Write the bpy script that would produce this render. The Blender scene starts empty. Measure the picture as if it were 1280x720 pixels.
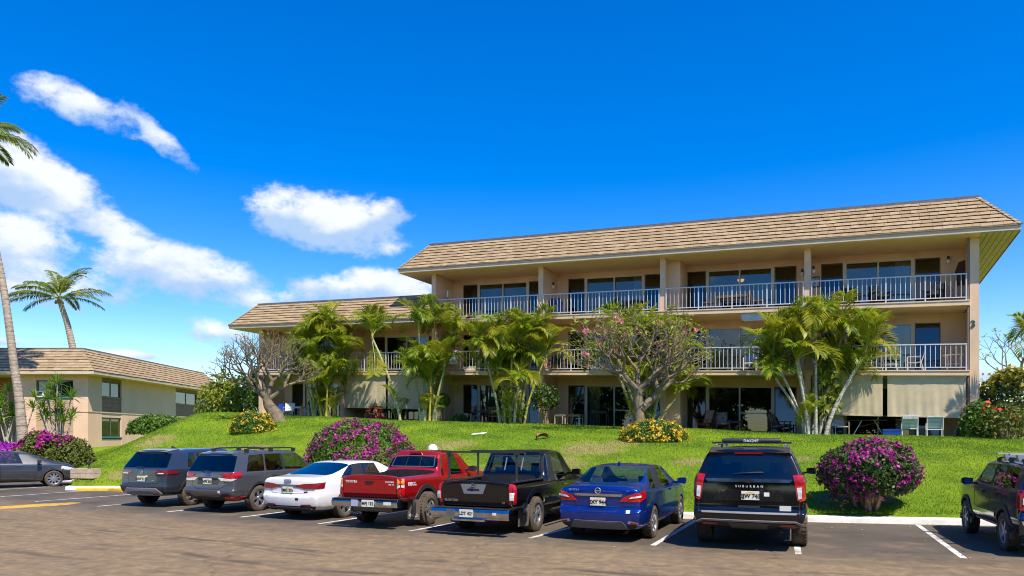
import bpy, bmesh, math, random
import numpy as np
from mathutils import Vector, Matrix, Euler
from mathutils.bvhtree import BVHTree
from mathutils.geometry import delaunay_2d_cdt
R = math.radians
random.seed(7)
scene = bpy.context.scene
COL = scene.collection

# ------------------------------------------------------------------ camera
CAMH, FPX, HOR = 2.06, 920.0, 545.0
cam_d = bpy.data.cameras.new('camera')
cam = bpy.data.objects.new('camera', cam_d)
COL.objects.link(cam)
cam_d.sensor_width = 36.0
cam_d.lens = FPX / 1280 * 36
cam_d.shift_y = (HOR - 360) / 1280
cam_d.clip_start = 0.1
cam_d.clip_end = 6000
cam.location = (0, 0, CAMH)
cam.rotation_euler = (R(90), 0, 0)
scene.camera = cam

# ------------------------------------------------------------------ sun, sky, exposure
SUNV = Vector((0.34, -0.58, 1.0)).normalized()
sun_d = bpy.data.lights.new('sun', 'SUN')
sun_d.energy = 4.9
sun_d.angle = R(0.5)
sun_d.color = (1.0, 0.91, 0.76)
sun = bpy.data.objects.new('sun', sun_d)
COL.objects.link(sun)
sun.location = (20, -30, 60)
sun.rotation_euler = (-SUNV).to_track_quat('-Z', 'Y').to_euler()

scene.view_settings.view_transform = 'Standard'
scene.view_settings.look = 'None'
scene.view_settings.exposure = 0.55
scene.view_settings.gamma = 1.0
scene.cycles.use_denoising = True
scene.cycles.filter_width = 1.05
scene.cycles.max_bounces = 6
scene.cycles.transparent_max_bounces = 12
scene.cycles.caustics_reflective = False
scene.cycles.caustics_refractive = False
scene.cycles.sample_clamp_indirect = 6


def nd(nt, typ, **kw):
    n = nt.nodes.new(typ)
    for k, v in kw.items():
        if k in ('op', 'operation'):
            n.operation = v
        elif hasattr(n, k):
            setattr(n, k, v)
    return n


def math_n(nt, op, a, b=None, c=None, clamp=False):
    n = nt.nodes.new('ShaderNodeMath')
    n.operation = op
    n.use_clamp = clamp
    for i, v in enumerate((a, b, c)):
        if v is None:
            continue
        if isinstance(v, (int, float)):
            n.inputs[i].default_value = v
        else:
            nt.links.new(v, n.inputs[i])
    return n.outputs[0]


def mixcol(nt, fac, a, b, blend='MIX'):
    n = nt.nodes.new('ShaderNodeMix')
    n.data_type = 'RGBA'
    n.blend_type = blend
    for sock, v in ((n.inputs['Factor'], fac), (n.inputs['A'], a), (n.inputs['B'], b)):
        pass
    ins = [i for i in n.inputs if i.enabled]
    for sock, v in zip((n.inputs[0], n.inputs[6], n.inputs[7]), (fac, a, b)):
        if isinstance(v, (int, float)):
            sock.default_value = v
        elif isinstance(v, tuple):
            sock.default_value = (*v[:3], 1)
        else:
            nt.links.new(v, sock)
    return n.outputs[2]


def maprange(nt, v, a, b, c=0.0, d=1.0, smooth=True):
    n = nt.nodes.new('ShaderNodeMapRange')
    n.interpolation_type = 'SMOOTHSTEP' if smooth else 'LINEAR'
    nt.links.new(v, n.inputs[0])
    for i, x in zip((1, 2, 3, 4), (a, b, c, d)):
        n.inputs[i].default_value = x
    return n.outputs[0]


def build_world():
    w = bpy.data.worlds.new('World')
    scene.world = w
    w.use_nodes = True
    nt = w.node_tree
    nt.nodes.clear()
    out = nd(nt, 'ShaderNodeOutputWorld')
    bg = nd(nt, 'ShaderNodeBackground')
    bg.inputs[1].default_value = 0.13
    sky = nd(nt, 'ShaderNodeTexSky')
    sky.sky_type = 'NISHITA'
    sky.sun_disc = False
    sky.sun_elevation = math.asin(SUNV.z)
    sky.sun_rotation = math.atan2(SUNV.x, SUNV.y)
    sky.altitude = 0
    sky.air_density = 1.0
    sky.dust_density = 0.35
    sky.ozone_density = 2.5
    hs = nd(nt, 'ShaderNodeHueSaturation')
    hs.inputs['Hue'].default_value = 0.515
    hs.inputs['Saturation'].default_value = 1.55
    hs.inputs['Value'].default_value = 1.18
    nt.links.new(sky.outputs[0], hs.inputs['Color'])
    # clouds: soft ellipses at fixed sky directions, broken up by fractal noise
    tc = nd(nt, 'ShaderNodeTexCoord')
    sep = nd(nt, 'ShaderNodeSeparateXYZ')
    nt.links.new(tc.outputs['Generated'], sep.inputs[0])
    X, Y, Z = sep.outputs
    az = math_n(nt, 'ARCTAN2', X, Y)
    el = math_n(nt, 'ARCSINE', Z)
    comb = nd(nt, 'ShaderNodeCombineXYZ')
    nt.links.new(az, comb.inputs[0])
    nt.links.new(math_n(nt, 'MULTIPLY', el, 1.5), comb.inputs[1])

    def noise(scale, detail, rough=0.55, off=0.0):
        n = nd(nt, 'ShaderNodeTexNoise')
        n.inputs['Scale'].default_value = scale
        n.inputs['Detail'].default_value = detail
        n.inputs['Roughness'].default_value = rough
        if off:
            a = nd(nt, 'ShaderNodeVectorMath')
            a.operation = 'ADD'
            a.inputs[1].default_value = (off, off * .7 - .012, 3.1)
            nt.links.new(comb.outputs[0], a.inputs[0])
            nt.links.new(a.outputs[0], n.inputs['Vector'])
        else:
            nt.links.new(comb.outputs[0], n.inputs['Vector'])
        return n.outputs[0]
    n1 = noise(10, 9, .6)
    n2 = noise(34, 6, .62, 5.0)
    fb = math_n(nt, 'ADD', math_n(nt, 'MULTIPLY', n1, .72), math_n(nt, 'MULTIPLY', n2, .28))

    def azel(px, py):
        a = math.atan((px - 640) / FPX)
        e = math.atan((HOR - py) / FPX * math.cos(a))
        return a, e
    # px, py, half width, half height, tilt (deg, + rises to the right), strength
    CL = [(95, 132, 105, 27, -6, .80), (195, 168, 66, 17, -36, .60),
          (35, 226, 118, 56, -18, 1.3), (130, 285, 82, 30, -20, 1.0), (0, 300, 130, 55, 0, 1.2),
          (225, 342, 150, 36, -6, 1.0), (60, 358, 150, 34, 0, .9),
          (400, 276, 112, 44, -5, 1.3), (360, 262, 62, 32, 0, 1.0), (465, 272, 60, 33, 18, 1.0),
          (455, 362, 120, 28, 4, 1.1), (330, 376, 100, 18, 0, .7),
          (275, 418, 46, 22, 0, 1.0), (10, 428, 50, 9, 0, .6), (150, 444, 60, 8, 0, .8), (640, 420, 120, 18, 0, .5),
          (1250, 470, 60, 16, 0, .55), (1480, 430, 170, 45, 0, 1.0), (-260, 330, 170, 70, 0, 1.0)]
    F = None
    SH = None
    for (px, py, hw, hh, rot, st) in CL:
        a0, e0 = azel(px, py)
        a1, _ = azel(px + 10, py)
        _, e1 = azel(px, py - 10)
        sx = hw * (a1 - a0) / 10
        sy = hh * (e1 - e0) / 10
        c, s = math.cos(R(rot)), math.sin(R(rot))
        da = math_n(nt, 'SUBTRACT', az, a0)
        de = math_n(nt, 'SUBTRACT', el, e0)
        u = math_n(nt, 'ADD', math_n(nt, 'MULTIPLY', da, c / sx), math_n(nt, 'MULTIPLY', de, s / sx))
        v = math_n(nt, 'ADD', math_n(nt, 'MULTIPLY', da, -s / sy), math_n(nt, 'MULTIPLY', de, c / sy))
        r2 = math_n(nt, 'ADD', math_n(nt, 'MULTIPLY', u, u), math_n(nt, 'MULTIPLY', v, v))
        f = math_n(nt, 'MULTIPLY', math_n(nt, 'SUBTRACT', 1.0, r2), st)
        shade = math_n(nt, 'MULTIPLY', math_n(nt, 'MAXIMUM', f, 0.0), v)
        F = f if F is None else math_n(nt, 'SMOOTH_MAX', F, f, .25)
        SH = shade if SH is None else math_n(nt, 'ADD', SH, shade)
    F = math_n(nt, 'MAXIMUM', F, -1.0)
    # the rest of the sky, outside the photograph's frame, carries the same kind of scattered low clouds
    nb = noise(3.2, 5, .5, 11.0)
    away = maprange(nt, math_n(nt, 'ABSOLUTE', az), .75, 1.3)
    low = maprange(nt, el, .12, .75, 1.0, .0)
    gen = math_n(nt, 'SUBTRACT', math_n(nt, 'MULTIPLY', math_n(nt, 'MULTIPLY', nb, away), math_n(nt, 'MULTIPLY', low, 3.2)), 1.55)
    F = math_n(nt, 'MAXIMUM', F, gen)
    D = math_n(nt, 'ADD', F, math_n(nt, 'MULTIPLY', math_n(nt, 'SUBTRACT', fb, .5), 4.9))
    dens = maprange(nt, D, .0, .9)
    dens = math_n(nt, 'MULTIPLY', dens, maprange(nt, el, 0.0, .03))
    n3 = noise(16, 4, .55, 2.0)
    lit = math_n(nt, 'ADD', math_n(nt, 'MULTIPLY', SH, .5), math_n(nt, 'ADD', n3, math_n(nt, 'MULTIPLY', D, .12)))
    lit = maprange(nt, lit, .38, .82)
    ccol = mixcol(nt, lit, (2.5, 3.5, 5.0), (5.3, 5.5, 5.8))
    col = mixcol(nt, math_n(nt, 'MULTIPLY', dens, .96), hs.outputs[0], ccol)
    nt.links.new(col, bg.inputs[0])
    nt.links.new(bg.outputs[0], out.inputs[0])


build_world()


# ------------------------------------------------------------------ helpers
def px_ground(x, y, z=0.0):
    d = FPX * (CAMH - z) / (y - HOR)
    return Vector(((x - 640) / FPX * d, d, z))


def px_at(x, y, d):
    return Vector(((x - 640) / FPX * d, d, CAMH + (HOR - y) / FPX * d))


class MB:
    def __init__(s, tf=None):
        s.v, s.f, s.m, s.tf = [], [], [], tf

    def add(s, p):
        s.v.append(tuple(s.tf(*p)) if s.tf else tuple(p))
        return len(s.v) - 1

    def poly(s, pts, m=0):
        s.f.append([s.add(p) for p in pts])
        s.m.append(m)

    def box(s, x0, x1, y0, y1, z0, z1, m=0):
        i = [s.add(p) for p in ((x0, y0, z0), (x1, y0, z0), (x1, y1, z0), (x0, y1, z0),
                                (x0, y0, z1), (x1, y0, z1), (x1, y1, z1), (x0, y1, z1))]
        for q in ((0, 3, 2, 1), (4, 5, 6, 7), (0, 1, 5, 4), (1, 2, 6, 5), (2, 3, 7, 6), (3, 0, 4, 7)):
            s.f.append([i[k] for k in q])
            s.m.append(m)
        return s

    def hexa(s, bot, top, m=0):
        n = len(bot)
        b = [s.add(p) for p in bot]
        t = [s.add(p) for p in top]
        s.f.append(b[::-1]); s.m.append(m)
        s.f.append(t); s.m.append(m)
        for k in range(n):
            s.f.append([b[k], b[(k + 1) % n], t[(k + 1) % n], t[k]]); s.m.append(m)
        return s

    def prism(s, pts, y0, y1, m=0, axis='y'):
        """pts: outline in the plane normal to axis, extruded y0..y1"""
        def P(a, b, c):
            return (a, c, b) if axis == 'y' else ((c, a, b) if axis == 'x' else (a, b, c))
        return s.hexa([P(a, b, y0) for a, b in pts], [P(a, b, y1) for a, b in pts], m)

    def tube(s, pts, rad, n=7, m=0, cap=True):
        pts = [Vector(p) for p in pts]
        if not isinstance(rad, (list, tuple)):
            rad = [rad] * len(pts)
        rings = []
        up = Vector((0, 0, 1))
        side = None
        for k, p in enumerate(pts):
            d = (pts[min(k + 1, len(pts) - 1)] - pts[max(k - 1, 0)])
            d = d.normalized() if d.length > 1e-9 else Vector((0, 0, 1))
            if side is None:
                a = d.cross(up)
                if a.length < 1e-3:
                    a = d.cross(Vector((0, 1, 0)))
            else:
                a = side - d * side.dot(d)
            a.normalize()
            side = a
            b = d.cross(a)
            rings.append([s.add(p + (a * math.cos(2 * math.pi * j / n) + b * math.sin(2 * math.pi * j / n)) * rad[k]) for j in range(n)])
        for k in range(len(rings) - 1):
            for j in range(n):
                s.f.append([rings[k][j], rings[k][(j + 1) % n], rings[k + 1][(j + 1) % n], rings[k + 1][j]])
                s.m.append(m)
        if cap:
            s.f.append(rings[0][::-1]); s.m.append(m)
            s.f.append(rings[-1]); s.m.append(m)
        return s

    def lathe(s, prof, c=(0, 0, 0), n=20, m=0, axis='z', close=False):
        rings = []
        for (r, h) in prof:
            ring = []
            for j in range(n):
                a = 2 * math.pi * j / n
                if axis == 'z':
                    p = (c[0] + r * math.cos(a), c[1] + r * math.sin(a), c[2] + h)
                else:
                    p = (c[0] + r * math.cos(a), c[1] + h, c[2] + r * math.sin(a))
                ring.append(s.add(p))
            rings.append(ring)
        rr = list(range(len(rings)))
        pairs = list(zip(rr[:-1], rr[1:])) + ([(rr[-1], 0)] if close else [])
        for a, b in pairs:
            for j in range(n):
                s.f.append([rings[a][j], rings[a][(j + 1) % n], rings[b][(j + 1) % n], rings[b][j]])
                s.m.append(m)
        return s

    def mesh(s, name, mats, smooth=False):
        me = bpy.data.meshes.new(name)
        me.from_pydata(s.v, [], s.f)
        for mt in (mats if isinstance(mats, (list, tuple)) else [mats]):
            me.materials.append(mt)
        if any(s.m):
            me.polygons.foreach_set('material_index', s.m)
        bm = bmesh.new(); bm.from_mesh(me)
        bmesh.ops.recalc_face_normals(bm, faces=bm.faces)
        bm.to_mesh(me); bm.free()
        if smooth:
            me.polygons.foreach_set('use_smooth', [True] * len(me.polygons))
            if smooth != 'all':
                try:
                    me.set_sharp_from_angle(angle=R(40))
                except Exception:
                    pass
        me.update()
        return me

    def obj(s, name, mats, parent=None, smooth=False, loc=None):
        return link(name, s.mesh(name, mats, smooth), parent, loc)


def link(name, me, parent=None, loc=None):
    o = bpy.data.objects.new(name, me)
    COL.objects.link(o)
    if parent is not None:
        o.parent = parent
    if loc is not None:
        o.location = loc
    return o


def tag(o, label, cat, group=None, kind=None):
    o['label'] = label
    o['category'] = cat
    if group:
        o['group'] = group
    if kind:
        o['kind'] = kind
    return o


def thing(name, label, cat, loc=(0, 0, 0), rz=0.0, group=None):
    o = bpy.data.objects.new(name, None)
    COL.objects.link(o)
    o.location = loc
    o.rotation_euler = (0, 0, rz)
    o.empty_display_size = .3
    return tag(o, label, cat, group)


def structure(o):
    o['kind'] = 'structure'
    return o


# ------------------------------------------------------------------ materials
def mat(name, col, rough=.7, metal=0.0, coat=0.0, var=0.0, vscale=4.0, bump=0.0, bscale=60.0, spec=None, col2=None, stretch=None, trans=0.0, detail=4.0):
    m = bpy.data.materials.new(name)
    m.use_nodes = True
    nt = m.node_tree
    b = nt.nodes['Principled BSDF']
    b.inputs['Base Color'].default_value = (*col, 1)
    b.inputs['Roughness'].default_value = rough
    b.inputs['Metallic'].default_value = metal
    b.inputs['Coat Weight'].default_value = coat
    b.inputs['Coat Roughness'].default_value = .03
    if spec is not None:
        b.inputs['Specular IOR Level'].default_value = spec
    if var or col2 or bump:
        tc = nt.nodes.new('ShaderNodeTexCoord')
        vec = tc.outputs['Object']
        if stretch:
            mp = nt.nodes.new('ShaderNodeMapping')
            mp.inputs['Scale'].default_value = stretch
            nt.links.new(vec, mp.inputs[0])
            vec = mp.outputs[0]
    if var or col2:
        n = nt.nodes.new('ShaderNodeTexNoise')
        n.inputs['Scale'].default_value = vscale
        n.inputs['Detail'].default_value = detail
        nt.links.new(vec, n.inputs['Vector'])
        f = maprange(nt, n.outputs[0], .3, .7)
        c2 = col2 if col2 else tuple(max(0, c * (1 - var)) for c in col)
        c1 = col if col2 else tuple(min(1, c * (1 + var)) for c in col)
        nt.links.new(mixcol(nt, f, c2, c1), b.inputs['Base Color'])
    if bump:
        n = nt.nodes.new('ShaderNodeTexNoise')
        n.inputs['Scale'].default_value = bscale
        n.inputs['Detail'].default_value = 3
        nt.links.new(vec, n.inputs['Vector'])
        bp = nt.nodes.new('ShaderNodeBump')
        bp.inputs['Strength'].default_value = bump
        bp.inputs['Distance'].default_value = .02
        nt.links.new(n.outputs[0], bp.inputs['Height'])
        nt.links.new(bp.outputs[0], b.inputs['Normal'])
    if trans:
        tr = nt.nodes.new('ShaderNodeBsdfTranslucent')
        mx = nt.nodes.new('ShaderNodeMixShader')
        mx.inputs[0].default_value = trans
        src = b.inputs['Base Color'].links[0].from_socket if b.inputs['Base Color'].links else None
        if src:
            nt.links.new(src, tr.inputs[0])
        else:
            tr.inputs[0].default_value = (*col, 1)
        nt.links.new(b.outputs[0], mx.inputs[1])
        nt.links.new(tr.outputs[0], mx.inputs[2])
        nt.links.new(mx.outputs[0], nt.nodes['Material Output'].inputs[0])
    return m


def leaf_mat(name, cols, trans=.3, rough=.5):
    """leaf colour picked per leaf (random per island)"""
    m = bpy.data.materials.new(name)
    m.use_nodes = True
    nt = m.node_tree
    b = nt.nodes['Principled BSDF']
    b.inputs['Roughness'].default_value = rough
    b.inputs['Specular IOR Level'].default_value = .35
    g = nt.nodes.new('ShaderNodeNewGeometry')
    cr = nt.nodes.new('ShaderNodeValToRGB')
    e = cr.color_ramp.elements
    while len(e) < len(cols):
        e.new(.5)
    for i, c in enumerate(cols):
        e[i].position = i / max(1, len(cols) - 1)
        e[i].color = (*c, 1)
    nt.links.new(g.outputs['Random Per Island'], cr.inputs[0])
    nt.links.new(cr.outputs[0], b.inputs['Base Color'])
    tr = nt.nodes.new('ShaderNodeBsdfTranslucent')
    nt.links.new(cr.outputs[0], tr.inputs[0])
    mx = nt.nodes.new('ShaderNodeMixShader')
    mx.inputs[0].default_value = trans
    nt.links.new(b.outputs[0], mx.inputs[1])
    nt.links.new(tr.outputs[0], mx.inputs[2])
    nt.links.new(mx.outputs[0], nt.nodes['Material Output'].inputs[0])
    return m


def glass_mat(name, tint, base=.05, gain=1.0, rough=0.0):
    m = bpy.data.materials.new(name)
    m.use_nodes = True
    nt = m.node_tree
    nt.nodes.remove(nt.nodes['Principled BSDF'])
    t = nt.nodes.new('ShaderNodeBsdfTransparent')
    t.inputs[0].default_value = (*tint, 1)
    g = nt.nodes.new('ShaderNodeBsdfGlossy')
    g.inputs['Roughness'].default_value = rough
    lw = nt.nodes.new('ShaderNodeLayerWeight')
    lw.inputs[0].default_value = .5
    f = math_n(nt, 'MULTIPLY_ADD', math_n(nt, 'POWER', lw.outputs['Facing'], 4.0), .9, .045)      # Schlick, the same from both sides of the pane
    fac = math_n(nt, 'MULTIPLY_ADD', f, gain, base, clamp=True)
    mx = nt.nodes.new('ShaderNodeMixShader')
    nt.links.new(fac, mx.inputs[0])
    nt.links.new(t.outputs[0], mx.inputs[1])
    nt.links.new(g.outputs[0], mx.inputs[2])
    nt.links.new(mx.outputs[0], nt.nodes['Material Output'].inputs[0])
    return m


STUCCO = mat('stucco', (.70, .49, .325), .9, var=.08, vscale=1.1, bump=.25, bscale=50)
STUCCO2 = mat('stucco_left', (.72, .485, .335), .9, var=.05, vscale=1.0, bump=.25, bscale=40)
SLABM = mat('slab_paint', (.72, .52, .34), .85, var=.05, vscale=2, bump=.1)
SOFFIT = mat('soffit_paint', (.78, .54, .34), .85, var=.04, vscale=2)
BOARDM = mat('soffit_boards', (.47, .40, .24), .75, var=.08, vscale=3, stretch=(1, 1, 1))
FASCIA = mat('fascia_paint', (.56, .46, .32), .7, var=.07, vscale=2)
METALROOF = mat('roof_flashing', (.16, .15, .15), .5, metal=.3, var=.15)
RAILM = mat('white_rail', (.55, .58, .62), .45, var=.04)
FRAMEM = mat('window_frame', (.55, .52, .45), .5, var=.04)
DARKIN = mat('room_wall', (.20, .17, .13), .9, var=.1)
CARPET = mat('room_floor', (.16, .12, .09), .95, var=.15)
WINGLASS = glass_mat('window_glass', (.55, .6, .6), .05, 1.0)
LOUVERM = glass_mat('louver_glass', (.22, .22, .20), .06, .9, .05)
SHADEM = mat('shade_fabric', (.60, .50, .32), .9, var=.06, vscale=3, bump=.1, bscale=300, trans=.08)
CURTAIN = mat('curtain', (.62, .60, .45), .9, var=.05)
CURTAIN_TEAL = mat('curtain_teal', (.20, .36, .30), .9, var=.08)
BLACK = mat('black_plastic', (.02, .02, .022), .5)
WHITE = mat('white_plastic', (.75, .76, .74), .4)
CLAY = mat('clay', (.30, .10, .05), .8)
BROWNPANEL = mat('brown_panel', (.26, .155, .10), .8, var=.08, vscale=2)
TEAL = mat('teal_paint', (.03, .22, .22), .5)


# ------------------------------------------------------------------ terrain
def kerb_y(x):
    u = x - 4.29
    if x >= -15.1:
        if u > 16:
            u2 = u - 16
            return 18.34 - .289 * 16 + .01075 * 256 + .055 * u2
        return 18.34 - .289 * u + .01075 * u * u
    y0 = kerb_y(-15.1)
    if x >= -16.9:
        return y0 - (-15.1 - x) * .05
    if x >= -18.7:
        k = (-16.9 - x) / 1.8
        return y0 - .09 + 5.3 * (k * k * (3 - 2 * k)) ** .85
    return y0 + 5.21 + (-18.7 - x) * .06


def sm(a, b, x):
    t = min(1, max(0, (x - a) / (b - a)))
    return t * t * (3 - 2 * t)


O3 = (18.73, 29.5)


def Bm(t, d, z):
    return Vector((18.73 - .903 * t + .4297 * d, 29.5 + .4297 * t + .903 * d, z + .0365 * t))


def ground(x, y):
    yk = kerb_y(x)
    if y <= yk:
        return 0.0
    L = sm(-24.5, -17.0, x)
    yb = 29.2 + (18.73 - x) * .476
    t = min(40.5, max(-2, (18.73 - x) / .903))
    s = min(1, max(0, (y - yk) / max(.1, yb - yk)))
    ht = 1.93 + .0365 * t
    g = math.sin(math.pi / 2 * s) ** .92
    hm = .13 + (ht - .13) * g
    hl = .13 + 1.25 * sm(0, 13, y - yk)
    h = hl + (hm - hl) * L
    h += .28 * math.exp(-((x + 18.2) / 3.6) ** 2 - ((y - 41) / 4.5) ** 2)
    b = .05 * math.sin(x * .55 + 1) * math.sin(y * .7 + x * .2) * min(1, (y - yk) / 2)
    if s < 1:
        h += b
    return h


def build_terrain():
    # asphalt lot, one sheet to the horizon
    m = bpy.data.materials.new('asphalt')
    m.use_nodes = True
    nt = m.node_tree
    bs = nt.nodes['Principled BSDF']
    tc = nt.nodes.new('ShaderNodeTexCoord')
    sep = nt.nodes.new('ShaderNodeSeparateXYZ')
    nt.links.new(tc.outputs['Object'], sep.inputs[0])
    X, Y = sep.outputs[0], sep.outputs[1]
    u = math_n(nt, 'SUBTRACT', X, 4.29)
    yk = math_n(nt, 'ADD', math_n(nt, 'MULTIPLY_ADD', u, -.289, 18.34), math_n(nt, 'MULTIPLY', math_n(nt, 'MULTIPLY', u, u), .01075))
    dd = math_n(nt, 'SUBTRACT', yk, Y)
    cv = nt.nodes.new('ShaderNodeCombineXYZ')
    nt.links.new(math_n(nt, 'MULTIPLY', X, .30), cv.inputs[0])
    nt.links.new(math_n(nt, 'MULTIPLY', dd, 1.35), cv.inputs[1])

    def noise(vec, scale, det, rough=.55):
        n = nt.nodes.new('ShaderNodeTexNoise')
        n.inputs['Scale'].default_value = scale
        n.inputs['Detail'].default_value = det
        n.inputs['Roughness'].default_value = rough
        nt.links.new(vec, n.inputs['Vector'])
        return n.outputs[0]
    streak = noise(cv.outputs[0], 1.6, 6, .6)
    blot = noise(tc.outputs['Object'], .45, 5, .6)
    fine = noise(tc.outputs['Object'], 90, 3, .7)
    med = noise(tc.outputs['Object'], 3.0, 5, .65)
    base = mixcol(nt, maprange(nt, blot, .3, .7), (.066, .055, .043), (.115, .094, .070))
    base = mixcol(nt, math_n(nt, 'MULTIPLY', maprange(nt, fine, .52, .75), .5), base, (.17, .14, .11))
    lane = maprange(nt, dd, 2.6, 7.2)
    dirt = math_n(nt, 'ADD', math_n(nt, 'MULTIPLY', lane, .60), math_n(nt, 'MULTIPLY', math_n(nt, 'SUBTRACT', streak, .5), .55))
    dirt = math_n(nt, 'ADD', dirt, math_n(nt, 'MULTIPLY', math_n(nt, 'SUBTRACT', med, .5), .55))
    dirt = maprange(nt, dirt, .10, .90, 0, .88)
    dcol = mixcol(nt, maprange(nt, noise(tc.outputs['Object'], 4.5, 6, .7), .35, .65), (.215, .145, .070), (.34, .235, .118))
    col = mixcol(nt, dirt, base, dcol)
    # dirt patches in the bays
    p2 = math_n(nt, 'MULTIPLY', maprange(nt, noise(tc.outputs['Object'], .9, 6, .62), .56, .72), .55)
    col = mixcol(nt, p2, col, (.23, .15, .075))
    # dark tyre tracks in the lane: thin broken lines that follow the kerb
    wob = math_n(nt, 'ADD', dd, math_n(nt, 'MULTIPLY', math_n(nt, 'SUBTRACT', noise(tc.outputs['Object'], .18, 2), .5), 1.6))
    brk = maprange(nt, noise(tc.outputs['Object'], .5, 5, .65), .42, .62)
    for (d0, w0, st) in ((7.2, .05, .5), (8.05, .09, .75), (8.35, .05, .6), (9.6, .10, .8), (9.95, .05, .5), (10.9, .07, .6), (12.2, .12, .6)):
        g0 = maprange(nt, math_n(nt, 'ABSOLUTE', math_n(nt, 'SUBTRACT', wob, d0)), 0, w0 * 2.2, st, 0)
        col = mixcol(nt, math_n(nt, 'MULTIPLY', g0, brk), col, (.062, .048, .036))
    grit = maprange(nt, noise(tc.outputs['Object'], 30, 4, .75), .60, .72)
    col = mixcol(nt, math_n(nt, 'MULTIPLY', grit, .35), col, (.30, .22, .14))
    # cracks
    vo = nt.nodes.new('ShaderNodeTexVoronoi')
    vo.feature = 'DISTANCE_TO_EDGE'
    vo.inputs['Scale'].default_value = .16
    wv = nt.nodes.new('ShaderNodeVectorMath'); wv.operation = 'ADD'
    nz = nt.nodes.new('ShaderNodeTexNoise'); nz.inputs['Scale'].default_value = 1.2; nz.inputs['Detail'].default_value = 5
    nt.links.new(tc.outputs['Object'], nz.inputs['Vector'])
    nt.links.new(nz.outputs['Color'], wv.inputs[0]); nt.links.new(tc.outputs['Object'], wv.inputs[1])
    nt.links.new(wv.outputs[0], vo.inputs['Vector'])
    cr = maprange(nt, vo.outputs['Distance'], .0, .006, 1, 0)
    col = mixcol(nt, math_n(nt, 'MULTIPLY', cr, .28), col, (.02, .017, .015))
    nt.links.new(col, bs.inputs['Base Color'])
    bs.inputs['Roughness'].default_value = .85
    bs.inputs['Specular IOR Level'].default_value = .3
    bp = nt.nodes.new('ShaderNodeBump')
    bp.inputs['Strength'].default_value = .5
    bp.inputs['Distance'].default_value = .01
    nt.links.new(math_n(nt, 'ADD', fine, math_n(nt, 'MULTIPLY', med, .5)), bp.inputs['Height'])
    nt.links.new(bp.outputs[0], bs.inputs['Normal'])
    mb = MB()
    xs = [-2500, -200, -60, -30, 0, 30, 60, 200, 2500]
    ys = [-2500, -200, -30, 0, 12, 24, 40, 100, 300, 2500]
    for a, b in zip(xs[:-1], xs[1:]):
        for c, d in zip(ys[:-1], ys[1:]):
            mb.poly([(a, c, 0), (b, c, 0), (b, d, 0), (a, d, 0)])
    structure(mb.obj('parking_lot', m))

    # lawn
    m = bpy.data.materials.new('lawn_turf')
    m.use_nodes = True
    nt = m.node_tree
    bs = nt.nodes['Principled BSDF']
    tc = nt.nodes.new('ShaderNodeTexCoord')
    P = tc.outputs['Object']
    col, b2, c2 = lawn_colour(nt, P)
    nt.links.new(col, bs.inputs['Base Color'])
    bs.inputs['Roughness'].default_value = .9
    bs.inputs['Specular IOR Level'].default_value = .15
    bp = nt.nodes.new('ShaderNodeBump')
    bp.inputs['Strength'].default_value = .8
    bp.inputs['Distance'].default_value = .05
    nt.links.new(math_n(nt, 'ADD', b2, c2), bp.inputs['Height'])
    nt.links.new(bp.outputs[0], bs.inputs['Normal'])
    xs = [-2500, -600, -150, -60, -40] + [-30 + .5 * i for i in range(0, 121)] + [36, 50, 100, 400, 2500]
    n_in = 46
    mb = MB()
    grid = []
    for x in xs:
        y0 = kerb_y(max(-45, min(45, x))) + .28
        yb = 29.2 + (18.73 - min(32, max(-26, x))) * .476
        colv = []
        ys = [y0 + (yb + 1.5 - y0) * (j / n_in) for j in range(n_in + 1)] + [yb + 12, 75, 110, 300, 2500]
        for j, y in enumerate(ys):
            colv.append(mb.add((x, y, ground(min(60, max(-60, x)), y) if j > 0 else .125)))
        grid.append(colv)
    for i in range(len(grid) - 1):
        for j in range(len(grid[0]) - 1):
            mb.f.append([grid[i][j], grid[i + 1][j], grid[i + 1][j + 1], grid[i][j + 1]]); mb.m.append(0)
    lawn = structure(mb.obj('lawn', m, smooth='all'))

    # grass blades
    rng = np.random.default_rng(3)
    N = 280000
    xs_ = rng.uniform(-24, 27, N * 2)
    s_ = rng.uniform(0, 1, N * 2) ** 1.15
    yk_ = np.array([kerb_y(x) for x in np.linspace(-24, 27, 400)])
    yk = np.interp(xs_, np.linspace(-24, 27, 400), yk_) + .3
    yb = 29.2 + (18.73 - xs_) * .476 - .15
    ys_ = yk + (yb - yk) * s_
    keep = rng.uniform(0, 1, N * 2) < np.clip((22.0 / ys_) ** 2, .12, 1)
    inview = np.abs(xs_ / ys_) < .74
    keep &= inview
    xs_, ys_ = xs_[keep][:N], ys_[keep][:N]
    n = len(xs_)
    zs_ = np.array([ground(x, y) for x, y in zip(xs_, ys_)])
    ang = rng.uniform(0, math.pi * 2, n)
    hh = rng.uniform(.018, .045, n) * np.clip(ys_ / 22, 1, 1.8)
    ww = rng.uniform(.006, .014, n) * np.clip(ys_ / 20, 1, 2)
    lean = rng.uniform(-.5, .5, (n, 2)) * hh[:, None]
    V = np.zeros((n, 3, 3))
    V[:, 0] = np.stack([xs_ - np.cos(ang) * ww, ys_ - np.sin(ang) * ww, zs_ - .01], 1)
    V[:, 1] = np.stack([xs_ + np.cos(ang) * ww, ys_ + np.sin(ang) * ww, zs_ - .01], 1)
    V[:, 2] = np.stack([xs_ + lean[:, 0], ys_ + lean[:, 1], zs_ + hh], 1)
    me = bpy.data.meshes.new('grass')
    me.vertices.add(n * 3); me.vertices.foreach_set('co', V.ravel())
    me.loops.add(n * 3); me.loops.foreach_set('vertex_index', np.arange(n * 3))
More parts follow.
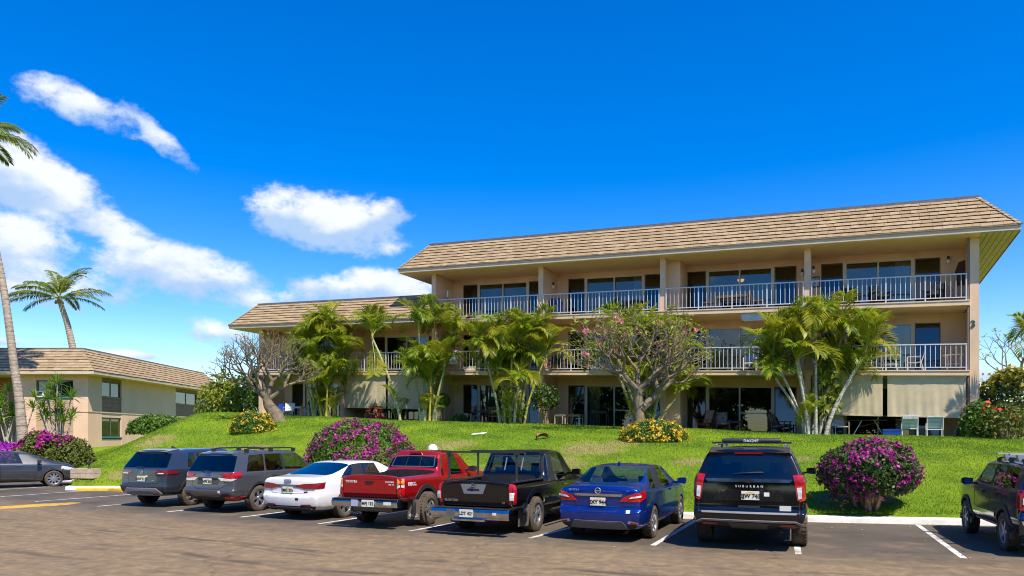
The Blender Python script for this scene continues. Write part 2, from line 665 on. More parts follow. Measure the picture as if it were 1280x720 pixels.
    me.polygons.add(n); me.polygons.foreach_set('loop_start', np.arange(n) * 3)
    me.update()
    me.materials.append(grass_mat())
    g = link('grass', me)
    tag(g, 'short bright green mown grass covering the sloping lawn', 'grass', kind='stuff')

    # kerb
    KW = mat('kerb_white', (.80, .79, .74), .8, var=.08, vscale=3, bump=.2, bscale=30)
    KY = mat('kerb_yellow', (.72, .42, .02), .7, var=.12, vscale=4, bump=.2, bscale=30)

    def kerb(xa, xb, name, mt, z1=.14, off=0.0, w=.30, z0=-.05):
        mb = MB()
        prev = None
        n = max(4, int(abs(xb - xa) / .4))
        for i in range(n + 1):
            x = xa + (xb - xa) * i / n
            y = kerb_y(x)
            tx = Vector((.02, kerb_y(x + .01) - kerb_y(x - .01), 0)).normalized()
            nv = Vector((-tx.y, tx.x, 0))
            p = Vector((x, y, 0)) + nv * off
            q = p + nv * w
            ring = [mb.add(p + Vector((0, 0, z0))), mb.add(p + Vector((0, 0, z1 - .025)) + nv * .01), mb.add(p + nv * .035 + Vector((0, 0, z1))),
                    mb.add(q + Vector((0, 0, z1))), mb.add(q + Vector((0, 0, z0)))]
            if prev:
                for k in range(4):
                    mb.f.append([prev[k], ring[k], ring[k + 1], prev[k + 1]]); mb.m.append(0)
            else:
                mb.f.append(list(ring)); mb.m.append(0)
            prev = ring
        mb.f.append(prev[::-1]); mb.m.append(0)
        return structure(mb.obj(name, mt))
    kerb(-45, 33, 'kerb', KW)
    kerb(-16.4, -14.2, 'yellow_kerb', KY, .10, -.27, .255)
    # painted lines
    LINE = worn_paint('line_white', (.72, .72, .68))
    YEL = worn_paint('line_yellow', (.70, .40, .02))
    lines = [((816, 682), 24, 5.0), ((662, 673), 29, 5.0), ((512, 664), 29, 5.2), ((398, 655), 28, 5.2), ((300.4, 646.7), 27, 5.2),
             ((208.8, 640), 27, 5.2), ((122, 633), 29, 5.2), ((44, 627), 29, 5.4), ((0, 621), 26, 6.0), ((-70, 616.5), 26, 8.0),
             ((1205, 698), 21, 5.0), ((998, 693), 20, 5.0), ((1440, 742), 17, 5.0)]
    for (px, a, ln) in lines:
        p = px_ground(*px)
        f = Vector((math.sin(R(a)), math.cos(R(a)), 0))
        r = Vector((f.y, -f.x, 0)) * .055
        mb = MB()
        nseg = 10
        ends = [p + f * (ln * k / nseg) for k in range(nseg + 1)]
        ends = [e for e in ends if e.y < kerb_y(e.x) - .02]
        for e0, e1 in zip(ends[:-1], ends[1:]):
            mb.poly([e0 - r + Vector((0, 0, .004)), e0 + r + Vector((0, 0, .004)), e1 + r + Vector((0, 0, .004)), e1 - r + Vector((0, 0, .004))])
        structure(mb.obj('parking_line', LINE))
    a, b = px_ground(-120, 642.5), px_ground(100, 628.5)
    mb = MB()
    n = 24
    f = (b - a).normalized(); r = Vector((f.y, -f.x, 0))
    rngl = random.Random(4)
    top, bot = [], []
    for i in range(n + 1):
        c = a + (b - a) * (i / n)
        w = .50 * (1 - max(0, (i / n - .82) / .18) ** 2 * .75)
        top.append(c - r * (w + rngl.uniform(-.04, .04)) + Vector((0, 0, .004)))
        bot.append(c + r * (w + rngl.uniform(-.04, .04)) + Vector((0, 0, .004)))
    for i in range(n):
        mb.poly([bot[i], bot[i + 1], top[i + 1], top[i]])
    structure(mb.obj('yellow_line', YEL))


def lawn_colour(nt, P):
    a = noise_n(nt, P, .55, 6, .6)
    a2 = noise_n(nt, P, .17, 3, .5)
    b2 = noise_n(nt, P, 14, 4, .7)
    c2 = noise_n(nt, P, 60, 3, .7)
    col = mixcol(nt, maprange(nt, a, .30, .70), (.105, .195, .010), (.245, .350, .014))
    col = mixcol(nt, math_n(nt, 'MULTIPLY', maprange(nt, a2, .45, .65), .45), col, (.125, .245, .010))
    col = mixcol(nt, math_n(nt, 'MULTIPLY', maprange(nt, b2, .5, .75), .5), col, (.32, .34, .04))
    col = mixcol(nt, math_n(nt, 'MULTIPLY', maprange(nt, c2, .5, .7), .45), col, (.07, .13, .008))
    dry = None
    for (px, py, z, rr) in DRY:
        p = px_at(px, py, z)
        vm = nt.nodes.new('ShaderNodeVectorMath'); vm.operation = 'SUBTRACT'
        nt.links.new(P, vm.inputs[0]); vm.inputs[1].default_value = (p.x, p.y, ground(p.x, p.y))
        vs = nt.nodes.new('ShaderNodeVectorMath'); vs.operation = 'LENGTH'
        nt.links.new(vm.outputs[0], vs.inputs[0])
        f = maprange(nt, vs.outputs['Value'], 0, rr, 1, 0)
        dry = f if dry is None else math_n(nt, 'MAXIMUM', dry, f)
    dn = noise_n(nt, P, 1.6, 6, .65)
    df = maprange(nt, math_n(nt, 'ADD', math_n(nt, 'MULTIPLY', dry, .62), dn), .62, 1.0)
    col = mixcol(nt, math_n(nt, 'MULTIPLY', df, .62), col, (.36, .27, .12))
    return col, b2, c2


def grass_mat():
    m = bpy.data.materials.new('grass_blades')
    m.use_nodes = True
    nt = m.node_tree
    b = nt.nodes['Principled BSDF']
    b.inputs['Roughness'].default_value = .6
    b.inputs['Specular IOR Level'].default_value = .3
    tc = nt.nodes.new('ShaderNodeTexCoord')
    col, _, _ = lawn_colour(nt, tc.outputs['Object'])
    g = nt.nodes.new('ShaderNodeNewGeometry')
    k = math_n(nt, 'MULTIPLY_ADD', g.outputs['Random Per Island'], .85, .65)
    cc = nt.nodes.new('ShaderNodeVectorMath'); cc.operation = 'SCALE'
    nt.links.new(col, cc.inputs[0]); nt.links.new(k, cc.inputs['Scale'])
    nt.links.new(cc.outputs[0], b.inputs['Base Color'])
    tr = nt.nodes.new('ShaderNodeBsdfTranslucent')
    nt.links.new(cc.outputs[0], tr.inputs[0])
    mx = nt.nodes.new('ShaderNodeMixShader')
    mx.inputs[0].default_value = .3
    nt.links.new(b.outputs[0], mx.inputs[1]); nt.links.new(tr.outputs[0], mx.inputs[2])
    nt.links.new(mx.outputs[0], nt.nodes['Material Output'].inputs[0])
    return m


def noise_n(nt, vec, scale, det, rough=.55):
    n = nt.nodes.new('ShaderNodeTexNoise')
    n.inputs['Scale'].default_value = scale
    n.inputs['Detail'].default_value = det
    n.inputs['Roughness'].default_value = rough
    nt.links.new(vec, n.inputs['Vector'])
    return n.outputs[0]


def worn_paint(name, col):
    m = bpy.data.materials.new(name)
    m.use_nodes = True
    nt = m.node_tree
    bs = nt.nodes['Principled BSDF']
    tc = nt.nodes.new('ShaderNodeTexCoord')
    n = noise_n(nt, tc.outputs['Object'], 5, 6, .7)
    n2 = noise_n(nt, tc.outputs['Object'], 1.1, 4, .6)
    f = maprange(nt, math_n(nt, 'ADD', n, math_n(nt, 'MULTIPLY', n2, .6)), .62, 1.0, .0, .75)
    nt.links.new(mixcol(nt, f, col, (.16, .11, .07)), bs.inputs['Base Color'])
    bs.inputs['Roughness'].default_value = .8
    return m


DRY = [(185, 546, 34, 2.2), (262, 540, 31, 1.4), (310, 545, 30, 1.6), (560, 538, 28, 1.8), (690, 572, 24, 2.0), (740, 556, 26, 2.2), (780, 549, 27, 1.4), (640, 565, 24, 1.8), (145, 590, 29, .9),
       (1050, 640, 18.6, 1.3), (1090, 636, 18.8, 1.2), (860, 560, 23, 1.0), (1000, 556, 23, .8), (450, 560, 26, 2)]
build_terrain()


def lawn_at(px, py):
    """march down the view ray to the ground"""
    dx, dz = (px - 640) / FPX, (HOR - py) / FPX
    y = 12.0
    while y < 80:
        if CAMH + dz * y <= ground(dx * y, y):
            break
        y += .03
    return Vector((dx * y, y, ground(dx * y, y)))
# ------------------------------------------------------------------ main building
FL = [1.87, 4.70, 7.53]
CEIL = [4.48, 7.31, 10.04]
BT = [0.0, 6.4, 12.8, 19.1, 25.5, 31.8, 38.1]     # party-wall lines along the front (t runs to the left)
rs = random.Random(11)


def shingle_mesh(name, w, h, mt, tilt=.018):
    tilt = tilt + .012
    mb = MB()
    # local: x along the course, y up the slope, z out of the roof; butt end (y=0) is thick
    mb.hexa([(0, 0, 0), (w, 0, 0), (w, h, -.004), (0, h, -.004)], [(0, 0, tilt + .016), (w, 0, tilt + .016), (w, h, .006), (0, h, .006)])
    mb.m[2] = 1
    return mb.mesh(name, [mt, SHBUTT_SHADE])


SHM = bpy.data.materials.new('roof_shingle')
SHBUTT_SHADE = mat('shingle_butt_shade', (.085, .052, .028), .95, var=.2)  # dark stained end grain; its colour also paints in each course's shadow line


def setup_shingle_mat():
    m = SHM
    m.use_nodes = True
    nt = m.node_tree
    b = nt.nodes['Principled BSDF']
    oi = nt.nodes.new('ShaderNodeObjectInfo')
    g = nt.nodes.new('ShaderNodeNewGeometry')
    r = math_n(nt, 'FRACT', math_n(nt, 'ADD', oi.outputs['Random'], g.outputs['Random Per Island']))
    cr = nt.nodes.new('ShaderNodeValToRGB')
    e = cr.color_ramp.elements
    e.new(.5)
    for i, c in enumerate([(.285, .203, .115), (.33, .238, .138), (.385, .285, .17)]):
        e[i].position = i / 2
        e[i].color = (*c, 1)
    nt.links.new(r, cr.inputs[0])
    tc = nt.nodes.new('ShaderNodeTexCoord')
    n = noise_n(nt, tc.outputs['Object'], 9, 4, .7)
    col = mixcol(nt, math_n(nt, 'MULTIPLY', maprange(nt, n, .45, .75), .4), cr.outputs[0], (.20, .13, .075))
    nt.links.new(col, b.inputs['Base Color'])
    b.inputs['Roughness'].default_value = .9
    b.inputs['Specular IOR Level'].default_value = .2


setup_shingle_mat()


def shingle_face(roof, P0, P1, Q0, Q1, courses, wmin, wmax, individual=0, seed=1, outward=None, right_first=True, nominal=.3):
    """tile the quad P0-P1 (eave) / Q0-Q1 (top) with shingles. Individual ones are objects, the rest one mesh."""
    r = random.Random(seed)
    P0, P1, Q0, Q1 = map(Vector, (P0, P1, Q0, Q1))
    ex = (P1 - P0)
    up = ((Q0 + Q1) / 2 - (P0 + P1) / 2)
    nrm = ex.cross(up).normalized()
    if outward is not None and nrm.dot(outward) < 0:
        nrm = -nrm
    ex_n = ex.normalized()
    up_o = nrm.cross(ex_n)
    if up_o.dot(up) < 0:
        up_o = -up_o
    slope = up_o.dot(up)
    h = slope / courses
    variants = {}
    made = 0
    rest = MB()
    todo = []
    for c in range(courses):
        f = c / courses
        A = P0.lerp(Q0, f)
        B = P1.lerp(Q1, f)
        A2, B2 = P0.lerp(Q0, (c + 1) / courses), P1.lerp(Q1, (c + 1) / courses)
        L = (B - A).length
        # butt line start and end, keep off the hips
        x = 0.0
        first = True
        while x < L - .02:
            w = r.choice([.26, .31, .36, .41]) * nominal / .3
            if first:
                w *= r.uniform(.5, 1)
                first = False
            w = min(w, L - x)
            if w > .05:
                xa = x
                xb = x + w - .008
                # clip top corners against the hips
                off0 = (A2 - A).dot(ex_n)
                off1 = (B2 - B).dot(ex_n)
                top_a = max(xa, off0 * 1.0)
                top_b = min(xb, L + off1)
                todo.append((c, A, xa, xb, top_a, top_b, w))
            x += w
    if individual:
        todo.sort(key=lambda k: k[2])
    for (c, A, xa, xb, ta, tb, w) in todo:
        full = abs(ta - xa) < 1e-6 and abs(tb - xb) < 1e-6
        lift = r.uniform(.022, .042)
        hh = h * r.uniform(1.02, 1.12)
        yo = r.uniform(-.012, .008)
        if full and made < individual:
            key = (round(w, 2), r.choice((.018, .026)))
            if key not in variants:
                variants[key] = shingle_mesh('shingle', xb - xa, h * 1.08, SHM, key[1])
            o = link('shingle', variants[key], roof)
            org = A + ex_n * xa + up_o * yo + nrm * r.uniform(0, .006)
            M = Matrix((ex_n, up_o, nrm)).transposed().to_4x4()
            M.translation = org
            o.matrix_local = M
            made += 1
        else:
            if tb - ta < .02:
                continue

            def q(px, py, pz):
                return A + ex_n * px + up_o * (py + yo) + nrm * pz
            rest.hexa([q(xa, 0, 0), q(xb, 0, 0), q(tb, hh, -.004), q(ta, hh, -.004)],
                      [q(xa, 0, lift + .014), q(xb, 0, lift + .014), q(tb, hh, .006), q(ta, hh, .006)])
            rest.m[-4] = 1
    if rest.f:
        o = rest.obj('shingle_field', [SHM, SHBUTT_SHADE], roof)
        o['kind'] = 'stuff'


def build_main():
    loc = Bm(0, 0, FL[0])
    root = thing('apartment_building', 'three storey tan stucco apartment building with brown shingled mansard roof and white balcony railings', 'building', loc)

    def tf(t, d, z):
        return Bm(t, d, z) - loc
    nb = len(BT) - 1

    def top_floor(i):      # number of floors in bay i
        return 3 if i < 4 else 2
    # slabs
    for k in range(3):
        t1 = 25.6 if k == 2 else 38.2
        mb = MB(tf)
        z1 = FL[k]
        if k == 0:
            mb.box(-.0, t1, -.35, 9.8, z1 - .6, z1)
            mb.obj('ground_slab', SLABM, root)
        else:
            mb.box(.33, t1, -.12, 9.8, z1 - .22, z1)
            # small drip edge
            mb.box(.33, t1, -.145, -.12, z1 - .05, z1 - .005)
            mb.obj('balcony_slab', SLABM, root)
    # end columns and front posts
    mb = MB(tf); mb.box(0, .325, 0, .36, FL[0] - .5, CEIL[2]); mb.obj('column', STUCCO, root)
    mb = MB(tf); mb.box(.335, .40, .02, .09, FL[0] - .3, CEIL[2]); mb.obj('downpipe', mat('downpipe', (.20, .15, .12), .6), root)
    for i in range(1, 7):
        t = BT[i]
        zt = CEIL[2] if i <= 4 else CEIL[1]
        mb = MB(tf)
        mb.box(t - .13, t + .13, -.02, .30, FL[0] - .5, zt)
        mb.obj('column', STUCCO, root)
    # party walls (lanai fins) and the block beside the third one
    for i in range(0, 7):
        t = BT[i]
        floors = 3 if i <= 4 else 2
        mb = MB(tf)
        a, b = (.08, .27) if i == 0 else (t - .10, t + .10)
        for k in range(floors):
            z0, z1 = FL[k] - (.5 if k == 0 else 0), CEIL[k] + (.0 if k < floors - 1 else .02)
            d0 = .36 if i == 0 else .30
            if i == 4 and k == 2:
                mb.box(a, b, d0, 1.25, z0, z1)
                mb.box(a, b, 1.62, 2.2, z0, z1)
                mb.box(a, b, 1.25, 1.62, z0, FL[k] + .35)
                mb.box(a, b, 1.25, 1.62, FL[k] + 1.95, z1)
                mb.box(a, b, 2.2, 9.8, z0, z1)
            else:
                mb.box(a, b, d0, 9.8, z0, z1)
        mb.obj('party_wall', STUCCO, root)
    mb = MB(tf)
    for k in range(3):
        mb.box(12.10, 12.699, .55, 2.0, FL[k] + .002, CEIL[k])
    mb.obj('utility_wall', STUCCO, root)
    # outer skins: right end wall, back wall, wing end wall
    mb = MB(tf); mb.box(.0, .079, .361, 9.8, FL[0] - .5, CEIL[2]); mb.obj('end_wall', STUCCO, root)
    mb = MB(tf); mb.box(0, 25.6, 9.801, 9.95, FL[0] - .5, CEIL[2]); mb.box(25.6, 38.2, 9.801, 9.95, FL[0] - .5, CEIL[1]); mb.obj('back_wall', STUCCO, root)
    # rooms
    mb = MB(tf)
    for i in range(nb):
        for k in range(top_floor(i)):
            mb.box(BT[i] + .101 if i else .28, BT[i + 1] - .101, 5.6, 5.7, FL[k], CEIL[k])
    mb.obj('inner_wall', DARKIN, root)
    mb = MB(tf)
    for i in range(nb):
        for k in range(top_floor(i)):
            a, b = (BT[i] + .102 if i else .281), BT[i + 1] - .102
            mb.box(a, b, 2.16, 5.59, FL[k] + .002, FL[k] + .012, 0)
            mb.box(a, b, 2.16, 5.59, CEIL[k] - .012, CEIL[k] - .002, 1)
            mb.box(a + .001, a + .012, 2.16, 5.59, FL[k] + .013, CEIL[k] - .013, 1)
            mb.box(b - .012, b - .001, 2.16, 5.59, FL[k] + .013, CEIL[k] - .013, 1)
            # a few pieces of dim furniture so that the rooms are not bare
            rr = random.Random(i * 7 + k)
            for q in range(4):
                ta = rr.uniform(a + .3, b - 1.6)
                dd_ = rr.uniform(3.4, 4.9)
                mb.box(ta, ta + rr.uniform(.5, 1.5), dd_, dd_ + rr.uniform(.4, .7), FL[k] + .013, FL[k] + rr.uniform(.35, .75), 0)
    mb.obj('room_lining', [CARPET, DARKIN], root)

    # back-of-lanai walls and windows
    for i in range(nb):
        a, b = (BT[i] + (.101 if i else .28)), BT[i + 1] - .101
        w = b - a
        for k in range(top_floor(i)):
            z0, z1 = FL[k], CEIL[k]
            right_pad = .74 if i == 0 else (1.35 if i == 1 and False else .42)
            # openings measured from the right end of the bay (t increasing = leftward)
            tl0 = a + (.90 if i == 0 else (.50 if i != 2 else .35))
            tl1 = tl0 + .98
            ts0 = tl1 + .13
            tll1 = b - (.62 if i else .35)
            tll0 = tll1 - .92
            ts1 = tll0 - .13
            zt = z0 + 2.22
            mb = MB(tf)
            mb.box(a, tl0, 2.0, 2.15, z0, z1)
            mb.box(tll1, b, 2.0, 2.15, z0, z1)
            mb.box(tl0, tll1, 2.0, 2.15, zt, z1)
            mb.obj('lanai_wall', STUCCO, root)
            # louvre windows
            for (u0, u1) in ((tl0, tl1), (tll0, tll1)):
                mb = MB(tf)
                for (p, q) in ((u0, u0 + .05), (u1 - .05, u1)):
                    mb.box(p, q, 2.03, 2.12, z0, zt)
                mb.box(u0 + .05, u1 - .05, 2.03, 2.12, zt - .05, zt)
                mb.box(u0 + .05, u1 - .05, 2.03, 2.12, z0, z0 + .06)
                win = mb.obj('louver_window', mat_cached('bronze', (.09, .07, .05), .5), root)
                sl = MB(tf)
                ns = 18
                for s_ in range(ns):
                    zz = z0 + .08 + (2.05) * s_ / ns
                    sl.hexa([(u0 + .05, 2.02, zz), (u1 - .05, 2.02, zz), (u1 - .05, 2.029, zz + .125), (u0 + .05, 2.029, zz + .125)],
                            [(u0 + .05, 2.026, zz), (u1 - .05, 2.026, zz), (u1 - .05, 2.035, zz + .125), (u0 + .05, 2.035, zz + .125)])
                sl.obj('louver_slat', LOUVERM, win)
                ba = MB(tf)
                ba.box(u0 + .05, u1 - .05, 2.19, 2.21, z0 + .05, zt - .05)
                ba.obj('blind', mat_cached('blind', (.22, .18, .13), .9), win)
            # sliding door
            tm = (ts0 + ts1) / 2
            fr = MB(tf)
            for (p, q) in ((ts0 - .13, ts0 + .02), (ts1 - .02, ts1 + .13)):
                fr.box(p, q, 2.01, 2.14, z0, zt)
            fr.box(ts0 + .02, ts1 - .02, 2.01, 2.14, zt - .05, zt)
            fr.box(ts0 + .02, ts1 - .02, 2.01, 2.14, z0, z0 + .05)
            fr.box(tm - .035, tm + .035, 2.02, 2.13, z0 + .05, zt - .05)
            door = fr.obj('sliding_door', FRAMEM, root)
            pl = MB(tf); pl.box(tm + .035, ts1 - .02, 2.07, 2.085, z0 + .05, zt - .05); pl.obj('pane', WINGLASS, door)
            pr = MB(tf); pr.box(ts0 + .02, tm - .035, 2.09, 2.105, z0 + .05, zt - .05); pr.obj('pane', WINGLASS, door)
            if k == 0:
                sc = MB(tf)
                sc.box(ts0 + .02, tm - .035, 2.03, 2.06, z0 + .93, z0 + .98)
                sc.obj('screen_rail', FRAMEM, door)
            # curtains
            cu = CURT.get((i, k))
            if cu:
                for (f0, f1, cm) in cu:
                    c0, c1 = ts0 + (ts1 - ts0) * f0, ts0 + (ts1 - ts0) * f1
                    mb = MB(tf)
                    npl = max(3, int((c1 - c0) / .07))
                    pts = []
                    for s_ in range(npl + 1):
                        pts.append((c0 + (c1 - c0) * s_ / npl, 2.24 + (.035 if s_ % 2 else -.0)))
                    for (p, q) in zip(pts[:-1], pts[1:]):
                        mb.poly([(p[0], p[1], z0 + .04), (q[0], q[1], z0 + .04), (q[0], q[1], zt - .02), (p[0], p[1], zt - .02)])
                    mb.obj('curtain', cm, door)
    # wall lamps
    for (t, d, k, zz) in ((6.22, 1.2, 2, 1.75), (19.3 - .32, 1.35, 2, 1.72), (19.3 - .32, 1.35, 0, 1.75), (.9, 1.93, 2, 2.0), (6.75, 1.93, 2, 1.8)):
        mb = MB(tf)
        z = FL[k] + zz
        mb.box(t - .05, t + .05, d - .05, d + .05, z + .08, z + .22, 1)
        mb.lathe([(.005, -.10), (.06, -.07), (.085, .0), (.06, .07), (.03, .085)], (0, 0, 0), 10)
        n0 = 8
        for q in range(n0, len(mb.v)):
            v = mb.v[q]
        mb.v[8:] = [tuple(Vector(v) - tf(0, 0, 0) + tf(t, d, z)) for v in mb.v[8:]]
        mb.obj('wall_lamp', [WHITE, BLACK], root, smooth=True)
    # house number on the corner column
    cu = bpy.data.curves.new('number', 'FONT')
    cu.body = '3'
    cu.size = .40
    cu.extrude = .012
    tmp = bpy.data.objects.new('tmp', cu); COL.objects.link(tmp)
    dg = bpy.context.evaluated_depsgraph_get()
    me = bpy.data.meshes.new_from_object(tmp.evaluated_get(dg))
    bpy.data.objects.remove(tmp)
    me.materials.clear(); me.materials.append(mat('number_green', (.01, .07, .03), .5))
    o = link('house_number', me, root)
    td = Vector((.903, -.4297, 0)).normalized()
    nrm = Vector((-.4297, -.903, 0)).normalized()
    M = Matrix((td, Vector((0, 0, 1)), nrm)).transposed().to_4x4()
    M.translation = tf(.315, -.02, FL[1] + 1.72)
    o.matrix_local = M

    # railings
    bal = MB(); bal.box(-.009, .009, -.009, .009, 0, .90)
    bal_me = bal.mesh('baluster', RAILM)
    for i in range(nb):
        for k in range(1, top_floor(i)):
            a = (BT[i] + .14) if i else .42
            b = BT[i + 1] - .14
            z = FL[k]
            mb = MB(tf)
            mb.box(a, b, -.075, -.015, z + 1.03, z + 1.075)
            mb.box(a, b, -.062, -.028, z + .095, z + .13)
            npost = 4
            for s_ in range(npost + 1):
                tt = a + .03 + (b - a - .06) * s_ / npost
                mb.box(tt - .024, tt + .024, -.069, -.021, z - .05, z + 1.031)
            rail = mb.obj('railing', RAILM, root)
            nbal = 32
            for s_ in range(1, nbal):
                tt = a + .03 + (b - a - .06) * s_ / nbal
                if any(abs(tt - (a + .03 + (b - a - .06) * q / npost)) < .06 for q in range(npost + 1)):
                    continue
                link('baluster', bal_me, rail, tf(tt, -.045, z + .13))
    # roller shades
    SH = [(0, .45, 3.28, 1.66), (0, 3.46, 6.2, 1.66), (4, 25.75, 28.55, 1.85), (4, 28.7, 31.55, 1.85)]
    for (i, t0, t1, ln) in SH:
        mb = MB(tf)
        nx, nz = 40, 10
        z1 = CEIL[0] - .04
        rr = random.Random(int(t0 * 10))
        ph = [rr.uniform(0, 6) for _ in range(4)]

        def dpt(u, v):
            return .02 + v * (.012 * math.sin(u * 23 + ph[0]) + .010 * math.sin(u * 57 + ph[1] + v) + .02 * math.sin(u * 7 + ph[2])) - .02 * v
        idx = {}
        for side in (0, 1):
            for a_ in range(nx + 1):
                for b_ in range(nz + 1):
                    u, v = a_ / nx, b_ / nz
                    sag = -.02 * math.sin(u * math.pi) * v
                    idx[side, a_, b_] = mb.add((t0 + (t1 - t0) * u, dpt(u, v) + side * .006, z1 - ln * v - sag))
        for side in (0, 1):
            for a_ in range(nx):
                for b_ in range(nz):
                    mb.f.append([idx[side, a_, b_], idx[side, a_ + 1, b_], idx[side, a_ + 1, b_ + 1], idx[side, a_, b_ + 1]]); mb.m.append(0)
        mb.box(t0 - .02, t1 + .02, .0, .12, CEIL[0] - .10, CEIL[0] - .003)
        mb.box(t0, t1, -.02, .025, z1 - ln - .02, z1 - ln + .015)
        mb.obj('roller_shade', SHADEM, root, smooth=True)
    # half-raised shades over the second floor of the second bay
    mb = MB(tf)
    mb.box(6.7, 9.2, .05, .20, CEIL[1] - .28, CEIL[1] - .003)
    mb.obj('shade_cassette', RAILM, root)
    mb = MB(tf)
    mb.box(6.75, 9.15, .1, .112, CEIL[1] - .34, CEIL[1] - .28)
    mb.obj('shade_hem', WHITE, root)
    # door of the wing's end stair, dark
    # roofs ------------------------------------------------------------------
    def roof(t0, t1, b, run, rise, zc, a0, a1, courses, indiv, right_open, dback=9.95):
        """eave from t0-a0 to t1+a1, front edge d=-b; zc = soffit level"""
        e0, e1, f0, f1 = t0 - a0, t1 + a1, -b, dback + b
        g0, g1, h0, h1 = e0 + run, e1 - run, f0 + run, f1 - run
        if not right_open:
            g0 = e0
        zb = zc + .22
        zt = zb + rise
        mb = MB(tf)
        # deck under the shingles (slightly below their plane) and the flat top
        P = [(e0, f0, zb), (e1, f0, zb), (e1, f1, zb), (e0, f1, zb)]
        Q = [(g0, h0, zt), (g1, h0, zt), (g1, h1, zt), (g0, h1, zt)]
        mb.hexa(P, Q)
        rf = mb.obj('roof', SHM, root)
        mb = MB(tf)
        mb.box(e0 - .0, e1, f0, f1, zc + .02, zb - .002)
        mb.obj('fascia', FASCIA, rf)
        mb = MB(tf)     # gutter lip along the eave, a darker line
        mb.box(e0 - .03, e1 + .03, f0 - .045, f0 - .002, zb - .03, zb + .02)
        mb.box(e1 + .002, e1 + .045, f0, f1, zb - .03, zb + .02)
        mb.obj('eave_trim', mat_cached('eave_trim', (.20, .15, .10), .7), rf)
        mb = MB(tf)
        mb.box(g0 - .04, g1 + .04, h0 - .05, h1 + .04, zt - .02, zt + .10)
        mb.obj('flashing', METALROOF, rf)
        up = Vector((0, 0, 1))
        shingle_face(rf, tf(e0, f0, zb + .004), tf(e1, f0, zb + .004), tf(g0, h0, zt + .004), tf(g1, h0, zt + .004), courses, .25, .42, indiv, 3 + int(t0), Vector((-.43, -.9, .8)))
        shingle_face(rf, tf(e1, f0, zb + .004), tf(e1, f1, zb + .004), tf(g1, h0, zt + .004), tf(g1, h1, zt + .004), courses, .25, .42, 0, 5 + int(t0), Vector((-.9, .43, .8)))
        if right_open:
            shingle_face(rf, tf(e0, f0, zb + .004), tf(e0, f1, zb + .004), tf(g0, h0, zt + .004), tf(g0, h1, zt + .004), courses, .25, .42, 0, 9, Vector((.9, -.43, .8)))
        # hip caps
        hips = [((e1, f0, zb), (g1, h0, zt))]
        if right_open:
            hips.append(((e0, f0, zb), (g0, h0, zt)))
        for (p, q) in hips:
            p, q = tf(*p), tf(*q)
            n = 11
            mbh = MB()
            dv = (q - p) / n
            sd = dv.cross(up).normalized() * .10
            nn = sd.cross(dv).normalized()
            if nn.z < 0:
                nn = -nn
            for s_ in range(n):
                c = p + dv * s_
                for sg in (-1, 1):
                    a_, b_ = c + nn * .055, c + dv * 1.1 + nn * .035
                    w1 = sd * sg - nn * .05
                    mbh.hexa([a_, b_, b_ + w1, a_ + w1], [a_ + nn * .02, b_ + nn * .012, b_ + w1 + nn * .012, a_ + w1 + nn * .02])
            o = mbh.obj('hip_cap', SHM, rf)
        # soffit
        mb = MB(tf)
        if right_open:
            mb.box(t0, t1, f0 + .02, 0.0, zc, zc + .018)
            mb.box(t0 + .0, t1, .001, 9.9, zc + .0, zc + .018)
            mb.box(t1 + .001, e1 - .02, f0 + .02, f1 - .02, zc, zc + .018)
        else:
            mb.box(e0, e1 - .02, f0 + .02, f1 - .02, zc, zc + .018)
        mb.obj('soffit', SOFFIT, rf)
        if right_open:
            nbd = 6
            wid = (a0 - .03) / nbd
            for s_ in range(nbd):
                mb = MB(tf)
                mb.box(e0 + .03 + wid * s_ + .012, e0 + .03 + wid * (s_ + 1) - .012, f0 + .03, f1 - .03, zc - .012, zc + .012)
                mb.obj('soffit_board', BOARDM, rf)
            mb = MB(tf)
            mb.box(e0 - .0, e0 + .028, f0, f1, zc - .04, zc + .019)
            mb.obj('barge_board', mat_cached('barge', (.27, .18, .10), .8), rf)
        return rf
    roof(0, 25.6, .70, 1.25, 1.50, CEIL[2], 1.28, 1.75, 8, 300, True)
    roof(25.62, 38.25, .70, 1.25, 1.40, CEIL[1], 0, 1.80, 8, 0, False)
    return root


_mc = {}


def mat_cached(name, col, rough=.6, **k):
    if name not in _mc:
        _mc[name] = mat(name, col, rough, **k)
    return _mc[name]


CURT = {(0, 2): [(.02, .24, CURTAIN)], (2, 0): [(.78, 1.0, CURTAIN)], (3, 0): [(.15, .98, CURTAIN)], (1, 1): [(.45, .98, CURTAIN_TEAL)],
        (2, 2): [(.05, .18, CURTAIN)], (0, 1): [(.0, .10, CURTAIN)], (5, 0): [(.4, .7, CURTAIN)], (3, 1): [(.8, 1, CURTAIN)], (4, 1): [(0, .2, CURTAIN)],
        (2, 1): [(.0, .25, CURTAIN)]}
MAIN = build_main()


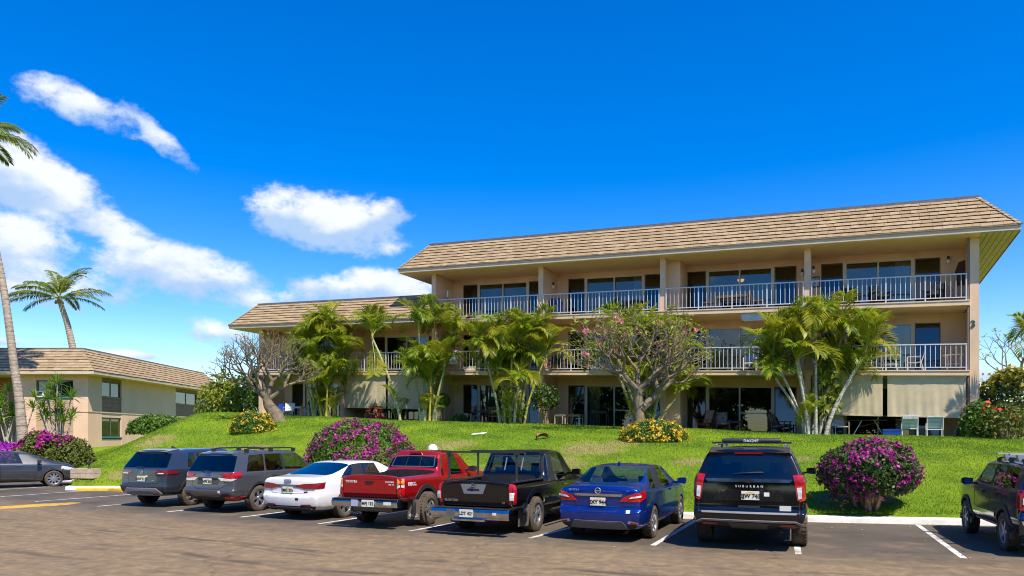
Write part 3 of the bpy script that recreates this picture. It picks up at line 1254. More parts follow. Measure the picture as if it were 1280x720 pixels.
# ------------------------------------------------------------------ left building
def build_left():
    X0, Y0, XL, Y1 = -26.5, 46.0, -46.0, 66.0
    loc = Vector((X0, Y0, 1.0))
    root = thing('apartment_building', 'lower tan stucco building at the far left with brown shingled roof behind the coconut palm', 'building', loc)

    def tf(x, y, z):
        return Vector((x, y, z)) - loc
    zc = 5.86      # soffit
    belt = 3.62
    # front wall (y = Y0) pieces around a window and a recessed entry
    wx0, wx1 = -29.75, -27.42
    ex1 = -31.0        # entry recess right edge
    W = STUCCO2
    mb = MB(tf)
    mb.box(wx1, X0, Y0, Y0 + .25, .3, zc)
    mb.box(ex1, wx0, Y0, Y0 + .25, .3, zc)
    mb.box(wx0, wx1, Y0 + .02, Y0 + .25, 5.55, zc)
    mb.box(XL, -34.5, Y0, Y0 + .25, .3, zc)
    mb.obj('front_wall', W, root)
    mb = MB(tf)
    for q in range(7):
        z0 = 2.0 + q * .35
        mb.box(wx0 + .001, wx1 - .001, Y0 + .04 + .004 * (q % 2), Y0 + .2, z0, z0 + .338)
    mb.obj('spandrel_panel', mat_cached('spandrel', (.50, .33, .22), .85, var=.05), root)
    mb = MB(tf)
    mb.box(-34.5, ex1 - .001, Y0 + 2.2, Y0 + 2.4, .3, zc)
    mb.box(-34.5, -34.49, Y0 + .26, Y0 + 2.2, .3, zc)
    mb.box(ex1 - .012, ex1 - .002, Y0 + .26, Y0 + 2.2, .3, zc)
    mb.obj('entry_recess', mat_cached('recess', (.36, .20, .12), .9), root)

    def window(x0, x1, y0, y1, z0, z1, face, nm=2, sill=TEAL):
        """face 'f' in the front wall (vary x) or 'r' in the right wall (vary y)"""
        def bx(mb, u0, u1, w0, w1, za, zb):
            if face == 'f':
                mb.box(u0, u1, y0 + w0, y0 + w1, za, zb)
            else:
                mb.box(x0 - w1, x0 - w0, u0, u1, za, zb)
        u0, u1 = (x0, x1) if face == 'f' else (y0, y1)
        fr = MB(tf)
        bx(fr, u0, u0 + .06, .08, .16, z0, z1)
        bx(fr, u1 - .06, u1, .08, .16, z0, z1)
        bx(fr, u0 + .06, u1 - .06, .08, .16, z1 - .06, z1)
        bx(fr, u0 + .06, u1 - .06, .08, .16, z0, z0 + .06)
        for q in range(1, nm):
            um = u0 + (u1 - u0) * q / nm
            bx(fr, um - .03, um + .03, .085, .155, z0 + .06, z1 - .06)
        win = fr.obj('window', mat_cached('alu_dark', (.12, .11, .10), .5), root)
        for q in range(nm):
            a_, b_ = u0 + (u1 - u0) * q / nm + .035, u0 + (u1 - u0) * (q + 1) / nm - .035
            pn = MB(tf); bx(pn, a_, b_, .115, .125, z0 + .055, z1 - .055); pn.obj('pane', WINGLASS, win)
        bd = MB(tf); bx(bd, u0 + .06, u1 - .06, .20, .215, z0 + .07, z1 - .07); bd.obj('blind', mat_cached('blind_blue', (.14, .17, .18), .9), win)
        sl = MB(tf); bx(sl, u0 - .03, u1 + .03, -.03, .10, z0 - .07, z0 - .002); sl.obj('sill', sill, win)
    window(wx0 + .02, wx1 - .02, Y0, Y0, 4.5, 5.54, 'f', 3)
    # right wall: x = X0 plane, windows recessed between panels
    bays = [(47.55, 49.95), (58.0, 62.0)]
    mb = MB(tf)
    ys = [Y0 + .251] + [q for b in bays for q in b] + [Y1]
    for q in range(0, len(ys), 2):
        mb.box(X0 - .25, X0, ys[q], ys[q + 1], .0, zc)
    for (a_, b_) in bays:
        mb.box(X0 - .249, X0 - .02, a_, b_, belt - .35, belt)
        mb.box(X0 - .249, X0 - .02, a_, b_, .0, 1.85)
    mb.obj('side_wall', W, root)
    mb = MB(tf)
    mb.box(X0 + .001, X0 + .03, Y0 - .02, Y1, belt - .06, belt + .02)
    mb.box(wx1, X0 + .03, Y0 - .03, Y0 - .001, belt - .06, belt + .02)
    mb.obj('belt_course', W, root)
    for (a_, b_) in bays:
        mb = MB(tf)
        for q in range(3):
            mb.box(X0 - .2, X0 - .035 + .006 * (q % 2), a_ + .001, b_ - .001, belt + .002 + q * .31, belt + .002 + q * .31 + .303)
        mb.box(X0 - .2, X0 - .035, a_ + .001, b_ - .001, 5.62, zc)
        mb.obj('spandrel_panel', BROWNPANEL, root)
        window(X0, X0, a_ + .02, b_ - .02, belt + .99, 5.6, 'r', 2, mat_cached('alu_dark', (.12, .11, .10), .5))
        window(X0, X0, a_ + .02, b_ - .02, 1.98, belt - .38, 'r', 2)
    mb = MB(tf); mb.box(XL, XL + .25, Y0 + .251, Y1, 0, zc); mb.box(XL + .251, X0 - .251, Y1 - .25, Y1, 0, zc); mb.obj('back_wall', W, root)
    # air conditioner in the front window
    mb = MB(tf); mb.box(-29.66, -29.0, Y0 - .12, Y0 + .07, 4.51, 4.86); mb.box(-29.6, -29.3, Y0 - .125, Y0 - .121, 4.57, 4.8, 1)
    mb.obj('air_conditioner', [WHITE, BLACK], root)
    # roof
    ov, run, rise = .8, 1.6, 1.52
    e0, e1, f0, f1 = X0 + ov, XL - ov, Y0 - ov, Y1 + ov
    g0, g1, h0, h1 = e0 - run, e1 + run, f0 + run, f1 - run
    zb, zt = zc + .2, zc + .2 + rise
    mb = MB(tf); mb.hexa([(e0, f0, zb), (e0, f1, zb), (e1, f1, zb), (e1, f0, zb)], [(g0, h0, zt), (g0, h1, zt), (g1, h1, zt), (g1, h0, zt)])
    rf = mb.obj('roof', SHM, root)
    mb = MB(tf); mb.box(e1, e0, f0, f1, zc + .02, zb - .002); mb.obj('fascia', FASCIA, rf)
    mb = MB(tf); mb.box(e1, e0 - .02, f0 + .02, f1, zc, zc + .018); mb.obj('soffit', SOFFIT, rf)
    mb = MB(tf); mb.box(g1, g0 + .04, h0 - .04, h1, zt - .02, zt + .09); mb.obj('flashing', METALROOF, rf)
    for (p0, p1, q0, q1, ow) in (((e0, f0), (e1, f0), (g0, h0), (g1, h0), Vector((0, -1, 1))), ((e0, f0), (e0, f1), (g0, h0), (g0, h1), Vector((1, 0, 1)))):
        shingle_face(rf, tf(*p0, zb + .004), tf(*p1, zb + .004), tf(*q0, zt + .004), tf(*q1, zt + .004), 8, .3, .5, 0, 21, ow, nominal=.36)
    return root


LEFTB = build_left()
# ------------------------------------------------------------------ vegetation
from mathutils import noise as mnoise
BARK = mat('bark_grey', (.27, .22, .17), .95, var=.25, vscale=6, bump=.6, bscale=14)
BARK_PLUM = mat('bark_plumeria', (.175, .135, .085), .9, var=.3, vscale=5, bump=.5, bscale=18)
TWIG = mat('twig', (.30, .21, .13), .95, var=.2, vscale=8)
PALMBARK = mat('palm_bark', (.36, .29, .22), .95, var=.3, vscale=4, bump=.8, bscale=10, stretch=(1, 1, 3))
CANE = mat('palm_cane', (.46, .44, .28), .6, col2=(.30, .34, .10), vscale=2.5, stretch=(1, 1, 4))
CANE_Y = mat('palm_cane_yellow', (.58, .42, .05), .5, col2=(.36, .38, .06), vscale=2.0)
CANE_W = mat('palm_cane_white', (.55, .52, .46), .8, col2=(.25, .25, .17), vscale=5, stretch=(1, 1, 5))
LEAFYG = leaf_mat('yellow_green_leaf', [(.12, .19, .015), (.24, .29, .02), (.36, .36, .04)], .4)
FROND = leaf_mat('areca_leaf', [(.08, .17, .012), (.17, .28, .016), (.30, .37, .02), (.42, .40, .028)], .5, .38)
FROND_Y = leaf_mat('areca_leaf_yellow', [(.20, .27, .016), (.34, .36, .024), (.48, .38, .026)], .5, .4)
FROND_C = leaf_mat('coconut_leaf', [(.08, .15, .014), (.16, .22, .02), (.28, .28, .03)], .45, .4)
RACHIS = mat('rachis', (.30, .32, .06), .5)
LEAFD = leaf_mat('bush_leaf', [(.030, .075, .012), (.055, .115, .018), (.09, .15, .024)], .25)
LEAFM = leaf_mat('shrub_leaf', [(.05, .13, .012), (.09, .19, .018), (.15, .23, .03)], .3)
LEAFY = leaf_mat('croton_leaf', [(.14, .20, .018), (.30, .27, .025), (.42, .31, .02)], .3)
LEAFO = leaf_mat('olive_leaf', [(.07, .11, .015), (.13, .16, .025), (.24, .24, .05)], .3)
MAGENTA = leaf_mat('bougainvillea_bract', [(.24, .010, .14), (.36, .016, .21), (.46, .05, .28)], .3)
MAGENTA2 = leaf_mat('bougainvillea_bract_violet', [(.36, .02, .42), (.48, .04, .52)], .3)
PINK = leaf_mat('pink_blossom', [(.55, .10, .16), (.68, .25, .30)], .3)
YFLOW = leaf_mat('yellow_blossom', [(.62, .38, .02), (.75, .50, .04)], .25)
RFLOW = leaf_mat('red_blossom', [(.60, .02, .015), (.72, .06, .03)], .25)
OFLOW = leaf_mat('orange_blossom', [(.72, .14, .04), (.65, .08, .03)], .25)


def leaves_mesh(name, P, N, size, mats, midx=None, rng=None, aspect=.5, jitter=.9, sizes=None):
    """rhombus leaves at P, facing roughly N"""
    rng = rng or np.random.default_rng(1)
    n = len(P)
    nv = N + rng.normal(0, jitter, (n, 3))
    nv /= np.linalg.norm(nv, axis=1)[:, None] + 1e-9
    a = rng.normal(0, 1, (n, 3))
    u = np.cross(nv, a); u /= np.linalg.norm(u, axis=1)[:, None] + 1e-9
    w = np.cross(nv, u)
    s = (rng.uniform(.6, 1.3, n) * size if sizes is None else sizes)[:, None]
    V = np.stack([P - u * s, P + w * s * aspect + nv * s * .12, P + u * s, P - w * s * aspect + nv * s * .12], 1).reshape(-1, 3)
    me = bpy.data.meshes.new(name)
    me.vertices.add(n * 4); me.vertices.foreach_set('co', V.ravel())
    me.loops.add(n * 4); me.loops.foreach_set('vertex_index', np.arange(n * 4))
    me.polygons.add(n); me.polygons.foreach_set('loop_start', np.arange(n) * 4)
    for mt in (mats if isinstance(mats, (list, tuple)) else [mats]):
        me.materials.append(mt)
    if midx is not None:
        me.polygons.foreach_set('material_index', midx.astype(np.int32))
    me.update()
    return me


def fn(p, s=1.0):
    return mnoise.noise(Vector(p) * s)


def bush(name, label, cat, loc, rx, ry, rz, nleaf, leafm, leaf_size, flower=None, nflower=0, fsize=.05, fbias=0.0, fscale=2.2, ftop=0.0, lump=.10,
         zlow=.0, seed=1, group=None, trunk=None, flat=1.0, inner=.35, part='foliage', aspect=.5):
    root = thing(name, label, cat, loc, 0, group)
    rng = np.random.default_rng(seed)

    def sample(n, shell):
        d = rng.normal(0, 1, (n * 2, 3)); d /= np.linalg.norm(d, axis=1)[:, None]
        d = d[d[:, 2] > -.75 if zlow > 0 else d[:, 2] > -.02][:n]
        lum = np.array([1 + lump * (fn(q, 2.1) + .6 * fn(q, 5.0)) for q in d])
        rad = (1 - shell * rng.uniform(0, 1, len(d)) ** 1.6) * lum * np.where(rng.uniform(0, 1, len(d)) < .06, rng.uniform(1.0, 1.08, len(d)), 1.0)
        sq = np.sign(d) * np.abs(d) ** flat
        sq = sq / np.maximum(np.linalg.norm(sq, axis=1)[:, None], 1e-6) * np.linalg.norm(d, axis=1)[:, None] ** 1 if False else sq
        P = sq * rad[:, None] * np.array([rx, ry, rz]) + np.array([0, 0, zlow])
        return P, d
    P, N = sample(nleaf, inner)
    link(part, leaves_mesh(part, P, N, leaf_size, leafm, None, rng, aspect), root)
    if flower:
        P, N = sample(nflower * 4, .07)
        w = np.array([fn(p + seed, fscale) for p in P]) + .5 * np.array([fn(p + 3 * seed, fscale * 2.6) for p in P]) + ftop * (P[:, 2] / rz - .5) + rng.normal(0, .14, len(P))
        k = w > fbias
        P, N = P[k][:max(8, nflower // 9)], N[k][:max(8, nflower // 9)]
        if len(P):
            rep = rng.integers(3, 16, len(P)) if nflower > 100 else rng.integers(1, 4, len(P))
            P, N = np.repeat(P, rep, 0), np.repeat(N, rep, 0)
            P = P + N * .01 + rng.normal(0, .045 * (fsize / .042), P.shape)
            link('blossoms', leaves_mesh('blossoms', P, N, fsize, flower, None, rng, .8, .6), root)
    mb = MB()
    rr = random.Random(seed)
    nst = trunk[0] if trunk else 9
    rad = trunk[1] if trunk else .03
    for q in range(nst):
        a = rr.uniform(0, 6.28)
        b0 = Vector((math.cos(a), math.sin(a), 0)) * rr.uniform(.05, .25) * rx
        e = Vector((math.cos(a) * rx * rr.uniform(.3, .7), math.sin(a) * ry * rr.uniform(.3, .7), zlow + rz * rr.uniform(.0, .5)))
        mid = b0.lerp(e, .5) + Vector((rr.uniform(-.1, .1), rr.uniform(-.1, .1), .05))
        mb.tube([b0 + Vector((0, 0, -.15)), mid, e], [rad, rad * .8, rad * .4], 6)
    mb.obj('branches', TWIG, root, smooth=True)
    return root


def frond_mesh(name, L, p0, bend, npairs, lf, lw, mats, seed, vee=.35, petiole=.18, droop=.5, rw=.018, split=.62):
    rr = random.Random(seed)
    mb = MB()
    pts, dirs = [], []
    p = Vector((0, 0, 0))
    n = 14
    twist = rr.uniform(-.25, .25)
    for i in range(n + 1):
        s = i / n
        th = R(p0) - R(bend) * s ** 1.4
        d = Vector((math.cos(th), math.sin(twist * s) * .5, math.sin(th))).normalized()
        pts.append(p.copy()); dirs.append(d)
        p = p + d * (L / n)
    mb.tube(pts, [rw * (1 - .85 * i / n) for i in range(n + 1)], 4, 1)

    def at(s):
        f = min(n - 1e-4, s * n)
        i = int(f)
        return pts[i].lerp(pts[i + 1], f - i), dirs[i].lerp(dirs[i + 1], f - i).normalized()
    for k in range(npairs):
        s = petiole + (1 - petiole) * (k + .5) / npairs
        c, d = at(s)
        sd0 = d.cross(Vector((0, 0, 1)))
        if sd0.length < .05:
            sd0 = Vector((0, 1, 0))
        sd0.normalize()
        upv = sd0.cross(d).normalized()
        ln = lf * (math.sin(math.pi * (.12 + .80 * (k + .5) / npairs)) ** .7) * rr.uniform(.88, 1.1)
        for sg in (-1, 1):
            fw = .55 + .5 * s + rr.uniform(-.1, .1)
            dr = (sd0 * sg * (1 - .25 * s) + d * fw + upv * (vee + rr.uniform(-.12, .12))).normalized()
            m = c + dr * ln * .5
            dn = (dr + Vector((0, 0, -1)) * droop * rr.uniform(.7, 1.3)).normalized()
            t = m + dn * ln * .5
            wv = dr.cross(upv).normalized() * lw * .5
            i0, i1, i2, i3, i4 = mb.add(c), mb.add(m - wv), mb.add(m + wv), mb.add(t), None
            mb.f.append([i0, i1, i2]); mb.m.append(0)
            mb.f.append([i1, i3, i2]); mb.m.append(0)
    me = bpy.data.meshes.new(name)
    me.from_pydata(mb.v, [], mb.f)
    for mt in mats:
        me.materials.append(mt)
    me.polygons.foreach_set('material_index', mb.m)
    me.update()
    return me


ARECA = []
for q in range(7):
    ARECA.append(frond_mesh('frond', 1.0, [82, 72, 70, 76, 60, 52, 78][q], [75, 115, 150, 60, 125, 135, 165][q], 36, .46, .030,
                            [FROND if q not in (3, 5) else FROND_Y, RACHIS], 40 + q, vee=.38, droop=[.3, .5, .8, .3, .6, .6, .8][q]))


def areca(label, base, stems, seed, cane=CANE, fl=2.0, extra=0, plus=3):
    """stems: (dx, dy, height, lean_x, lean_y, nfronds)"""
    root = thing('areca_palm', label, 'palm', base, 0, 'palms planted along the building front')
    rr = random.Random(seed)
    for (dx, dy, h, lx, ly, nf) in stems:
        nf += plus
        z0 = ground(base.x + dx, base.y + dy) - base.z - .1
        pts = []
        for k in range(7):
            s = k / 6
            pts.append(Vector((dx + lx * s ** 1.4, dy + ly * s ** 1.4, z0 + h * s)))
        mb = MB()
        r0 = rr.uniform(.055, .075)
        mb.tube(pts, [r0 * (1.25 - .5 * k / 6) for k in range(7)], 8)
        # leaf scars
        for s_ in range(int(h / .22)):
            f = (s_ + .5) / int(h / .22) * 5.99
            i = int(f)
            c = pts[i].lerp(pts[min(6, i + 1)], f - i)
            mb.tube([c, c + Vector((0, 0, .025))], [r0 * (1.25 - .5 * f / 6) + .007] * 2, 8)
        mb.obj('trunk', cane if isinstance(cane, bpy.types.Material) else rr.choice(cane), root, smooth=True)
        top = pts[-1]
        a0 = rr.uniform(0, 6.28)
        cs = MB()          # green crownshaft
        cs.tube([top + Vector((0, 0, -.02)), top + Vector((.0, 0, .35))], [.065, .035], 7)
        cs.obj('crown_shaft', CANE_Y, root, smooth=True)
        for q in range(nf):
            me = ARECA[rr.choice([0, 0, 1, 1, 2, 3, 3, 4, 5, 5, 6])] if q else ARECA[0]
            o = link('frond', me, root)
            a = a0 + q * 2.4 + rr.uniform(-.3, .3)
            s = fl * rr.uniform(.75, 1.15)
            o.location = top + Vector((0, 0, .05 + .3 * (q % 3) / 3))
            o.rotation_euler = (rr.uniform(-.25, .25), rr.uniform(-.2, .25), a)
            o.scale = (s, s, s)
    # low suckers at the foot
    for q in range(int(extra * 1.6)):
        o = link('frond', ARECA[rr.choice([0, 3, 1])], root)
        a = rr.uniform(0, 6.28)
        s = fl * rr.uniform(.45, .8)
        x, y = rr.uniform(-.5, .5), rr.uniform(-.4, .4)
        o.location = (x, y, ground(base.x + x, base.y + y) - base.z + rr.uniform(0, .9))
        o.rotation_euler = (0, rr.uniform(-.2, .1), a)
        o.scale = (s, s, s)
    return root


def front_pt(px, d):
    k = (px - 640) / FPX
    t = ((18.73 + .4297 * d) - k * (29.5 + .903 * d)) / (.903 + .4297 * k)
    p = Bm(t, d, 0)
    return Vector((p.x, p.y, ground(p.x, p.y)))


areca('areca palm clump with whitish slanting trunks in front of the right end balconies', front_pt(1017, -1.6),
      [(-.35, 0, 3.3, -1.3, .1, 7), (-.1, .2, 3.9, -.7, -.2, 8), (.05, -.1, 4.3, .05, .1, 8), (.3, .1, 4.1, .9, .0, 8), (.4, -.2, 3.4, 1.6, -.1, 7), (.1, .3, 2.7, .7, .4, 8), (-.3, -.2, 3.0, -.6, -.3, 8), (.2, .2, 2.3, 1.5, .2, 7), (-.2, .2, 2.4, -1.2, .2, 7)], 1, CANE_W, 1.75, 4)
areca('areca palm clump standing behind the gnarled pink flowering tree', front_pt(806, -1.0),
      [(-.2, 0, 3.9, -.6, 0, 9), (.1, .1, 4.2, .1, .1, 9), (.3, -.1, 3.5, .9, .1, 9), (-.4, .1, 3.0, -1.0, .1, 8), (.2, 0, 2.2, .7, -.1, 8), (.4, .1, 1.5, 1.1, .1, 8), (-.3, .1, 2.2, -.5, .1, 8)], 2, [CANE, CANE_Y], 1.85, 8)
areca('broad areca palm clump beside the leafy potted shrub at the middle column', front_pt(640, -1.5),
      [(-.6, 0, 3.6, -.8, 0, 8), (-.35, .1, 4.3, -.35, .1, 8), (-.1, -.1, 3.4, .1, -.2, 7), (.1, 0, 4.0, .5, .1, 8), (.4, .1, 4.3, .8, 0, 8), (.6, -.1, 3.2, 1.0, 0, 7), (0, .2, 2.4, -.7, -.2, 7), (.3, .2, 2.7, .3, .1, 8), (-.3, .2, 3.1, -.3, .1, 8), (.1, -.2, 1.8, .2, -.3, 7)], 3, [CANE, CANE_Y], 1.7, 10, 3)
areca('tall double areca palm with yellow canes in front of the inner corner of the wing', front_pt(535, -1.5),
      [(-.2, 0, 4.9, -.3, .1, 7), (.1, .1, 5.3, .25, 0, 8), (.40, 0, 4.5, .8, 0, 7), (.3, -.2, 2.8, .6, -.3, 7), (-.1, .1, 3.2, -.2, -.1, 8), (-.4, .1, 2.3, -.3, .1, 7), (.5, .1, 3.6, .5, .1, 7), (.1, -.2, 1.7, .1, -.2, 6)], 4, [CANE, CANE_Y, CANE], 1.65, 9, 3)
broken = areca('areca palm with one broken hanging frond in front of the wing roller shades', front_pt(503, -1.9),
      [(-.1, 0, 4.5, -1.5, .0, 9)], 5, [CANE_Y, CANE], 1.7, 3, 2)
o = link('frond', ARECA[3], broken, (-1.6, -.05, 4.25)); o.rotation_euler = (.15, R(160), R(80)); o.scale = (2.1, 2.0, 2.0)
areca('dense dark green areca palm clump left of the wing roller shades', front_pt(405, -1.6),
      [(-.5, 0, 3.5, -.5, 0, 7), (-.2, .1, 4.5, -.25, .1, 8), (.1, 0, 4.9, .1, .0, 8), (.3, -.1, 3.6, .5, .1, 7), (-.1, -.2, 2.6, -.5, -.4, 7), (.2, .1, 2.7, .3, -.2, 7), (-.6, .0, 2.0, -.4, 0, 7), (.5, .1, 2.2, .4, .1, 7), (-.1, .2, 3.2, -.7, .1, 8), (.2, -.3, 1.5, .1, -.2, 6)], 6, [CANE_Y, CANE], 1.75, 16, 4)


# coconut palms
COCO = [frond_mesh('frond', 1.0, [62, 35, 12, -12, 48, 26][q], [75, 85, 80, 55, 100, 48][q], 60, .26, .020, [FROND_C, RACHIS], 70 + q, vee=.12, droop=[.5, .8, 1.0, 1.2, .8, .9][q], rw=.010, petiole=.14) for q in range(6)]


def coconut(label, pts, rads, fl, nf, seed, wind=0.0, spec=None):
    root = thing('coconut_palm', label, 'palm', pts[0], 0, 'tall coconut palms')
    b = Vector(pts[0])
    P = [Vector(p) - b for p in pts]
    # smooth the given points
    sm_p, sm_r = [], []
    n = len(P)
    for i in range(n - 1):
        p0, p1, p2, p3 = P[max(0, i - 1)], P[i], P[i + 1], P[min(n - 1, i + 2)]
        for k in range(6):
            t = k / 6
            q = .5 * ((2 * p1) + (p2 - p0) * t + (2 * p0 - 5 * p1 + 4 * p2 - p3) * t * t + (3 * p1 - p0 - 3 * p2 + p3) * t ** 3)
            sm_p.append(q); sm_r.append(rads[i] + (rads[i + 1] - rads[i]) * t)
    sm_p.append(P[-1]); sm_r.append(rads[-1])
    mb = MB()
    mb.tube(sm_p, sm_r, 12)
    Ltot = sum((b_ - a_).length for a_, b_ in zip(sm_p[:-1], sm_p[1:]))
    rings = int(Ltot / .28)
    for s_ in range(rings):
        f = (s_ + .5) / rings * (len(sm_p) - 1.001)
        i = int(f)
        c = sm_p[i].lerp(sm_p[i + 1], f - i)
        d = (sm_p[i + 1] - sm_p[i]).normalized()
        mb.tube([c, c + d * .05], [sm_r[i] * 1.02, sm_r[i] * 1.06], 12)
    mb.obj('trunk', PALMBARK, root, smooth=True)
    rr = random.Random(seed)
    top = P[-1]
    nb_ = MB()
    for k in range(9):
        a = k * .7
        c = top + Vector((math.cos(a) * .3, math.sin(a) * .3, -.25 - .1 * (k % 2)))
        nb_.lathe([(.01, -.16), (.11, -.1), (.13, 0), (.09, .1), (.01, .15)], c, 8)
    nb_.obj('coconuts', mat_cached('coconut_husk', (.22, .16, .04), .6), root, smooth=True)
    if spec:
        for (az_, tilt, q, s) in spec:
            o = link('frond', COCO[q], root)
            o.location = top + Vector((0, 0, .1))
            o.rotation_euler = (rr.uniform(-.2, .2), R(tilt), R(az_))
            o.scale = (s, s, s)
    else:
        for q in range(nf):
            o = link('frond', COCO[min(4, int(q / nf * 4.2))], root)
            o.location = top + Vector((0, 0, .25 - .25 * q / nf))
            o.rotation_euler = (rr.uniform(-.3, .3), rr.uniform(-.15, .15), q * 2.4 + rr.uniform(-.2, .2))
            s = fl * rr.uniform(.85, 1.1)
            o.scale = (s, s, s)


D1 = 39.0
cp = [px_at(x, y, D1) for x, y in ((31, 548), (24, 500), (18, 460), (13, 420), (6, 370), (-3, 320), (-18, 250), (-40, 182))]
cp[0].z = ground(cp[0].x, cp[0].y) - .2
coconut('tall coconut palm at the left edge with a leaning ringed trunk', cp, [.30, .22, .20, .185, .17, .155, .14, .13], 3.3, 22, 5, spec=[(a, t_, q, 3.4) for a, t_, q in ((0, -8, 1), (25, 0, 1), (-22, 2, 1), (50, -5, 1), (-50, 0, 1), (8, 12, 1), (90, 0, 1), (-90, 5, 1), (130, 0, 1), (170, 0, 2), (200, 0, 1), (230, 5, 2), (-15, -15, 0), (60, 0, 0), (150, 0, 0), (-120, 0, 0), (-35, 14, 1), (110, 0, 2))])
D2 = 74.0
cp = [px_at(x, y, D2) for x, y in ((104, 520), (98, 470), (92, 440), (85, 408), (78, 386), (74, 374))]
cp[0].z = ground(cp[0].x, cp[0].y) - .2
coconut('windswept coconut palm rising beyond the low left building', cp, [.40, .36, .33, .28, .24, .20], 4.6, 18, 9,
        spec=[(170, -6, 5, 5.4), (186, 6, 5, 5.0), (160, -16, 5, 5.0), (200, 14, 5, 4.4), (178, 26, 5, 3.8), (110, -6, 0, 4.6), (85, -8, 0, 4.8), (60, -14, 0, 4.8), (30, -18, 0, 4.6), (140, -16, 0, 4.4), (5, 2, 5, 5.0), (-8, 12, 5, 4.6), (18, 20, 5, 4.2), (-40, -16, 1, 4.0), (-80, -6, 1, 4.0), (250, -8, 1, 4.0), (95, 10, 1, 3.8), (215, 8, 5, 4.2)])


# plumeria (leafless branching) trees
def plumeria(label, base, start, seed, spread, levels, leafn, flown, scale=1.0, rad=.2, wscale=1.0):
    root = thing('plumeria_tree', label, 'tree', base, 0)
    rr = random.Random(seed)
    mb = MB()
    tips = []

    def grow(p, d, r, ln, lev):
        n = 4
        pts, rad_ = [p], [r]
        q = p.copy()
        dd = d.copy()
        r1 = max(.010, r * .66)
        for i in range(n):
            dd = (dd + Vector((rr.uniform(-.16, .16), rr.uniform(-.16, .16), .075 + rr.uniform(-.1, .1)))).normalized()
            q = q + dd * ln / n
            pts.append(q.copy()); rad_.append(r + (r1 - r) * (i + 1) / n)
        mb.tube(pts, rad_, 8 if lev < 3 else 5, 0)
        if lev >= levels:
            tips.append((q.copy(), dd.copy()))
            return
        k = 3 if rr.random() < .45 else 2
        a0 = rr.uniform(0, 6.28)
        side = dd.cross(Vector((.2, .1, 1))).normalized()
        up = side.cross(dd)
        for j in range(k):
            a = a0 + 6.283 * j / k + rr.uniform(-.4, .4)
            nd_ = (dd * 1.0 + (side * math.cos(a) * spread[0] + up * math.sin(a) * spread[1]) * rr.uniform(.7, 1.15))
            nd_.x *= wscale
            if nd_.z < -.1:
                nd_.z = rr.uniform(-.05, .15)
            grow(q, nd_.normalized(), r1 * .92, ln * rr.uniform(.70, .92), lev + 1)
    # trunk first
    pts = [Vector(p) for p in start[0]]
    mb.tube(pts, start[1], 10)
    for (p, d, r, ln) in start[2]:
        grow(Vector(p), Vector(d).normalized(), r, ln, 1)
    mb.obj('trunk', BARK_PLUM, root, smooth=True)
    rng = np.random.default_rng(seed)
    # leaves: rosettes at some tips
    rr.shuffle(tips)
    LP, LN, LS = [], [], []
    for (p, d) in tips[:leafn]:
        for k in range(rr.randint(2, 5)):
            dv = (d + Vector((rr.uniform(-1, 1), rr.uniform(-1, 1), rr.uniform(-.4, .6)))).normalized()
            LP.append(p + dv * .14 * scale); LN.append((rr.uniform(-.4, .4), rr.uniform(-.6, 0), 1)); LS.append(.12 * scale * rr.uniform(.6, 1.2))
    if LP:
        link('leaves', leaves_mesh('leaves', np.array(LP), np.array(LN), .1, LEAFYG, None, rng, .3, .5, np.array(LS)), root)
    FP, FN, FS = [], [], []
    for (p, d) in tips[::-1][:flown]:
        for k in range(rr.randint(5, 12)):
            FP.append(p + Vector((rr.uniform(-.12, .12), rr.uniform(-.12, .12), rr.uniform(0, .2)))); FN.append((rr.uniform(-1, 1), -1, .6)); FS.append(.055)
    if FP:
        link('blossoms', leaves_mesh('blossoms', np.array(FP), np.array(FN), .05, PINK, None, rng, .9, .5, np.array(FS)), root)
    return root


b = lawn_at(800, 538)
plumeria('gnarled sparsely leaved tree with pink blossoms and stout trunk on the lawn', b,
         ([(0, 0, -.3), (-.02, 0, .5), (-.05, .05, 1.1), (-.12, .0, 1.75)], [.26, .21, .20, .19],
          [((-.12, 0, 1.7), (-.75, -.2, .75), .12, .95), ((-.1, 0, 1.72), (.1, .3, 1), .12, .9), ((-.1, 0, 1.7), (.75, -.25, .75), .12, 1.0), ((-.1, 0, 1.6), (.9, .3, .45), .13, 1.0), ((-.1, 0, 1.6), (-.9, .3, .45), .12, 1.05),
           ((.05, 0, .9), (1.0, -.1, .75), .19, 1.0)]), 12, (1.0, .85), 6, 420, 22, 1.0, .2, 1.15)
b = lawn_at(345, 526.5)
bare = plumeria('bare grey branching tree with leaning trunk on the mound at the left end', b,
         ([(.25, 0, -.3), (-.0, 0, .4), (-.45, .0, 1.0), (-.6, .05, 1.5)], [.46, .42, .33, .27],
          [((-.6, 0, 1.4), (-1.0, .0, .55), .20, 1.2), ((-.6, 0, 1.45), (-.25, .3, 1), .19, 1.1), ((-.55, 0, 1.45), (.6, -.2, .95), .19, 1.1), ((-.5, 0, 1.3), (.95, .2, .7), .17, 1.2), ((-.6, 0, 1.4), (-.6, -.6, .8), .16, 1.1)]),
         23, (.95, .8), 6, 150, 0, .8, .3, 1.1)
bare.scale = (.84, .84, .84)

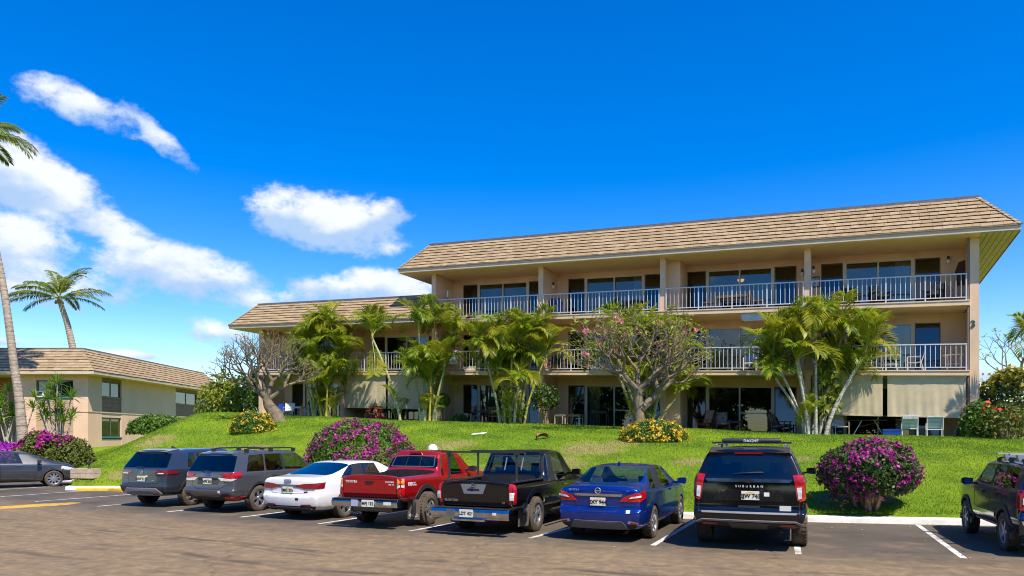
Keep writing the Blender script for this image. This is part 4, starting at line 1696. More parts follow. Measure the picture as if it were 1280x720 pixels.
# round bougainvillea balls
p = lawn_at(1087, 634)
bush('bougainvillea_bush', 'round clipped magenta bougainvillea on a thick woody trunk beside the kerb', 'bush', p, 1.14, 1.05, .76, 14000, LEAFD, .045, MAGENTA, 3400, .038, .14, 2.6, .30, .11, zlow=.88, seed=5, trunk=(26, .045), inner=.30)
p = px_at(450, 560, 23.6); p.z = ground(p.x, p.y) - .30
bush('bougainvillea_bush', 'broad domed pink bougainvillea behind the white sedan', 'bush', p, 1.68, 1.3, 1.32, 18000, LEAFM, .045, MAGENTA, 6800, .038, .02, 2.4, .10, .06, zlow=.95, seed=8, trunk=(14, .04), inner=.22, flat=.86)

# hedge of bougainvilleas below the left building
def at_left(px, d):
    p = px_at(px, 560, d)
    p.z = ground(p.x, p.y)
    return p


p = at_left(8, 36.5); bush('bougainvillea_hedge', 'low violet bougainvillea hedge at the left edge behind the grey sedan', 'hedge', p, 1.2, .8, 1.35, 4000, LEAFD, .07, MAGENTA2, 5200, .07, -.75, 1.5, .9, .08, seed=31, flat=.8)
p = at_left(51, 35.8); bush('bougainvillea_hedge', 'tall leafy bougainvillea with magenta top at the foot of the leaning palm', 'hedge', p, 1.3, .9, 1.85, 6500, LEAFO, .075, MAGENTA, 1500, .07, .42, 1.2, .9, .14, seed=32, flat=.85)
p = at_left(88, 35.4); bush('bougainvillea_hedge', 'sparse olive bougainvillea hedge at the lawn edge by the building corner', 'hedge', p, 1.0, .8, 1.45, 4200, LEAFO, .07, MAGENTA, 500, .06, .55, 1.2, .3, .14, seed=33, flat=.85)
# clipped green hedge on the mound
p = front_pt(197, -1.0); p = px_at(197, 533, 42.5); p.z = ground(p.x, p.y) - .1
bush('green_hedge', 'low bright green leafy hedge on the mound before the left building', 'hedge', p, 1.75, .8, 1.05, 5200, LEAFM, .09, seed=41, lump=.12, flat=.8)
# yellow flowering shrubs
p = lawn_at(316, 540); bush('yellow_flower_shrub', 'yellow flowering ground shrub at the foot of the bare grey tree', 'bush', p, 1.02, .75, .95, 5200, LEAFM, .05, YFLOW, 1100, .042, -.1, 3, .2, .12, seed=51, flat=.9)
p = lawn_at(817, 551); bush('yellow_flower_shrub', 'mound of yellow flowers beneath the pink blossomed tree', 'bush', p, 1.25, .7, .74, 6000, LEAFM, .045, YFLOW, 1900, .04, -.12, 3, .1, .12, seed=52, flat=.85)
# yellow green tree behind the bare one
p = px_at(285, 530, 50); p.z = ground(p.x, p.y)
bush('yellow_green_shrub', 'tall yellow green shrub behind the bare grey tree', 'bush', p, 2.0, 1.2, 1.9, 3600, [LEAFYG], .14, seed=61, lump=.35, zlow=1.5, trunk=(12, .05), inner=.6)
p = px_at(330, 530, 47.8); p.z = ground(p.x, p.y)
bush('yellow_green_shrub', 'feathery bright green shrub at the wing corner behind the bare tree', 'bush', p, 1.3, 1.0, 2.0, 2600, [LEAFM], .18, seed=62, lump=.3, zlow=1.5, trunk=(9, .04), inner=.6, aspect=.25)
# leafy shrub and topiary ball at the columns
p = front_pt(681, -.9); bush('leafy_shrub', 'open leafy shrub with thin grey stems at the middle column', 'bush', p, .72, .6, .75, 900, [LEAFD], .09, PINK, 60, .05, .2, 3, 0, .25, zlow=1.25, seed=71, trunk=(9, .022), inner=.5)
p = front_pt(553, -1.0); bush('topiary_ball', 'small clipped green ball shrub right of the yellow canes', 'bush', p, .42, .42, .40, 1500, [LEAFM], .05, seed=72, lump=.05, zlow=1.15, trunk=(3, .03), inner=.25)
p = front_pt(1034, -1.2); bush('broadleaf_plant', 'broad leaved plant among the whitish palm trunks at the right end', 'plant', p, .6, .45, 1.6, 420, [LEAFYG], .17, seed=73, lump=.25, zlow=1.9, trunk=(6, .03), inner=.7, aspect=.45)
p = front_pt(575, -1.0); bush('low_plant', 'low dark bedding plant beside the clipped ball shrub', 'plant', p, .5, .4, .45, 400, [LEAFD], .09, seed=74, lump=.2)
p = front_pt(470, -.9); bush('reddish_plant', 'low reddish ti plant below the wing roller shades', 'plant', p, .5, .4, .8, 260, [leaf_mat('ti_leaf', [(.14, .03, .03), (.25, .10, .05), (.06, .07, .02)], .3)], .2, seed=75, lump=.2, aspect=.25)

# shrubs at the right end
p = px_at(1266, 545, 30.5); p.z = ground(p.x, p.y)
bush('croton_bush', 'large yellow and dark green croton bush at the right corner of the building', 'bush', p, 1.5, 1.3, 1.55, 5200, [LEAFD], .085, LEAFY, 2800, .085, -.05, .9, .2, .18, zlow=1.35, seed=81, inner=.35, trunk=(10, .04))
p = px_at(1222, 545, 28.3); p.z = ground(p.x, p.y)
bush('hibiscus_bush', 'dark hibiscus shrub with few red blooms against the corner column', 'bush', p, .62, .5, .95, 1500, [LEAFM], .085, OFLOW, 12, .09, .1, 3, .3, .2, zlow=.5, seed=82, inner=.6)
p = px_at(1258, 548, 27.6); p.z = ground(p.x, p.y)
bush('hibiscus_bush', 'straggly yellow green hibiscus with red blooms right of the corner column', 'bush', p, 1.0, .6, .85, 1100, [LEAFO], .075, RFLOW, 14, .10, .0, 3, .1, .3, zlow=.6, seed=83, inner=.8, trunk=(16, .02))
b = px_at(1292, 545, 33.5); b.z = ground(b.x, b.y)
plumeria('bare twiggy tree with a green top at the right edge beyond the croton', b,
         ([(0, 0, -.3), (0, 0, 1.2), (-.1, 0, 2.0)], [.16, .13, .12],
          [((-.1, 0, 1.9), (-.8, 0, 1), .09, 1.0), ((-.1, 0, 1.9), (-.2, .3, 1), .09, 1.0), ((-.1, 0, 1.9), (.6, 0, 1), .09, 1.0)]), 31, (.9, .8), 5, 60, 0, 1.0, .1)
p = px_at(1294, 545, 27.9); p.z = ground(p.x, p.y)
root_ = areca('slender palm with windblown fronds at the right edge', p, [(.1, 0, 3.5, .0, 0, 8)], 88, CANE, 1.6)


# dracaena (spiky rosette plants on bare stems) by the left building
def rosette_mesh(seed, L=.5, n=34):
    rr = random.Random(seed)
    mb = MB()
    for k in range(n):
        a = k * 2.4
        e = R(85 - 95 * k / n)
        d = Vector((math.cos(a) * math.cos(e), math.sin(a) * math.cos(e), math.sin(e)))
        sd = d.cross(Vector((0, 0, 1)))
        if sd.length < .05:
            sd = Vector((1, 0, 0))
        sd = sd.normalized() * .03
        l = L * rr.uniform(.8, 1.1)
        m = d * l * .5
        t = d * l + Vector((0, 0, -.12 * l))
        i = [mb.add(-sd * .5), mb.add(sd * .5), mb.add(m + sd), mb.add(m - sd), mb.add(t)]
        mb.f += [[i[0], i[1], i[2], i[3]], [i[3], i[2], i[4]]]; mb.m += [0, 0]
    me = bpy.data.meshes.new('rosette')
    me.from_pydata(mb.v, [], mb.f)
    me.materials.append(LEAFM2)
    me.update()
    return me


LEAFM2 = leaf_mat('dracaena_leaf', [(.10, .22, .02), (.18, .30, .03), (.28, .36, .05)], .3)
ROS = [rosette_mesh(k) for k in range(3)]


def dracaena(label, loc, heads, seed):
    root = thing('dracaena_plant', label, 'plant', loc, 0, 'spiky rosette plants by the left building')
    mb = MB()
    rr = random.Random(seed)
    for (x, y, z, s) in heads:
        b0 = Vector((rr.uniform(-.3, .3), rr.uniform(-.2, .2), -.1))
        e = Vector((x, y, z))
        mb.tube([b0, b0.lerp(e, .5) + Vector((rr.uniform(-.15, .15), 0, -.1)), e], [.05, .04, .03], 6)
        o = link('rosette', rr.choice(ROS), root)
        o.location = e
        o.rotation_euler = (rr.uniform(-.3, .3), rr.uniform(-.3, .3), rr.uniform(0, 6))
        o.scale = (s, s, s)
    mb.obj('stem', mat_cached('drac_stem', (.45, .38, .30), .9), root, smooth=True)


def heads_px(pxs, d, base):
    out = []
    for (x, y) in pxs:
        q = px_at(x, y, d)
        out.append((q.x - base.x, random.uniform(-.4, .4), q.z - base.z, random.uniform(1.25, 1.7)))
    return out


b = px_at(72, 535, 41); b.z = ground(b.x, b.y)
dracaena('tall spiky dracaena with many bright rosettes in front of the left window', b, heads_px([(46, 497), (58, 487), (69, 490), (76, 480), (64, 499), (57, 510), (72, 503), (80, 509), (88, 497), (76, 517), (86, 518), (66, 518), (92, 524), (60, 522), (82, 528)], 41, b), 1)
b = px_at(12, 535, 41.5); b.z = ground(b.x, b.y)
dracaena('spiky dracaena at the left edge behind the leaning palm trunk', b, heads_px([(8, 489), (2, 500), (6, 510), (14, 512), (20, 520), (-4, 515), (10, 524), (4, 530), (22, 508), (39, 510)], 41.5, b), 2)


# wooded far side of the lot, behind the photographer: seen only as reflections in panes and paint
def tree_line():
    rng = np.random.default_rng(77)
    P, N = [], []
    mb = MB()
    rr = random.Random(5)
    for k in range(15):
        x = -62 + k * 7.2 + rr.uniform(-1.5, 1.5)
        y = -17 + rr.uniform(-4, 3)
        h = rr.uniform(9.0, 12.5)
        mb.tube([(x, y, 0), (x + .2, y, h * .3), (x + .1, y + .2, h * .6)], [.3, .22, .12], 7)
        for q in range(8):
            c = np.array([x + rr.uniform(-2.4, 2.4), y + rr.uniform(-1.8, 1.8), h * rr.uniform(.28, .85)])
            d = rng.normal(0, 1, (420, 3)); d /= np.linalg.norm(d, axis=1)[:, None]
            P.append(c + d * np.array([2.6, 2.2, 2.0]) * rng.uniform(.6, 1.05, (420, 1))); N.append(d)
        d = rng.uniform(-1, 1, (420, 3))
        P.append(np.array([x, y + 1.5, .8]) + d * np.array([3.9, .9, .8])); N.append(rng.normal(0, 1, (420, 3)))
    P, N = np.concatenate(P), np.concatenate(N)
    o = link('tree_line', leaves_mesh('tree_line', P, N, .40, LEAFD, None, rng))
    tag(o, 'dark leafy trees along the far side of the parking lot', 'trees', kind='stuff')
    mb.obj('trunks', BARK, o, smooth=True)


tree_line()
# ------------------------------------------------------------------ vehicles
def paint(name, col, metal=.5, rough=.32, dust=.5, coat=1.0):
    m = bpy.data.materials.new(name)
    m.use_nodes = True
    nt = m.node_tree
    b = nt.nodes['Principled BSDF']
    tc = nt.nodes.new('ShaderNodeTexCoord')
    sep = nt.nodes.new('ShaderNodeSeparateXYZ')
    nt.links.new(tc.outputs['Object'], sep.inputs[0])
    n = noise_n(nt, tc.outputs['Object'], 5, 6, .7)
    low = maprange(nt, sep.outputs[2], .25, .75, 1, 0)
    f = math_n(nt, 'MULTIPLY', math_n(nt, 'MULTIPLY', maprange(nt, n, .35, .75), math_n(nt, 'MULTIPLY_ADD', low, .75, .10)), dust)
    nt.links.new(mixcol(nt, f, col, (.20, .145, .095)), b.inputs['Base Color'])
    nt.links.new(math_n(nt, 'SUBTRACT', metal, math_n(nt, 'MULTIPLY', f, metal)), b.inputs['Metallic'])
    nt.links.new(math_n(nt, 'MULTIPLY_ADD', f, .5, rough), b.inputs['Roughness'])
    nt.links.new(math_n(nt, 'SUBTRACT', coat, math_n(nt, 'MULTIPLY', f, coat)), b.inputs['Coat Weight'])
    b.inputs['Coat Roughness'].default_value = .07
    b.inputs['Specular IOR Level'].default_value = .2
    return m


def dusty(name, col, rough, dust=.6, z1=.6):
    m = paint(name, col, 0.0, rough, dust, 0.0)
    return m


TYRE = mat('tyre_rubber', (.030, .027, .025), .85, col2=(.12, .085, .055), vscale=3.5)
TRIM = mat('trim_black', (.018, .018, .019), .55, var=.2, vscale=8)
GREYTRIM = mat('trim_grey', (.17, .175, .18), .5, var=.1)
CHROME = mat('chrome', (.62, .63, .65), .16, metal=1.0, col2=(.42, .42, .42), vscale=5)
SILVER = mat('alloy_silver', (.55, .56, .58), .32, metal=.85)
DARKALLOY = mat('alloy_dark', (.04, .04, .042), .5, metal=.3)
REDL = mat('tail_red', (.26, .003, .005), .2, coat=.6, col2=(.48, .008, .008), vscale=9)
REDD = mat('tail_darkred', (.20, .006, .010), .15, coat=1.0)
WHITEL = mat('lamp_white', (.72, .72, .72), .2, coat=1.0, col2=(.45, .45, .47), vscale=18)
AMBER = mat('lamp_amber', (.75, .26, .02), .2, coat=1.0)
PLATE = mat('plate_white', (.72, .74, .70), .45, col2=(.62, .66, .56), vscale=14)
INK = mat('ink_black', (.012, .012, .014), .5)
SEATM = mat('seat_grey', (.05, .05, .053), .9, var=.2)
SEATB = mat('seat_blue', (.05, .09, .13), .9, var=.2)
CARGLASS = glass_mat('car_glass', (.50, .58, .55), .06, 1.2)
PRIVACY = glass_mat('privacy_glass', (.045, .05, .055), .05, 1.1)
REARGL = glass_mat('rear_glass', (.68, .76, .74), .01, .8)
BADGE_OFF = .006


ZA = [.6]      # height of the bumper shelf of the car being built


def st_deck(x, W, zb, zs, zd, dx=None, wb=.80):
    dx = dx or [0] * 10
    y = [0, wb * W, .965 * W, W, .992 * W, .972 * W, .93 * W, .80 * W, .42 * W, 0]
    za = min(ZA[0], zs - .12)
    z = [zb, zb, zb + .09, za, za + .04, zs, zs + (zd - zs) * .55, zd, zd + .018, zd + .024]
    return dict(x=[x + d for d in dx], y=y, z=z, k='deck')


def st_cab(xl, xt, W, zb, zs, zr, wt, dx=None, wb=.80, drop=.085, zg=.03):
    dx = dx or [0] * 10
    y = [0, wb * W, .965 * W, W, .992 * W, .972 * W, .945 * W, wt, wt - .10, 0]
    za = min(ZA[0], zs - .12)
    z = [zb, zb, zb + .09, za, za + .04, zs, zs + zg, zr - drop, zr - .024, zr]
    xx = [xl] * 7 + [xt] * 3
    return dict(x=[a + d for a, d in zip(xx, dx)], y=y, z=z, k='cab')


class Car:
    def __init__(s, name, label, pos, theta, body_mat, cat, group='vehicles parked in the row of stalls'):
        s.root = thing(name, label, cat, (pos[0], pos[1], 0), R(90 - theta), group)
        s.body_mat = body_mat
        s.gid = {}
        s.full_rear = False

    def g(s, name):
        return s.gid.setdefault(name, len(s.gid))

    def shell(s, ST, groups, rear_rows, wells, cut_boxes=(), bulge=.08, front_rows=None, level=2, creases=(5, 6, 7), cap_inner=.86):
        """ST stations rear->front; groups {(interval, j): name}; rear_rows {j: name} for the inner cap faces"""
        bm = bmesh.new()
        g = s.g
        g('body'); g('well'); g('under')
        rings = []
        for st in ST:
            ring = []
            for j in range(10):
                ring.append(bm.verts.new((st['x'][j], -st['y'][j], st['z'][j])))
            for j in range(8, 0, -1):
                ring.append(bm.verts.new((st['x'][j], st['y'][j], st['z'][j])))
            rings.append(ring)
        cl = bm.edges.layers.float.new('crease_edge')
        for i in range(len(rings) - 1):
            for k in range(18):
                a, b = rings[i], rings[i + 1]
                f = bm.faces.new((a[k], a[(k + 1) % 18], b[(k + 1) % 18], b[k]))
                j = k if k < 9 else 17 - k
                side = 'R' if k < 9 else 'L'
                nm = groups.get((i, j), 'under' if j == 0 else 'body')
                if nm.startswith('win_') or nm == 'pillar':
                    nm = nm + side
                f.material_index = g(nm)
        # caps
        cols = [-1, -cap_inner, 0, cap_inner, 1]
        shelf = []
        for end, st, ring, rows in ((0, ST[0], rings[0], rear_rows), (1, ST[-1], rings[-1], front_rows or {})):
            sg = -1 if end == 0 else 1
            grid = []
            for j in range(10):
                if j in (0, 9):
                    grid.append([ring[j]] * 5)
                    continue
                row = []
                for c in cols:
                    if c == -1:
                        row.append(ring[j])
                    elif c == 1:
                        row.append(ring[18 - j])
                    else:
                        row.append(bm.verts.new((st['x'][j] + sg * bulge * (1 - abs(c) ** 2.5), c * st['y'][j], st['z'][j])))
                grid.append(row)
            if end == 0:
                for j in (3, 4):
                    shelf += list(zip(grid[j][:-1], grid[j][1:]))
            for j in range(9):
                for c in range(4):
                    q = [grid[j][c], grid[j][c + 1], grid[j + 1][c + 1], grid[j + 1][c]]
                    u = []
                    for v in q:
                        if v not in u:
                            u.append(v)
                    if len(u) < 3:
                        continue
                    f = bm.faces.new(u)
                    nm = rows.get(j, 'body')
                    if c in (0, 3) and not nm.startswith('bump') and not (nm == 'rear_window' and s.full_rear):
                        nm = 'body'
                    f.material_index = g(nm)
        bmesh.ops.recalc_face_normals(bm, faces=bm.faces)
        # creases along the belt and glass lines in the cabin, and round the tail outline
        for i in range(len(rings) - 1):
            both = ST[i]['k'] == 'cab' and ST[i + 1]['k'] == 'cab'
            for j in creases:
                for k in {j, 18 - j}:
                    e = bm.edges.get((rings[i][k], rings[i + 1][k]))
                    if e:
                        e[cl] = .75 if both else (.45 if j == 5 else 0)
        for k in range(18):
            e = bm.edges.get((rings[0][k], rings[0][(k + 1) % 18]))
            if e:
                e[cl] = .40
        glassy = {v for n_, v in s.gid.items() if n_.startswith('win') or n_ == 'rear_window' or n_.startswith('pillar')}
        for e in bm.edges:
            fs = e.link_faces
            if len(fs) == 2 and fs[0].material_index != fs[1].material_index and (fs[0].material_index in glassy or fs[1].material_index in glassy):
                e[cl] = max(e[cl], .95)
        # the bumper shelf stays crisp across the tail
        for (ra, rb) in shelf:
            e = bm.edges.get((ra, rb))
            if e:
                e[cl] = max(e[cl], .6)
        me = bpy.data.meshes.new('cage')
        bm.to_mesh(me); bm.free()
        n_slots = 24
        for q in range(n_slots):
            me.materials.append(None)
        ob = bpy.data.objects.new('cage', me)
        COL.objects.link(ob)
        md = ob.modifiers.new('s', 'SUBSURF'); md.levels = level; md.render_levels = level
        cm = bpy.data.meshes.new('cut')
        mb = MB()
        for (cx, cz, rad, w) in wells:
            for sg in (-1, 1):
                mb.lathe([(rad, sg * (w - .30)), (rad, sg * (w + .3))], (cx, 0, cz), 40, 0, axis='y')
                n = 40
                base = len(mb.v) - 80
                mb.f.append(list(range(base, base + 40))); mb.m.append(0)
                mb.f.append(list(range(base + 40, base + 80))); mb.m.append(0)
        nwell = len(mb.f)
        for (x0, x1, y0, y1, z0, z1) in cut_boxes:
            mb.box(x0, x1, y0, y1, z0, z1)
        cm.from_pydata(mb.v, [], mb.f)
        for q in range(n_slots):
            cm.materials.append(None)
        bl = g('bed_liner')
        cm.polygons.foreach_set('material_index', [g('well')] * nwell + [bl] * (len(mb.f) - nwell))
        b2 = bmesh.new(); b2.from_mesh(cm); bmesh.ops.recalc_face_normals(b2, faces=b2.faces); b2.to_mesh(cm); b2.free()
        co = bpy.data.objects.new('cut', cm)
        COL.objects.link(co)
        md = ob.modifiers.new('b', 'BOOLEAN'); md.operation = 'DIFFERENCE'; md.object = co; md.solver = 'EXACT'
        dg = bpy.context.evaluated_depsgraph_get()
        ev = bpy.data.meshes.new_from_object(ob.evaluated_get(dg))
        bpy.data.objects.remove(ob); bpy.data.objects.remove(co)
        s.full = ev
        s.bvh = BVHTree.FromPolygons([v.co.copy() for v in ev.vertices], [tuple(p.vertices) for p in ev.polygons])
        s.xs = [v.co.x for v in ev.vertices]
        return ev

    def split(s, spec):
        """spec {group: (object name, material, label or None)}"""
        inv = {v: k for k, v in s.gid.items()}
        by = {}
        for p in s.full.polygons:
            by.setdefault(inv[p.material_index], []).append(p)
        merged = {}
        for gname, polys in by.items():
            key = spec.get(gname)
            if key is None:
                base = gname.rstrip('LR')
                key = spec.get(base, spec['body'])
                if base != gname and base in spec:
                    key = (*key, gname)
            if gname == 'well':         # one liner per wheel
                mx = sum(p.center.x for p in polys) / len(polys)
                for p in polys:
                    merged.setdefault((*key, p.center.x > mx, p.center.y > 0), []).append(p)
                continue
            merged.setdefault(key, []).extend(polys)
        s.parts = {}
        for key, polys in merged.items():
            used = {}
            V, F = [], []
            for p in polys:
                f = []
                for vi in p.vertices:
                    if vi not in used:
                        used[vi] = len(V)
                        V.append(tuple(s.full.vertices[vi].co))
                    f.append(used[vi])
                F.append(f)
            me = bpy.data.meshes.new(key[0])
            me.from_pydata(V, [], F)
            me.materials.append(key[1])
            me.polygons.foreach_set('use_smooth', [True] * len(F))
            try:
                me.set_sharp_from_angle(angle=R(38))
            except Exception:
                pass
            o = link(key[0], me, s.root)
            s.parts.setdefault(key[0], []).append(o)
        return s.parts

    # ---- projection onto the shell
    def ray(s, mode, u, v):
        if mode == 'rear':
            o, d = Vector((-14, -u, v)), Vector((1, 0, 0))
        elif mode == 'right':
            o, d = Vector((u, -14, v)), Vector((0, 1, 0))
        elif mode == 'left':
            o, d = Vector((-u, 14, v)), Vector((0, -1, 0))
        elif mode == 'top':
            o, d = Vector((u, v, 6)), Vector((0, 0, -1))
        else:      # cylindrical about a vertical axis at x = mode[1]; u = angle from straight back, positive to the car's right
            xc = mode[1]
            dv = Vector((-math.cos(u), -math.sin(u), 0))
            o, d = Vector((xc, 0, v)) + dv * 14, -dv
        h = s.bvh.ray_cast(o, d)
        if h[0] is None:
            return None, None
        n = h[1]
        if n.dot(d) > 0:
            n = -n
        return h[0], n

    def patch(s, name, outline, mode, mt, off=.006, res=.05, parent=None, thick=.012, mb=None, m=0, smooth=True):
        pts = []
        n = len(outline)
        for i in range(n):
            a, b = Vector(outline[i]), Vector(outline[(i + 1) % n])
            k = max(1, int((b - a).length / res))
            for q in range(k):
                pts.append(a.lerp(b, q / k))
        ne = len(pts)
        us = [p.x for p in pts]; vs = [p.y for p in pts]

        def inside(x, y):
            c = False
            j = ne - 1
            for i in range(ne):
                if (vs[i] > y) != (vs[j] > y) and x < (us[j] - us[i]) * (y - vs[i]) / (vs[j] - vs[i]) + us[i]:
                    c = not c
                j = i
            return c
        gx = min(us) + res * .5
        allp = list(pts)
        while gx < max(us):
            gy = min(vs) + res * .5
            while gy < max(vs):
                if inside(gx, gy) and min((gx - p.x) ** 2 + (gy - p.y) ** 2 for p in pts) > (res * .4) ** 2:
                    allp.append(Vector((gx, gy)))
                gy += res
            gx += res
        res_ = delaunay_2d_cdt([Vector((p[0], p[1])) for p in allp], [(i, (i + 1) % ne) for i in range(ne)], [], 1, 1e-5)
        vv, ff = res_[0], res_[2]
        own = mb is None
        mb = mb or MB()
        idx = {}
        low = {}
        for i, p in enumerate(vv):
            h, nn = s.ray(mode, p.x, p.y)
            if h is None:
                continue
            idx[i] = mb.add(h + nn * (off + thick))
            low[i] = mb.add(h - nn * .01)
        edge = {}
        for f in ff:
            if all(i in idx for i in f):
                mb.f.append([idx[i] for i in f]); mb.m.append(m)
                for q in range(3):
                    e = (f[q], f[(q + 1) % 3])
                    edge[e] = 1
        for (a, b) in list(edge):
            if (b, a) not in edge:
                mb.f.append([idx[a], low[a], low[b], idx[b]]); mb.m.append(m)
        if own:
            if not mb.f:
                return None
            return mb.obj(name, mt, parent or s.root, smooth=smooth)

    def wrap(s, pts, xc, W, xr):
        """mixed outline: ('r', u, z) on the tail or ('s', x, z) on the right flank -> cylindrical coordinates"""
        out = []
        for (k, a, z) in pts:
            ang = math.atan2(a, xc - xr) if k == 'r' else math.atan2(W, xc - a)
            out.append((ang, z))
        return out

    def both(s, name, pts, xc, W, xr, mt, parent=None, res=.05, **k):
        out = []
        for sg in (1, -1):
            o = [(a * sg, z) for a, z in s.wrap(pts, xc, W, xr)]
            if sg < 0:
                o = o[::-1]
            out.append(s.patch(name, o, ('cyl', xc), mt, res=res, parent=parent[0 if sg > 0 else 1] if parent else None, **k))
        return out

    def seam(s, lines, mode, name='panel_gap', w=.008, mt=None, off=.002):
        mb = MB()
        for ln in lines:
            pts = []
            for a, b in zip(ln[:-1], ln[1:]):
                a, b = Vector(a), Vector(b)
                k = max(1, int((b - a).length / .06))
                for q in range(k):
                    pts.append(a.lerp(b, q / k))
            pts.append(Vector(ln[-1]))
            prev = None
            for i, p in enumerate(pts):
                d = (pts[min(i + 1, len(pts) - 1)] - pts[max(0, i - 1)])
                d.normalize()
                nn = Vector((-d.y, d.x)) * w
                h0, n0 = s.ray(mode, p.x + nn.x, p.y + nn.y)
                h1, n1 = s.ray(mode, p.x - nn.x, p.y - nn.y)
                if h0 is None or h1 is None or (h0 - h1).length > .15:
                    prev = None
                    continue
                cur = (mb.add(h0 + n0 * off), mb.add(h1 + n1 * off))
                if prev and (Vector(mb.v[prev[0]]) - Vector(mb.v[cur[0]])).length < .25:
                    mb.f.append([prev[0], cur[0], cur[1], prev[1]]); mb.m.append(0)
                prev = cur
        if mb.f:
            return mb.obj(name, mt or INK, s.root)

    def text(s, body, mode, u, v, size, mt, name='lettering', off=.006, parent=None, xs=1.0, spacing=1.0, bold=.0, ital=0.0):
        cu = bpy.data.curves.new('t', 'FONT')
        cu.body = body
        cu.size = size
        cu.align_x = 'CENTER'
        cu.align_y = 'CENTER'
        cu.space_character = spacing
        cu.offset = bold
        cu.shear = ital
        cu.resolution_u = 2
        tmp = bpy.data.objects.new('t', cu); COL.objects.link(tmp)
        dg = bpy.context.evaluated_depsgraph_get()
        me = bpy.data.meshes.new_from_object(tmp.evaluated_get(dg))
        bpy.data.objects.remove(tmp)
        ok = True
        for vx in me.vertices:
            h, n = s.ray(mode, u + vx.co.x * xs, v + vx.co.y)
            if h is None:
                ok = False
                continue
            vx.co = h + n * off
        me.materials.clear(); me.materials.append(mt)
        if ok:
            return link(name, me, parent or s.root)

    def plate(s, u, z, txt, tilt=0, w=.305, h=.155, surround=None, off=.022, green=False):
        p, n = s.ray('rear', u, z)
        x = p.x - off
        mb = MB()
        mb.box(x, x + .035, -u - w / 2, -u + w / 2, z - h / 2, z + h / 2)
        o = mb.obj('license_plate', PLATE, s.root)
        cu = bpy.data.curves.new('t', 'FONT')
        cu.body = txt; cu.size = .098; cu.align_x = 'CENTER'; cu.align_y = 'CENTER'; cu.offset = .004; cu.resolution_u = 2
        tmp = bpy.data.objects.new('t', cu); COL.objects.link(tmp)
        dg = bpy.context.evaluated_depsgraph_get()
        me = bpy.data.meshes.new_from_object(tmp.evaluated_get(dg))
        bpy.data.objects.remove(tmp)
        for v in me.vertices:
            v.co = Vector((x - .004, -u - v.co.x, z - .012 + v.co.y))
        me.materials.clear(); me.materials.append(INK)
        link('plate_number', me, o)
        # rainbow arc of the state's plate, faded
        mb = MB()
        cols = 3
        for c in range(cols):
            for q in range(10):
                a0, a1 = math.pi * q / 10, math.pi * (q + 1) / 10
                r0, r1 = .125 - c * .016, .139 - c * .016
                P = [(x - .002, -u - math.cos(a) * r * 1.0, z - .062 + math.sin(a) * r * .88) for a, r in ((a0, r0), (a1, r0), (a1, r1), (a0, r1))]
                mb.poly(P, c)
        mb.obj('plate_rainbow', [mat_cached('rb0', (.75, .32, .22), .5), mat_cached('rb1', (.78, .66, .15), .5), mat_cached('rb2', (.25, .55, .25), .5)], o)
        return o

    # ---- wheels
    def wheels(s, wb, track, Rw, w, rimr, style, nsp, rim_mat, steer=0, off=0.0):
        # wheel mesh faces -y
        ty = MB()
        hw = w / 2
        prof = [(rimr, hw * .82), (rimr + .02, hw * .98), (Rw - .035, hw * 1.0), (Rw - .008, hw * .86), (Rw, hw * .6), (Rw, 0), (Rw, -hw * .6), (Rw - .008, -hw * .86), (Rw - .035, -hw), (rimr + .02, -hw * .98), (rimr, -hw * .82)]
        ty.lathe(prof, (0, 0, 0), 36, 0, axis='y', close=True)
        # tread grooves
        for q in range(36):
            a = 2 * math.pi * q / 36
            c, sn = math.cos(a), math.sin(a)
            tx, tz = -sn, c
            for yy in (-.62, .62):
                P = []
                for (rr_, dy, dt) in ((Rw - .004, -.28, -.012), (Rw - .004, .28, -.012), (Rw - .004, .28, .012), (Rw - .004, -.28, .012)):
                    P.append((c * rr_ + tx * dt, (yy + dy) * hw, sn * rr_ + tz * dt))
                Q = [(p[0] * (1 + .008 / Rw), p[1], p[2] * (1 + .008 / Rw)) for p in P]
                ty.hexa(P, Q)
        tyre_me = ty.mesh('wheel', TYRE, smooth=True)
        rm = MB()
        yo = -hw * .80
        # dark dish, lip and spokes
        rm.lathe([(.001, yo + .07), (rimr * .55, yo + .07), (rimr * .93, yo + .06), (rimr + .002, yo + .10)], (0, 0, 0), 28, 1, axis='y')
        rm.lathe([(rimr * .90, yo + .03), (rimr * .93, yo - .006), (rimr * 1.0, yo - .012), (rimr * 1.03, yo + .01), (rimr * 1.0, yo + .05)], (0, 0, 0), 36, 0, axis='y')
        rm.lathe([(.001, yo - .004), (.05, yo - .004), (.065, yo + .01), (.068, yo + .05)], (0, 0, 0), 18, 0, axis='y')
        for q in range(nsp):
            a = 2 * math.pi * (q + .25) / nsp
            subs = (0,) if style == 'single' else (-.16, .16)
            for sa in subs:
                aa = a + (sa if style != 'single' else 0) * (5 / nsp)
                a_in = a + sa * .45
                r0, r1 = .05, rimr * .93
                w0, w1 = (.036, .030) if style == 'single' else (.020, .024)
                if style == 'steel':
                    w0 = w1 = .05
                p0 = Vector((math.cos(a_in) * r0, 0, math.sin(a_in) * r0)); p1 = Vector((math.cos(aa) * r1, 0, math.sin(aa) * r1))
                d = (p1 - p0).normalized(); sd = Vector((-d.z, 0, d.x))
                B, T = [], []
                for (pp, ww, dy) in ((p0, w0, .0), (p0, -w0, .0), (p1, -w1, .004), (p1, w1, .004)):
                    B.append(pp + sd * ww + Vector((0, yo + .05, 0)))
                    T.append(pp + sd * ww * .82 + Vector((0, yo + dy, 0)))
                rm.hexa(B, T, 0)
        rim_me = rm.mesh('rim', [rim_mat, DARKALLOY], smooth=True)
